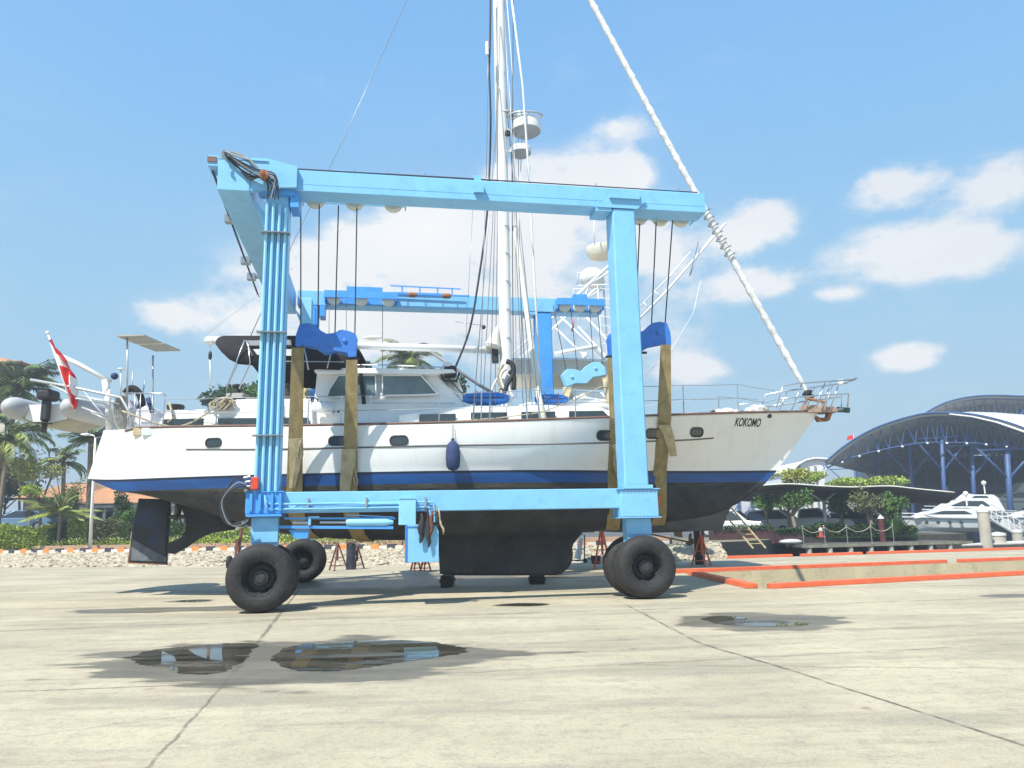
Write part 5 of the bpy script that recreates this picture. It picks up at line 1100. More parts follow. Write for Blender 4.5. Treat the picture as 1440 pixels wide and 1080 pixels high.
def ft(px, name='tower_tube', r=.04, dY=-1.0, mt=white, mir=True):
    for sd in ((1, -1) if mir else (1,)):
        P = [fx(x, y, dY) for x, y in px]
        if sd < 0: P = [V((p.x, 2*YF-p.y, p.z)) for p in P]
        m = MB(); m.tube(P, r, 8); m.build(name, mt, fb, smooth=True)
for px in ([(783, 440), (866, 520)], [(819, 440), (864, 488), (846, 508)], [(744, 560), (748, 520), (752, 505)], [(874, 560), (864, 488), (857, 380)], [(800, 560), (812, 505)], [(818, 440), (828, 400), (858, 382)]): ft(px)
ft([(719, 500), (784, 441), (858, 372)], 'tower_leg', .06); ft([(780, 498), (800, 494), (840, 487)], 'antenna_arm', .09, mir=False); ft([(822, 506), (822, 496)], 'antenna_post', .10, mir=False)
for px in ([(894, 454), (935, 412), (1020, 314)],): ft(px, 'outrigger', .045, -2.2, mir=False)
ft([(893, 438), (945, 385), (971, 354)], 'outrigger', .028, 2.0, mir=False); 
for x0, y0, x1_, y1 in ((905, 425, 912, 434), (920, 410, 932, 417)): ft([(x0, y0), (x1_, y1)], 'outrigger_brace', .02, -.2, mir=False)
ft([(893, 388), (960, 368)], 'outrigger_line', .01, mir=False); ft([(985, 395), (975, 440), (945, 490), (900, 535)], 'outrigger_line', .01, mir=False); ft([(835, 300), (836, 345)], 'whip_aerial', .02, mir=False); ft([(1020, 314), (990, 345)], 'outrigger_tip', .02, -2.2, mir=False)
m = MB(); a = fx(846, 352); m.lathe(a, (0, 0, 1), [(.5, -.28), (.62, -.05), (.60, .12), (.3, .18)], 22); m.build('tower_top', mat('beige_hardtop', (.74, .68, .55), .6), fb, smooth='auto')
m = MB(); a = fx(832, 391); m.ball(a, (.5, .5, .42)); m.build('radome', fwht, fb, smooth=True)
ft([(812, 400), (812, 384), (856, 382), (857, 400), (812, 402)], 'tower_rail', .025)
for x in (843, 862): ft([(x-3, 400), (x+6, 520)], 'ladder_rail', .02, mir=False)
m = MB()
for k in range(9): y = 405+k*13; m.bar(fx(843+k*.7, y, -1), fx(861+k*.7, y+3, -1), .025, .025)
m.build('ladder_rungs', white, fb)
a = fx(952, 741); m = MB(); m.prism([fx(x, y) for x, y in ((945, 736), (958, 738), (960, 756), (949, 754))], (0, .08, 0)); m.build('shaft_strut', mat('brown_metal', (.2, .14, .08), .6, .3, var=.3), fb)
m = MB(); m.tube([fx(914, 751), fx(967, 762)], .03, 8); m.build('propeller_shaft', mat('brown_metal', (.2, .14, .08), .6), fb)
a = fx(970, 764); m = MB(); m.lathe(a, (1, 0, -.15), [(.05, -.15), (.10, 0), (.04, .1)], 12)
for k in range(4):
    t = rad(70+90*k); d = V((0.15, cos(t), sin(t))); q = V((.25, -sin(t)*.8, cos(t)*.8)); m.prism([a+d*.06-q*.05, a+d*.22-q*.16, a+d*.36-q*.10, a+d*.40+q*.06, a+d*.25+q*.16, a+d*.06+q*.05], (.02, .01, 0))
m.build('propeller', mat('brown_metal', (.2, .14, .08), .6), fb)
ft([(806, 448), (805, 466)], 'pennant', .05, mt=mat('pink_pennant', (.6, .25, .28), .8), mir=False)
# ------------------------------------------------------------------ stands, blocks, yard kit
def jackstand(px, py, top, Yh, hcol, label, w_=.34, name='boat_stand', cone=True, group='stands under the boats', rod=0):
    g = GP(px, py); Y = g.y; t = YP(px, top, Y); e = empty(name, g, label, 'boat stand', group)
    H = t.z; m = MB(); m.tube([g+V((0, 0, H*.30)), g+V((0, 0, H*.86))], .045, 10); m.build('post', hcol, e)
    for k in range(3 if cone else 3):
        a = 2*pi*k/3+.5; d = V((cos(a), sin(a), 0)); m = MB(); m.bar(g+d*w_+V((0, 0, .03)), g+d*.04+V((0, 0, H*.80)), .05, .05); m.box(g+d*w_-V((.06, .06, 0)), g+d*w_+V((.06, .06, .02))); m.build('leg', hcol, e)
    m = MB()
    for h in (.18, .5):
        P = [g+V((cos(2*pi*k/3+.5), sin(2*pi*k/3+.5), 0))*(w_*(1-h)+.02)+V((0, 0, H*.8*h)) for k in (0, 1, 2, 0)]
        for a, b in zip(P, P[1:]): m.bar(a, b, .025, .025)
    m.build('brace', hcol, e)
    m = MB(); m.lathe(g+V((0, 0, H*.84)), (0, 0, 1), [(.02, 0), (.02, H*.12)], 8); m.lathe(g+V((0, 0, H*.95)), (0, 0, 1), [(.10, 0), (.11, H*.05)], 10); m.build('screw_head', steel, e)
    return e
jackstand(988, 796, 744, 0, stand_o, 'bright orange tripod stand beside the dark pillar near the slip corner', .42)
jackstand(848, 800, 733, 0, stand_o, 'orange tripod stand with long screw just left of the front wheels', .35)
jackstand(584, 803, 775, 0, stand_o, 'left one of the two small red stands under the hanging rags', .22)
jackstand(598, 803, 775, 0, stand_o, 'right one of the two small red stands under the hanging rags', .22)
jackstand(474, 802, 757, 0, stand_r, 'thin rusty brown stand between rear tyre and dark barrel pillar', .42)
jackstand(502, 800, 763, 0, stand_r, 'short rusty brown stand right behind the dark barrel pillar', .30)
def pillar(px, py, top, r, mt, label, cap=None):
    g = GP(px, py); t = YP(px, top, g.y); m = MB(); H = t.z; m.lathe(g, (0, 0, 1), [(r*.95, 0), (r, .05), (r*.96, H*.5), (r*1.0, H*.95), (r*.8, H)], 18); e = empty('support_pillar', g, label, 'pillar')
    m.build('drum', mt, e, smooth='auto'); m = MB(); m.box(g+V((-r, -r, H+.002)), g+V((r, r, H+.08))); m.build('pad', teak, e)
pillar(493, 801, 764, .19, mat('blue_black_drum', (.03, .04, .06), .6, var=.4), 'dark blue black drum pillar under the hull behind the rear tyre')
g = GP(987, 797); pillar(985, 794, 742, .2, mat('weathered_dark_timber', (.05, .045, .035), .9, var=.5, scale=4), 'tall dark weathered pillar behind the bright orange stand')
def keelblock(px0, px1, py0, py1, label):
    a = GP((px0+px1)/2, py1); w_ = (px1-px0)/1080*a.y/2; h = 1.0; m = MB(); e = empty('keel_block', a, label, 'timber block', 'blocks under the keel')
    tz = YP(px0, py0, a.y).z
    for k in range(3): z = tz/3*k; m = MB(); m.cbox((a.x-w_-.03*(k % 2), a.y-.5, z+.002), (a.x+w_+.03*(k % 2), a.y+.5, z+tz/3-.004), c=.01); m.build('timber', mat('dark_block_timber', (.06, .05, .04), .9, var=.4, scale=5, bump=.4), e)
keelblock(622, 637, 808, 824, 'narrow dark timber block below the rear end of the keel'); keelblock(745, 765, 808, 820, 'wider dark timber block below the front end of the keel')
# trolley behind the keel, bucket
g = GP(815, 792); e = empty('hand_trolley', g, 'blue and grey hand trolley with white roll standing behind the keel', 'trolley'); tr = mat('trolley_blue', (.10, .2, .3), .5, var=.2)
def gp(x, y): return YP(x, y, g.y)
for px in ([(800, 788), (806, 757), (816, 752)], [(822, 788), (822, 752), (816, 752)], [(800, 788), (824, 788)], [(804, 772), (822, 772)]): m = MB(); m.tube([gp(*q) for q in px], .03, 8); m.build('frame', tr, e)
m = MB(); m.tube([gp(812, 786), gp(817, 756)], .13, 10, radii=[.16, .10]); m.build('white_roll', white, e, smooth='auto')
for x in (800, 823): m = MB(); m.lathe(gp(x, 789)+V((0, -.05, 0)), (0, 1, 0), [(.02, 0), (.09, 0), (.09, .05), (.02, .05)], 12); m.build('wheel', black, e)
g = GP(838, 793); m = MB(); m.lathe(g, (0, 0, 1), [(.17, 0), (.22, .34), (.20, .34), (.16, .03)], 16); solo(m, 'bucket', black, 'black plastic bucket left of the orange stand with long screw', 'bucket', smooth='auto')
g = GP(322, 800); e = empty('machine_caster', g, 'small dark trolley wheel on a rusty post behind the rear tyre', 'caster'); m = MB(); m.lathe(g+V((0, 0, .28)), (1, 0, 0), [(.02, -.06), (.28, -.06), (.30, 0), (.28, .06), (.02, .06)], 20); m.build('wheel', tyrem, e, smooth='auto'); m = MB(); m.bar(g+V((.25, 0, .25)), g+V((.3, 0, 1.3)), .08, .08); m.bar(g+V((0, 0, .28)), g+V((.28, 0, .45)), .05, .05); m.build('post', stand_r, e)
a, b = GP(1068, 771, LZ), None
e = empty('ladder', a, 'pale wooden ladder leaning from the bank up towards the dark bow', 'ladder'); top_ = YP(1018, 712, a.y+1.2)
for o_ in (-.22, .22): m = MB(); m.bar(a+V((o_, 0, 0)), top_+V((o_, 0, 0)), .035, .05); m.build('rail', slingp, e)
for k in range(1, 9): p = a.lerp(top_, k/9.2); m = MB(); m.bar(p-V((.2, 0, 0)), p+V((.2, 0, 0)), .04, .03); m.build('rung', slingp, e)
# ------------------------------------------------------------------ plants
def crown(m, c, rx, rz, n, sz, clumps=9, flat=1.0, seed=None):
    cs = []
    for k in range(clumps):
        d = V((R.gauss(0, 1), R.gauss(0, 1), R.gauss(0, .8))).normalized()*R.uniform(.25, .95); cs.append((V((c.x+d.x*rx, c.y+d.y*rx, c.z+d.z*rz)), R.uniform(.25, .5)))
    for i in range(n):
        cc, k = R.choice(cs); d = V((R.gauss(0, 1), R.gauss(0, 1), R.gauss(0, 1))).normalized()*(R.random()**.4)
        p = cc+V((d.x*rx*k, d.y*rx*k, d.z*rz*k)); q = (d+V((R.uniform(-1, 1), R.uniform(-1, 1), R.uniform(-.8, .6)))*.9).normalized()
        m.leaf(p, q, V((R.uniform(-1, 1), R.uniform(-1, 1), R.uniform(0, 1.5))).normalized(), sz*R.uniform(.7, 1.5), sz*R.uniform(.45, .8))
    return cs
def tree(px, py, Y, rpx, rzpx, label, kind='mid', n=1400, sz=.22, base=None, group=None, trunk=.10, clumps=10, name='tree'):
    c = YP(px, py, Y); k = Y/1080.; zb = (TZ-.05 if px < 480 and Y > 52 else LZ) if base is None else base; g = V((c.x+R.uniform(-.2, .2), Y, zb)); e = empty(name, g, label, 'tree', group)
    m = MB(); cs = crown(m, c, rpx*k, rzpx*k, n, sz, clumps); m.build('crown', leafm[kind], e, fix=False)
    m = MB(); fork = g.lerp(c, .55); m.tube([g, g.lerp(fork, .5)+V((R.uniform(-.1, .1), 0, 0)), fork], trunk, 7, radii=[trunk*1.3, trunk, trunk*.8])
    for cc, _ in cs[:6]: m.tube([fork, fork.lerp(cc, .5)+V((0, 0, .1)), cc], trunk*.3, 5, radii=[trunk*.6, trunk*.4, trunk*.15])
    m.build('trunk', bark, e, smooth=True)
def frond(m, c, a, el, Ln, wl=.55, droop=1.0, st=22):
    h = V((cos(a), sin(a), 0)); P = []; p = V(c); ang = el
    for i in range(st+1):
        P.append(V(p)); p = p+(h*cos(ang)+V((0, 0, sin(ang))))*(Ln/st); ang -= droop*(1.9/st)*(0.4+i/st)
    side_ = h.cross(V((0, 0, 1)))
    for i in range(2, st):
        d = (P[i+1]-P[i-1]).normalized(); s = sin(pi*min(1, (i/st)*.85+.15))*wl*1.0
        for sd in (-1, 1):
            q = (side_*sd*.75+d*.6+V((0, 0, -.35-R.uniform(0, .3)))).normalized(); m.leaf(P[i], q, V((0, 0, 1)), s*R.uniform(.85, 1.1)+.05, Ln*.030)
            m.leaf(P[i].lerp(P[i+1], .5), (q+V((0, 0, R.uniform(-.3, .2)))).normalized(), V((0, 0, 1)), s*R.uniform(.85, 1.1)+.05, Ln*.030)
    return P
def palm(px, py, Y, Ln, base_px, label, kind='palm', nf=18, group='palm trees in the garden', wl=.6, droop=1.0, trunk=.15, name='palm_tree'):
    c = YP(px, py, Y); g = YP(base_px, 740, Y); g.z = LZ; e = empty(name, g, label, 'palm tree', group)
    m = MB(); ms = MB()
    for i in range(nf):
        a = 2*pi*i/nf*1.0+R.uniform(-.2, .2); el = R.choice([1.25, 1.0, .75, .5, .2, -.1])+R.uniform(-.1, .1)
        P = frond(m, c, a, el, Ln*R.uniform(.85, 1.1), wl, droop); ms.tube(P, .03, 4, radii=[.045*(1-i_/len(P))+.008 for i_ in range(len(P))])
    m.build('crown', leafm[kind], e, fix=False); ms.build('frond_stalks', leafm['olive'], e, fix=False)
    m = MB(); mid = g.lerp(c, .5)+V(((g.x-c.x)*.12, 0, 0)); m.tube(spl([g, mid, c], 6), trunk, 9, radii=[trunk*1.5]+[trunk]*11+[trunk*.8]); m.build('trunk', bark, e, smooth=True)
palm(24, 548, 50, 3.7, -4, 'tall coconut palm with broad dark crown at the photo left edge behind the flag', nf=30, wl=.95)
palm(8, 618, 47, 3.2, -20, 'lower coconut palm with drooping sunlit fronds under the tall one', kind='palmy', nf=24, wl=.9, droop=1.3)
palm(-14, 582, 52, 3.3, -30, 'dark palm cut by the photo edge beside the tiled pavilion roof', nf=18, wl=.8)
palm(128, 620, 46, 2.0, 124, 'compact fan palm showing between the dinghy and the white stern', nf=22, wl=.7, droop=.6)
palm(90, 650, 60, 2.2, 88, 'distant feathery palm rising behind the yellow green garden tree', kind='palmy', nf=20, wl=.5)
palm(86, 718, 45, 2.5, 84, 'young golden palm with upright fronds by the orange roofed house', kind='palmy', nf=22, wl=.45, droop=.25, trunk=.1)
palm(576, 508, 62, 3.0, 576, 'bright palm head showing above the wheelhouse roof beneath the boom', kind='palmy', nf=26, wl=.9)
tree(62, 660, 48, 38, 24, 'slender yellow green tree with tiered branches in front of the house', 'yellow', 1500, .15, trunk=.09)
tree(30, 655, 60, 60, 30, 'dull green bushy tree behind the blue parked car', 'olive', 1800, .25)
tree(10, 690, 62, 34, 20, 'dark round tree at the photo left edge behind the blue car', 'dark', 1500, .22)
tree(-20, 660, 70, 60, 50, 'tall dark tree cut by the photo edge', 'dark', 1500, .3)
tree(42, 690, 46, 16, 14, 'bright lime shrub tree left of the golden palm', 'lime', 900, .14, trunk=.05)
tree(95, 700, 47.5, 20, 26, 'dense green tree right behind the golden palm', 'mid', 1200, .16)
tree(170, 712, 46, 13, 30, 'dark narrow column tree just left of the rudder', 'dark', 1500, .14, trunk=.1)
tree(188, 722, 44, 16, 10, 'leafy green tree in front of the roof and partly behind the rudder', 'mid', 1200, .15, trunk=.07)
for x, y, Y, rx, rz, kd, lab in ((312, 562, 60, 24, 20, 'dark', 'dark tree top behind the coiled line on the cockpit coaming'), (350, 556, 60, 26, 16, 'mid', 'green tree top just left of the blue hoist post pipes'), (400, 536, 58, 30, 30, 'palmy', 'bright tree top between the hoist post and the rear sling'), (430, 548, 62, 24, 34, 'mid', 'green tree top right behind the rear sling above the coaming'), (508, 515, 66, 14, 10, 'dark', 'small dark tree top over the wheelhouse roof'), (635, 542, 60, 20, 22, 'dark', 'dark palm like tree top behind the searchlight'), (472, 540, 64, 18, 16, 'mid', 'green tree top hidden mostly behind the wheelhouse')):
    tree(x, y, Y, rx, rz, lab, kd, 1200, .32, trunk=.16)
def hedge(px0, px1, y0, y1, Y, dep, kind, label, n=1500, sz=.12, name='hedge'):
    n = int(n*1.5); sz *= 1.15
    a, b = YP(px0, y1, Y), YP(px1, y1, Y); zt = YP(px0, y0, Y).z; g = V(((a.x+b.x)/2, Y, LZ)); e = empty(name, g, label, 'hedge', 'clipped garden hedges')
    m = MB()
    for i in range(n):
        f = R.random(); x = R.uniform(a.x, b.x); h = .12*sin(x*2.1)+.08*sin(x*5.3)
        if f < .55: p = V((x, Y+R.uniform(-.06, .10), R.uniform(LZ, zt+h)))
        else: p = V((x, Y+R.uniform(0, dep), zt+h+R.uniform(-.12, .06)))
        m.leaf(p, V((R.uniform(-1, 1), R.uniform(-1, .3), R.uniform(-.3, 1))).normalized(), V((R.uniform(-1, 1), R.uniform(-1, 1), 1)).normalized(), sz*R.uniform(.7, 1.5), sz*R.uniform(.5, .9))
    m.build('foliage', leafm[kind], e, fix=False)
    m = MB(); m.box((a.x+.05, Y+.10, LZ-.1), (b.x-.05, Y+dep, zt-.12)); m.build('woody_core', leafm['mid'], e)
hedge(-15, 66, 744, 756, 44.5, .9, 'lime', 'low lime green hedge strip below the blue car', 1600)
hedge(66, 97, 738, 756, 46, 1.0, 'mid', 'short mid green hedge block behind the lime strip end', 900)
hedge(95, 122, 735, 752, 45, 1.2, 'lime', 'lime topped clipped hedge block left of the lamp post', 1200)
hedge(128, 172, 736, 753, 45, 1.2, 'olive', 'olive and brown tinted hedge right of the lamp post', 1600)
hedge(172, 262, 740, 756, 44.5, 1.2, 'mid', 'green hedge passing behind the rudder', 2000)
hedge(262, 420, 748, 762, 43, 1.2, 'lime', 'low bright hedge behind the rear wheels', 2200)
hedge(-15, 200, 727, 742, 60, 1.5, 'dark', 'long dark hedge along the far side of the garden', 1800, .18)
m = MB()
for i in range(7500):
    x = R.uniform(-31, -2); Y = 46.6-.0*x+ (-(x+27)*.305)-2.2+R.uniform(0, 2.2)
    p = V((x, Y+R.uniform(-.1, .3), LZ+R.uniform(.2, .62+.1*sin(x*3)))); m.leaf(p, V((R.uniform(-1, 1), R.uniform(-1, .2), R.uniform(0, 1.2))).normalized(), V((0, -.3, 1)), R.uniform(.08, .17), R.uniform(.06, .10))
tag(m.build('ground_cover', leafm['lime'], fix=False), 'low pale green flowering ground cover along the top of the bank', 'ground cover', kind='stuff')
m = MB()
for i in range(500):
    x = R.uniform(-31, -2); Y = 46.6+(-(x+27)*.305)-2.2+R.uniform(0, 2.0); p = V((x, Y, LZ+.66+R.uniform(-.05, .06))); m.leaf(p, V((R.uniform(-1, 1), R.uniform(-1, 0), .4)).normalized(), V((0, -.3, 1)), .09, .08)
tag(m.build('blossoms', whf, fix=False), 'small white blossoms scattered over the ground cover', 'flowers', kind='stuff')
# street lamp
g = YP(128, 756, 42.8); g.z = LZ; e = empty('street_lamp', g, 'slim white lamp post with small flat head in front of the hedges', 'street lamp'); t = YP(134, 616, 42.8)
m = MB(); m.tube([g, V((g.x+(t.x-g.x)*.5, g.y, (g.z+t.z)/2)), t], .06, 10, radii=[.10, .075, .05]); m.build('pole', white, e, smooth=True); m = MB(); q = YP(120, 611, 42.8); m.tube([t, t+V((-.1, 0, .15)), q], .035, 8); m.build('arm', white, e, smooth=True); m = MB(); m.ball(q, (.28, .15, .08)); m.build('lamp_head', white, e, smooth=True)
# houses
def house(x0, x1_, yb, yt, yr, Y, dep, label, name='house', hip=.25, zb=None, ins=.5):
    a, b = YP(x0, yt, Y), YP(x1_, yt, Y); zb = TZ if zb is None else zb; zt = a.z; zr = YP(x0, yr, Y+dep/2).z; e = empty(name, V(((a.x+b.x)/2, Y, zb)), label, 'house')
    m = MB(); m.box((a.x+ins, Y+ins, zb), (b.x-ins, Y+dep-ins, zt)); wl_ = m.build('wall', plaster, e)
    m = MB(); h = (b.x-a.x)*hip; R1, R2 = V((a.x+h, Y+dep/2, zr)), V((b.x-h, Y+dep/2, zr)); c4 = [V((a.x-.4, Y-.4, zt-.1)), V((b.x+.4, Y-.4, zt-.1)), V((b.x+.4, Y+dep+.4, zt-.1)), V((a.x-.4, Y+dep+.4, zt-.1))]
    m.add(c4+[R1, R2], [(0, 1, 5, 4), (1, 2, 5), (2, 3, 4, 5), (3, 0, 4), (3, 2, 1, 0)]); rf_ = m.build('roof', tile, e)
    m = MB(); m.tube([c4[0], c4[1]], .08, 6); m.build('roof_edge', mat('brown_fascia', (.2, .14, .10), .8), rf_); m = MB(); m.tube([R1, R2], .10, 6); m.build('ridge', mat('brown_fascia', (.2, .14, .10), .8), rf_)
    return e, a, b, zt
e, a, b, zt = house(92, 300, 740, 708, 668, 58, 12, 'long low house with orange tiled hip roof behind the hedges and rudder')
for k in range(14): x = a.x+.8+k*(b.x-a.x-1.6)/13; m = MB(); m.bar(V((x, 58, LZ)), V((x, 58, zt-.12)), .14, .14); m.build('column', plaster, e)
for k in range(7): x = a.x+1.6+k*(b.x-a.x-3)/7; m = MB(); m.box((x, 58.42, LZ+.3), (x+.9, 58.49, zt-.6)); m.build('window', glass, e)
m = MB(); m.box((a.x, 57.8, zt-.38), (b.x, 58.05, zt-.14)); m.build('fascia', white, e)
e, a, b, zt = house(20, 112, 740, 700, 682, 66, 10, 'second orange tiled roof seen behind the yellow green tree')
e, a, b, zt = house(-220, 28, 740, 513, 494, 56, 4, 'tall pavilion whose orange roof corner shows at the photo left edge', 'pavilion', hip=.5, ins=1.95)
m = MB(); m.box((a.x+.2, 56.2, zt-.5), (b.x-.2, 59.8, zt-.12)); m.build('eaves', darkwall, e)
# ------------------------------------------------------------------ cars
def car(px, py, Y, rz, col, label, kind='suv', glassm=glass):
    g = YP(px, py, Y); g.z = (LZ if px > 700 else TZ)+.012; e = empty('parked_car', g, label, 'car', 'parked cars', rz=rz)
    cm = mat('car_paint_'+col[0], col[1], .25, .2, var=.02, coat=.6); H = {'suv': 1.72, 'sedan': 1.45, 'pickup': 1.75}[kind]; Lc = {'suv': 4.6, 'sedan': 4.5, 'pickup': 5.1}[kind]; h2 = Lc/2
    body = {'suv': [(-h2, .35), (-h2-.02, .95), (-h2+.12, 1.02), (h2-1.25, 1.02), (h2-.15, .92), (h2, .75), (h2, .35)], 'sedan': [(-h2, .32), (-h2, .88), (-h2+.7, .95), (h2-1.2, .92), (h2-.1, .75), (h2, .6), (h2, .32)], 'pickup': [(-h2, .45), (-h2, 1.1), (h2-1.3, 1.1), (h2-.12, 1.0), (h2, .8), (h2, .42)]}[kind]
    cabn = {'suv': [(-h2+.05, 1.0), (-h2+.35, H-.06), (-h2+.7, H), (.35, H), (h2-1.1, 1.0)], 'sedan': [(-h2+.55, .93), (-h2+1.25, H-.02), (.1, H), (h2-1.05, .9)], 'pickup': [(-.75, 1.08), (-.6, H-.04), (.55, H), (1.25, 1.08)]}[kind]
    def pr(P, hw, tw, nm, mt, par, bev): 
        m = MB(); n = len(P); zt = max(z for _, z in P); zb = min(z for _, z in P)
        vs = [V((x, s*(hw-(hw-tw)*(z-zb)/(zt-zb)), z)) for s in (-1, 1) for x, z in P]; m.add(vs, [tuple(range(n)), tuple(range(2*n-1, n-1, -1))]+[(i, i+n, (i+1) % n+n, (i+1) % n) for i in range(n)]); return m.build(nm, mt, par, local=True, bevel=bev)
    bo = pr(body, .90, .86, 'body', cm, e, .05); cb = pr(cabn, .84, .64, 'cabin', cm, e, .04)
    cx = sum(x for x, _ in cabn)/len(cabn); zb = min(z for _, z in cabn); zt = max(z for _, z in cabn)
    for s in (-1, 1):
        W_ = [(x*.86+cx*.14, zb+.06+(z-zb)*.80) for x, z in cabn]; m = MB(); q = [V((x, s*(.845-.20*(z-zb)/(zt-zb)), z)) for x, z in W_]; m.prism(q, (0, s*.02, 0)); m.build('window', glassm, e, local=True)
    for s, P in ((1, cabn[-2:]), (-1, cabn[:2])):
        (xa, za), (xb, zb_) = P; o = V((.025*s, 0, .02)); m = MB(); k0, k1 = .12, .88
        A1 = V((xa+(xb-xa)*k0, 0, za+(zb_-za)*k0)); A2 = V((xa+(xb-xa)*k1, 0, za+(zb_-za)*k1)); wf = lambda z: .80-.20*(z-zb)/(zt-zb)
        m.prism([A1+o-V((0, wf(A1.z), 0)), A2+o-V((0, wf(A2.z), 0)), A2+o+V((0, wf(A2.z), 0)), A1+o+V((0, wf(A1.z), 0))], V((.015*s, 0, .01))); m.build('windscreen', glassm, e, local=True)
    for x in (-h2+.85, h2-.85):
        for s in (-1, 1):
            m = MB(); m.lathe((x, s*.74, .34), (0, s, 0), [(.20, 0), (.33, .0), (.345, .04), (.345, .16), (.32, .19), (.20, .185)], 22, close=True); wq = m.build('wheel', black, e, local=True, smooth='auto')
            m = MB(); m.lathe((x, s*.90, .34), (0, s, 0), [(.20, 0), (.19, .02), (.06, .03)], 14); m.build('rim', alu, wq, local=True)
    for s in (-1, 1):
        m = MB(); m.box((h2-.06, s*.62-.16, .62), (h2+.015, s*.62+.16, .78)); m.build('headlight', mat('headlight_glass', (.7, .7, .72), .1), e, local=True)
        m = MB(); m.box((-h2-.03, s*.72-.1, .72), (-h2+.02, s*.72+.1, .92)); m.build('tail_light', red, e, local=True)
    m = MB(); m.box((h2-.02, -.5, .42), (h2+.025, .5, .62)); m.build('grille', black, e, local=True)
    return e
WH = ('white', (.72, .72, .71)); SI = ('silver', (.42, .44, .46)); BL = ('pale_blue', (.16, .28, .42)); BK = ('black', (.03, .035, .04)); GR = ('grey', (.14, .15, .16))
car(24, 742, 54, rad(200), BL, 'pale blue parked car beyond the lime hedge at photo left', 'sedan')
car(104, 740, 55, rad(10), BK, 'black parked car beside the cream columned house', 'sedan')
car(70, 740, 57, rad(10), GR, 'grey parked car half hidden behind the golden palm', 'sedan')
car(1030, 747, 52, rad(-28), WH, 'white hatchback nearest the dark bow by the leaning ladder', 'suv')
car(1096, 747, 53, rad(-30), WH, 'white estate car between the first two canopy trees', 'suv')
car(1142, 748, 51, rad(-25), SI, 'silver pickup truck under the white forked canopy post', 'pickup')
car(1190, 745, 56, rad(-25), WH, 'white car half hidden right of the silver pickup', 'sedan')
car(1222, 746, 55, rad(-20), GR, 'dark grey car in deep shade under the canopy', 'suv')
car(1064, 744, 60, rad(-30), SI, 'silver car in the second row behind the white hatchback', 'sedan')
# ------------------------------------------------------------------ membrane canopy over the car park edge
e = empty('car_park_canopy', YP(1205, 740, 50), 'long low dark membrane canopy with thin pale edge over the parked cars', 'canopy')
m = MB(); rows = []; frt = [(1072, 683), (1110, 681), (1160, 684), (1200, 685.5), (1250, 684), (1290, 688), (1342, 693)]
for i, (x, y) in enumerate(spl([V((a, b, 0)) for a, b in frt], 4) and [(p.x, p.y) for p in spl([V((a, b, 0)) for a, b in frt], 4)]):
    a = YP(x, y, 47); t = (x-1072)/270; dep = 13*(1-t**3*.9); row = [a]
    for k in range(1, 6): s = k/5; row.append(V((a.x+dep*s*.02, 47+dep*s, a.z-.25*sin(pi*s)-.55*s)))
    rows.append(row)
m.grid(rows); m.build('membrane', canopym, e, smooth=True, solid=.03)
m = MB(); m.tube([r_[0]+V((0, -.03, .02)) for r_ in rows], .045, 6); m.build('edge_cable', cream, e, smooth=True)
wp = mat('white_tube_post', (.62, .62, .6), .5)
for x, y0, Y in ((1162, 745, 49), (1100, 745, 54), (1222, 745, 54)):
    g = YP(x, y0, Y); g.z = LZ; t = YP(x, 706, Y); P_ = [(-1.3, .9), (1.3, .9), (-.5, 1.1), (.6, 1.1)]; m = MB(); m.tube([g, V((g.x, Y, t.z))], .10, 10); po = m.build('post', wp, e, smooth=True)
    for dx, dz in P_[:2]: m = MB(); m.tube([V((g.x, Y, t.z)), V((g.x+dx, Y, t.z+dz))], .06, 8); m.build('fork', wp, po, smooth=True)
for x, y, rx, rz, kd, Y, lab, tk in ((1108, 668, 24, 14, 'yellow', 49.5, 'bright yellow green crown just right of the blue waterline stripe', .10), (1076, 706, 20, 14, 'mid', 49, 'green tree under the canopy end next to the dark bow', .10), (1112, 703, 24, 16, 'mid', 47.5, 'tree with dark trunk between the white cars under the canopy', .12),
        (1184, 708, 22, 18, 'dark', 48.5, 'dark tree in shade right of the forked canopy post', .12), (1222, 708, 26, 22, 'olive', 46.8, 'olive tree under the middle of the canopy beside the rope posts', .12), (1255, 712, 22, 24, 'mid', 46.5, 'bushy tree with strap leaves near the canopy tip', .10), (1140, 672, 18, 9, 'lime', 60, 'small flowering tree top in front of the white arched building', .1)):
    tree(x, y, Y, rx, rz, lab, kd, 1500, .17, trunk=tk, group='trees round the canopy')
for x, w_, lab in ((1186, 22, 'left lime green tree top showing above the canopy edge'), (1216, 22, 'middle lime green tree top showing above the canopy edge'), (1248, 20, 'right lime green tree top showing above the canopy edge')): tree(x, 679, 63, w_, 9, lab, 'lime', 1300, .22, group='trees round the canopy')
e = empty('agave_plant', YP(1256, 745, 46), 'spiky strap leaved plant at the foot of the last canopy tree', 'plant'); m = MB(); g = YP(1256, 745, 46); g.z = LZ
for k in range(46): a = R.uniform(0, 2*pi); el = R.uniform(.5, 1.4); d = V((cos(a)*cos(el), sin(a)*cos(el), sin(el))); m.leaf(g, d, V((0, 0, 1)) if el < 1.2 else V((1, 0, 0)), R.uniform(.9, 1.8), .14)
m.build('leaves', leafm['mid'], e, fix=False)
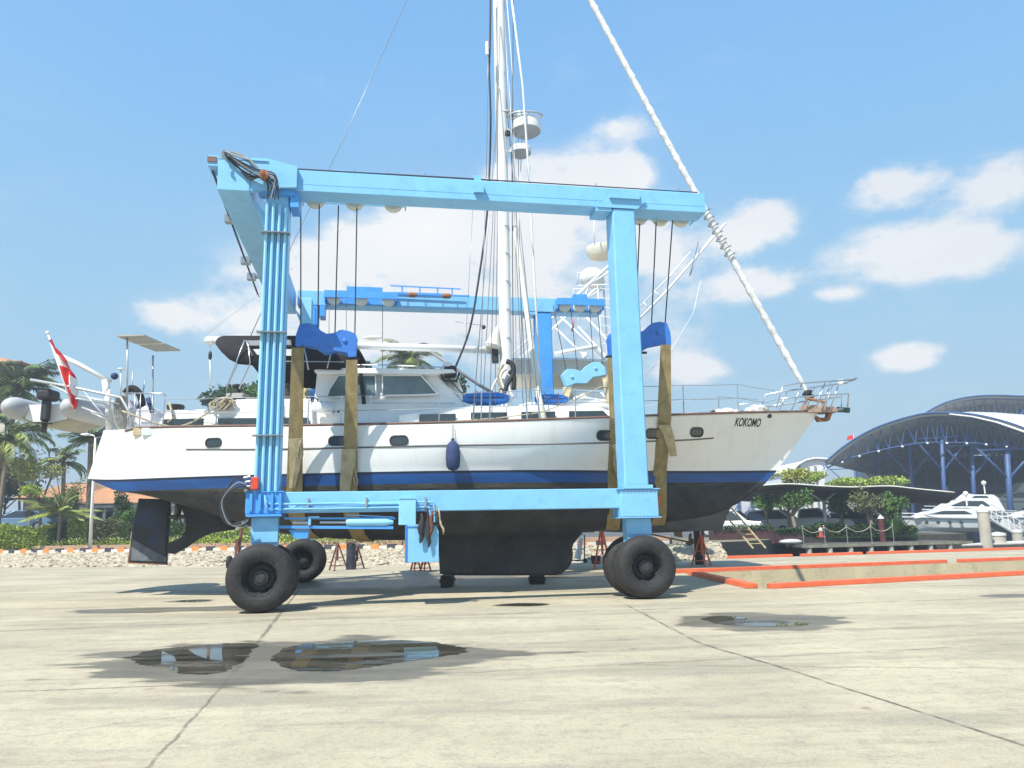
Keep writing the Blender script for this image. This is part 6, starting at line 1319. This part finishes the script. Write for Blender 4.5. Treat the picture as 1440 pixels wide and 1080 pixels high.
def planter(px0, px1, y0, y1, Y, label):
    a, b = YP(px0, y0, Y), YP(px1, y1, Y); e = empty('planter_hedge', V(((a.x+b.x)/2, Y, LZ)), label, 'planter', 'planted boxes along the shore'); m = MB(); m.cbox((a.x, Y, LZ-.3), (b.x, Y+1.0, a.z-.15), c=.03); m.build('planter_box', mat('dark_red_planter', (.07, .03, .028), .8, var=.3, scale=4), e)
    m = MB()
    for i in range(1500): p = V((R.uniform(a.x, b.x), Y+R.uniform(-.05, 1.0), a.z-.12+R.uniform(-.12, .14))); m.leaf(p, V((R.uniform(-1, 1), R.uniform(-1, .3), R.uniform(-.2, 1))).normalized(), V((0, -.3, 1)), R.uniform(.08, .18), .09)
    m.build('foliage', leafm['dark'], e, fix=False)
planter(1002, 1090, 742, 764, 42.5, 'dark red planter box with trimmed dark hedge by the ladder'); planter(1094, 1130, 745, 765, 43.5, 'short dark planter right of the red one')
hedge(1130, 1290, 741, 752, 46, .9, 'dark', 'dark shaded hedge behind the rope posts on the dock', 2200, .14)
for x, y, lab in ((1112, 768, 'upturned white dinghy lying in the shade by the planter'),):
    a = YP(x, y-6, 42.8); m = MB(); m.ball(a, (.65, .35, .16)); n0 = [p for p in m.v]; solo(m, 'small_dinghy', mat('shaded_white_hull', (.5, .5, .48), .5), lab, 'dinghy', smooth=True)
# timber dock with posts and ropes
YD = 41.2; a, b = YP(1128, 768, YD), YP(1375, 768, YD); DZ = .22
e = empty('timber_dock', V(((a.x+b.x)/2, YD, -.85)), 'dark weathered timber dock on short piles behind the orange kerbs', 'dock'); m = MB()
dl = V((a.x, YD, DZ)); dr = V((b.x+1.0, YD+2.2, DZ)); bk = V((.0, 5.5, 0))
m.prism([dl, dr, dr+bk, dl+bk], (0, 0, .12)); m.build('deck', dockw, e)
m = MB(); m.bar(dl+V((0, -.04, .06)), dr+V((0, -.04, .06)), .06, .14); m.build('fascia', mat('pale_dock_edge', (.26, .24, .17), .9, var=.3), e)
for k in range(9): p = dl.lerp(dr, .04+k*.118)+V((0, .12, 0)); m = MB(); m.lathe(V((p.x, p.y, -1.2)), (0, 0, 1), [(.16, 0), (.16, DZ+1.18)], 12); m.build('pile', conc, e, smooth='auto')
tops = []
for x in (1133, 1163, 1195, 1230, 1262):
    t = (x-1128)/(1375-1128); p = dl.lerp(dr, t)+V((0, .25, .125)); q = empty('rope_post', p, ['first', 'second', 'third', 'fourth', 'fifth'][(1133, 1163, 1195, 1230, 1262).index(x)]+' thin steel rope post on the timber dock counted from the bank', 'post', 'steel posts carrying a rope along the dock')
    m = MB(); m.lathe(p, (0, 0, 1), [(.12, 0), (.12, .02), (.022, .04), (.022, .95)], 10); m.build('shaft', steel, q, smooth='auto'); m = MB(); m.ball(p+V((0, 0, .98)), .045); m.build('knob', steel, q, smooth=True); tops.append(p+V((0, 0, .92)))
for k, (p, q) in enumerate(zip(tops, tops[1:])): m = MB(); m.tube(sag(p, q, .28, 10), .022, 6); solo(m, 'barrier_rope', rope_t, ['first', 'second', 'third', 'fourth'][k]+' sagging tan rope between the steel dock posts counted from the bank', 'rope', group='ropes between the dock posts', smooth=True)
g = dl.lerp(dr, .62)+V((0, 3.0, .12)); m = MB(); m.lathe(g, (0, 0, 1), [(.17, 0), (.17, 1.3), (.15, 1.32)], 14); e = empty('pile_marker', g, 'dark red round post with white cone cap behind the rope posts', 'post'); m.build('post', mat('dark_maroon', (.10, .025, .025), .6), e, smooth='auto'); m = MB(); m.lathe(g+V((0, 0, 1.33)), (0, 0, 1), [(.19, 0), (.02, .22)], 14); m.build('cap', white, e, smooth='auto')
# mooring piles and pontoon
def pile(px, py, top, Y, r, label, pk=.40):
    g = YP(px, py, Y); t = YP(px, top, Y); e = empty('mooring_pile', V((g.x, Y, -.85)), label, 'pile', 'pale mooring piles'); m = MB(); m.lathe(V((g.x, Y, -1.2)), (0, 0, 1), [(r, 0), (r*1.03, 1.2), (r, t.z+.9)], 18); m.build('shaft', conc, e, smooth='auto'); m = MB(); m.lathe(V((g.x, Y, t.z-.3)), (0, 0, 1), [(r*1.1, 0), (r*1.1, .12), (r*.3, pk*.9), (.02, pk)], 18); m.build('cap', white, e, smooth='auto')
pile(1388, 768, 712, 40.5, .27, 'tallest pale round pile with white cone cap on the pontoon'); pile(1405, 768, 745, 41.5, .36, 'short thick pale pile beside the tall one', .2); pile(1432, 762, 742, 49, .3, 'short pale pile near the photo right edge', .2)
e = empty('pontoon', YP(1410, 768, 41), 'pale floating pontoon at the photo right edge', 'pontoon'); p0 = YP(1352, 767, 40).x; m = MB(); m.prism([V((p0, 40.0, -.1)), V((p0+7.5, 42.5, -.1)), V((p0+9, 46, -.1)), V((p0+3.5, 43.5, -.1))], (0, 0, .38)); m.build('float_deck', mat('light_pontoon', (.58, .56, .50), .8, var=.1), e, bevel=.03)
m = MB(); m.prism([V((p0-.02, 39.97, -.3)), V((p0+7.5, 42.45, -.3)), V((p0+7.5, 42.49, -.3)), V((p0-.02, 39.99, -.3))], (0, 0, .5)); m.build('fender_strip', dockw, e)
e = empty('gangway', YP(1420, 745, 50), 'white railed gangway sloping down to the pontoon', 'gangway')
for dy in (0, 1.2):
    a, b = YP(1392, 708, 50+dy), YP(1450, 742, 50+dy); 
    for dz in (0, -.5, -1.0): m = MB(); m.tube([a+V((0, 0, dz)), b+V((0, 0, dz))], .03, 6); m.build('rail', white, e)
    for k in range(8): p = a.lerp(b, k/7); m = MB(); m.tube([p, p-V((0, 0, 1.05))], .025, 6); m.build('baluster', white, e)
m = MB(); a, b = YP(1392, 708, 50)-V((0, 0, 1.05)), YP(1450, 742, 50)-V((0, 0, 1.05)); m.prism([a, b, b+V((0, 1.2, 0)), a+V((0, 1.2, 0))], (0, 0, -.08)); m.build('walkway', alu, e)
# ------------------------------------------------------------------ big arched boat sheds
e = empty('arched_boat_shed', YP(1320, 740, 85), 'huge grey arched boat shed roof on blue steel columns over moored yachts', 'boat shed')
def vault(px, Y0, Y1, name, mt, par, drop=0.0, rise_=0.0, th=.25, seg_=5, shift=0.0):
    P = [(p.x, p.y) for p in spl([V((a, b, 0)) for a, b in px], seg_)]; rows = []
    for x, y in P:
        a = YP(x, y, Y0); rows.append([V((a.x+shift*k/6, Y0+(Y1-Y0)*k/6, a.z+(rise_*sin(pi*k/6))-drop*k/6)) for k in range(7)])
    m = MB(); m.grid(rows); o = m.build(name, mt, par, smooth=True, solid=th); return rows, o
V1_, o1 = vault([(1160, 650), (1185, 629), (1215, 610), (1250, 595), (1295, 583), (1330, 581), (1365, 583), (1400, 590), (1440, 603), (1500, 632), (1560, 668)], 78, 128, 'near_roof', shedroof, e, shift=34)
V2_, o2 = vault([(1270, 600), (1315, 573), (1345, 562), (1380, 557), (1420, 557), (1460, 560), (1520, 572), (1600, 600), (1680, 640)], 102, 150, 'rear_roof', shedroof, e, shift=34)
m = MB(); m.tube([r_[0]+V((0, -.1, .05)) for r_ in V1_], .09, 8); m.build('roof_edge_pipe', shedblue, o1, smooth=True)
m = MB(); m.tube([r_[0]+V((0, -.1, .05)) for r_ in V2_], .09, 8); m.build('roof_edge_pipe', shedblue, o2, smooth=True)
# pale membrane blade rising over the near roof
m = MB(); up_ = [(1335, 580.5), (1365, 579), (1400, 580), (1440, 583), (1500, 592)]; lo_ = [(1335, 581.5), (1365, 585), (1400, 593), (1440, 607), (1500, 634)]
m.grid([[YP(x, y, 77.2) for x, y in lo_], [YP(x, y, 92) for x, y in up_]]); m.build('membrane_roof', wroof, e, smooth=True, solid=.12)
# truss under each arch and columns with braces
def truss(rows, par, depth, k0=0, chord=wp):
    P = [r_[k0]+V((0, .6, -.35)) for r_ in rows]; Q = [p-V((0, 0, depth*sin(pi*min(1, max(0, (i+2)/(len(P)+3)))))) for i, p in enumerate(P)]
    m = MB(); m.tube(P, .07, 6); m.tube(Q, .07, 6)
    for i in range(0, len(P)-2, 2): m.tube([P[i], Q[i+1]], .04, 5); m.tube([Q[i+1], P[i+2]], .04, 5)
    m.build('arch_truss', shedblue, par)
    for i in range(1, len(Q)-1, 4): m = MB(); m.ball(Q[i]+V((0, -.15, -.1)), .13); m.build('truss_node', white, par)
    return Q
Q1 = truss(V1_, e, 2.6); Q2 = truss(V2_, e, 3.0)
truss(V1_, e, 2.4, k0=3)
for x, ytop, Y, r in ((1235, 630, 86, .28), (1281, 612, 82, .32), (1326, 600, 79.5, .36), (1368, 612, 80, .36), (1418, 618, 79, .48), (1398, 590, 103, .3), (1440, 575, 103, .34), (1204, 648, 92, .22)):
    t = YP(x-3, ytop, Y); g = V((YP(x+3, 745, Y).x, Y, -1.2)); m = MB(); m.tube([g, t], r*.58, 10); c = m.build('column', shedblue, e, smooth=True)
    for s in (-1, 1): m = MB(); k = g.lerp(t, .62); m.tube([k, V((t.x+s*3.6, Y, t.z-.3))], r*.28, 7); m.build('brace', shedblue, c, smooth=True)
    m = MB(); m.tube([g.lerp(t, .9)+V((-3, 0, 0)), g.lerp(t, .9)+V((3, 0, .2))], r*.3, 6); m.build('tie', shedblue, c, smooth=True)
for y_, z_ in ((96, 5.2), (96, 9.0), (112, 6)): 
    a = YP(1180, 740, y_).x; m = MB(); m.bar(V((a, y_, z_)), V((a+60, y_, z_)), .3, .3); m.build('cross_girder', shedblue, e)
m = MB(); a = YP(1212, 740, 124); m.box((a.x, 124, -1), (a.x+90, 124.4, 11.5)); m.build('back_wall', darkwall, e)
for k in range(7): m = MB(); x = YP(1215+k*32, 740, 118).x; m.box((x, 118, -1), (x+.3, 118.3, 12)); m.build('rack_column', shedblue, e)
for z_ in (3.2, 6.4, 9.6): m = MB(); x = YP(1200, 740, 118).x; m.box((x, 117.7, z_), (x+34, 118, z_+.25)); m.build('rack_beam', mat('rack_grey_blue', (.10, .14, .22), .7), e)
# flag on the roof slope, small white arched building, distant low hall
g = YP(1201, 622, 84); e = empty('roof_flag', g, 'small red and white flag standing on the shed roof slope', 'flag'); m = MB(); m.tube([g-V((0, 0, .4)), g+V((0, 0, .9))], .04, 6); m.build('pole', white, e); m = MB(); m.prism([g+V((0, 0, .85)), g+V((-.6, 0, .7)), g+V((-.8, 0, .25)), g+V((0, 0, .35))], (0, .03, 0)); m.build('cloth', redf, e)
e = empty('white_arched_building', YP(1140, 740, 95), 'white arched gable building between the bow and the grey shed', 'building')
P = [YP(x, y, 95) for x, y in ((1118, 735), (1118, 658), (1124, 652), (1134, 647), (1146, 645), (1158, 646), (1160, 648), (1160, 735))]; m = MB(); m.prism(P, (0, 20, 0)); m.build('hall', white, e)
m = MB(); q = [YP(x, y, 94.7) for x, y in ((1115, 661), (1123, 653), (1134, 647), (1146, 644.5), (1162, 645.5), (1176, 650))]; m.tube(q, .15, 6); m.build('roof_edge', white, e); m = MB(); m.grid([q, [p+V((0, 20, 0)) for p in q]]); m.build('roof', wroof, e, solid=.1)
for x in (1127, 1139, 1149): m = MB(); m.box((YP(x, 700, 94.9).x, 94.85, YP(x, 735, 94.9).z), (YP(x, 700, 94.9).x+.25, 94.97, YP(x, 655, 94.9).z)); m.build('mullion', mat('grey_mullion', (.25, .27, .3), .6), e)
e = empty('distant_boat_hall', YP(1090, 740, 110), 'low far hall with blue frames and white panels behind the parked cars', 'building'); x0 = YP(1020, 740, 110).x; x1_ = YP(1230, 740, 110).x
m = MB(); m.box((x0, 110, LZ), (x1_, 118, YP(1100, 700, 110).z)); m.build('wall', mat('far_white_panel', (.55, .56, .58), .7, var=.15, scale=.3), e)
for k in range(12): x = x0+(x1_-x0)*k/11; m = MB(); m.box((x, 109.7, LZ), (x+.35, 109.95, YP(1100, 697, 110).z)); m.build('frame', shedblue, e); 
for k in range(11): x = x0+(x1_-x0)*k/11; m = MB(); m.bar(V((x, 109.6, LZ+.5)), V((x+(x1_-x0)/11, 109.6, LZ+3.4)), .2, .15); m.build('brace', shedblue, e)
# ------------------------------------------------------------------ motor yachts
def yacht(x0, x1_, yk, ysh, ycab, yfly, Y, label, bowl=True):
    """profile yacht lying across the view, bow to the photo's left"""
    e = empty('motor_yacht', YP((x0+x1_)/2, yk, Y), label, 'motor yacht', 'white motor yachts moored under the shed'); W_ = x1_-x0; X = lambda t: x0+W_*t; hw = W_/1080*Y*.13
    rings = []
    for t, k in ((0, .02), (.08, .35), (.22, .75), (.45, 1), (.8, 1), (1, .92)):
        a = YP(X(t), ysh-(1-t)**2*(yk-ysh)*.12, Y); b = YP(X(min(1, t+.05*(1-t))), yk, Y); h = hw*k
        rings.append([V((a.x, Y-h, a.z)), V((b.x, Y-h*.8, b.z*.7+a.z*.3)), V((b.x, Y-h*.3, b.z)), V((b.x, Y+h*.3, b.z)), V((b.x, Y+h*.8, b.z*.7+a.z*.3)), V((a.x, Y+h, a.z))])
    m = MB(); m.loft(rings); m.build('hull', white, e, smooth='auto')
    m = MB(); m.tube([r_[0]+V((0, -.03, -.12)) for r_ in rings], .05, 5); m.build('rub_strake', mat('grey_strake', (.2, .2, .22), .5), e)
    def st(px, w_, nm, mt): P = [YP(x, y, Y-w_) for x, y in px]; m = MB(); m.prism(P, (0, 2*w_, 0)); return m.build(nm, mt, e, bevel=.08)
    st([(X(.18), ysh+1), (X(.34), ysh-(ysh-ycab)*.7), (X(.48), ycab), (X(.88), ycab), (X(.96), ysh+1)], hw*.8, 'cabin', white)
    st([(X(.30), ysh-(ysh-ycab)*.35), (X(.47), ycab+2), (X(.70), ycab+2), (X(.80), ysh-(ysh-ycab)*.35)], hw*.8+.03, 'window', glass)
    st([(X(.46), ycab), (X(.54), yfly), (X(.60), yfly+1.5), (X(.82), yfly+1.5), (X(.90), ycab)], hw*.6, 'flybridge', white)
    st([(X(.55), ycab-1), (X(.60), yfly+2.6), (X(.74), yfly+2.6), (X(.78), ycab-1)], hw*.6+.02, 'window', glass)
    for k in (.3, .42, .54, .66): a = YP(X(k), (ysh*2+yk)/3, Y-hw*1.0); m = MB(); m.lathe(a+V((0, -.02, 0)), (0, -1, 0), [(.16, 0), (.16, .03)], 12); m.build('porthole', glass, e)
    m = MB(); m.tube([YP(X(t), ysh-(yk-ysh)*.32*(1-t*.5), Y-hw*min(1, t*3)) for t in (.03, .1, .2, .3, .4)], .03, 5); m.build('bow_rail', steel, e)
    m = MB(); a = YP(X(.72), yfly, Y); m.tube([a, a+V((0, 0, .9))], .06, 6); m.ball(a+V((0, 0, 1.0)), .22); m.build('radar_mast', white, e)
yacht(1262, 1398, 748, 728, 716, 711, 66, 'low white motor yacht in front with long dark window band')
yacht(1296, 1420, 738, 718, 702, 694, 74, 'taller white motor yacht behind the low one with curved cabin')
yacht(1370, 1500, 736, 706, 690, 678, 88, 'big white flybridge yacht at the back between blue columns')
yacht(1400, 1530, 752, 728, 716, 706, 70, 'white yacht cut by the photo right edge beside the gangway')
g = YP(1224, 738, 60); e = empty('tall_mast_pole', g, 'thin far mast standing above the yachts', 'mast'); m = MB(); m.tube([g, YP(1332, 740, 90)], .01, 4)
m = MB(); g = YP(1332, 741, 90); t = YP(1332, 684, 90); m.tube([g, t], .06, 6, radii=[.1, .05]); bpy.data.objects.remove(e); solo(m, 'flag_mast', white, 'thin white mast standing between the yachts under the shed', 'mast', base=g)
# traffic cone by the dock
g = YP(1155, 757, 44.5); g.z = LZ; e = empty('traffic_cone', g, 'orange traffic cone with white band in the hedge shade by the rope posts', 'traffic cone'); m = MB(); m.box(g+V((-.2, -.2, 0)), g+V((.2, .2, .05))); m.lathe(g+V((0, 0, .05)), (0, 0, 1), [(.14, 0), (.03, .6)], 14); m.build('cone', mat('shaded_cone_orange', (.40, .07, .04), .7), e, smooth='auto'); m = MB(); m.lathe(g+V((0, 0, .35)), (0, 0, 1), [(.115, 0), (.085, .18)], 14); m.build('white_band', white, e, smooth='auto')  # cone orange is darkened, the hedge shade is put into its colour
# rubble and stones on the garden edge behind the hoist
for x, y, r_ in ((452, 770, .18), (480, 768, .26), (490, 766, .2), (512, 766, .24), (522, 767, .2), (535, 767, .22)):
    p = YP(x, y, 38.6); p.z = LZ; m = MB(); m.ball(p+V((0, 0, r_*.4)), (r_*1.2, r_, r_*.7), 7, 5)
    for v in m.v: v += V((R.uniform(-.04, .04), R.uniform(-.04, .04), R.uniform(-.03, .03)))
    solo(m, 'boulder', stm, {452: 'small pale boulder on the bank just right of the rear tyre', 480: 'large pinkish boulder left of the dark pillar top', 490: 'boulder right behind the dark pillar top', 512: 'pale boulder below the blue cylinder left end', 522: 'boulder below the blue cylinder middle', 535: 'pale boulder below the blue cylinder right end'}[x], 'boulder', group='boulders on the bank')

# ------------------------------------------------------------------ humid air
hzm = bpy.data.materials.new('humid_air'); hzm.use_nodes = True; nt = hzm.node_tree; nt.nodes.clear(); o_ = nn(nt, 'ShaderNodeOutputMaterial'); pv = nn(nt, 'ShaderNodeVolumePrincipled')
pv.inputs['Color'].default_value = (.86, .92, 1, 1); pv.inputs['Density'].default_value = 0.0018; pv.inputs['Anisotropy'].default_value = 0.2; nt.links.new(pv.outputs[0], o_.inputs['Volume'])
m = MB(); m.box((-320, -70, -3), (1100, 420, 24.5)); tag(m.build('haze', hzm), kind='stuff')
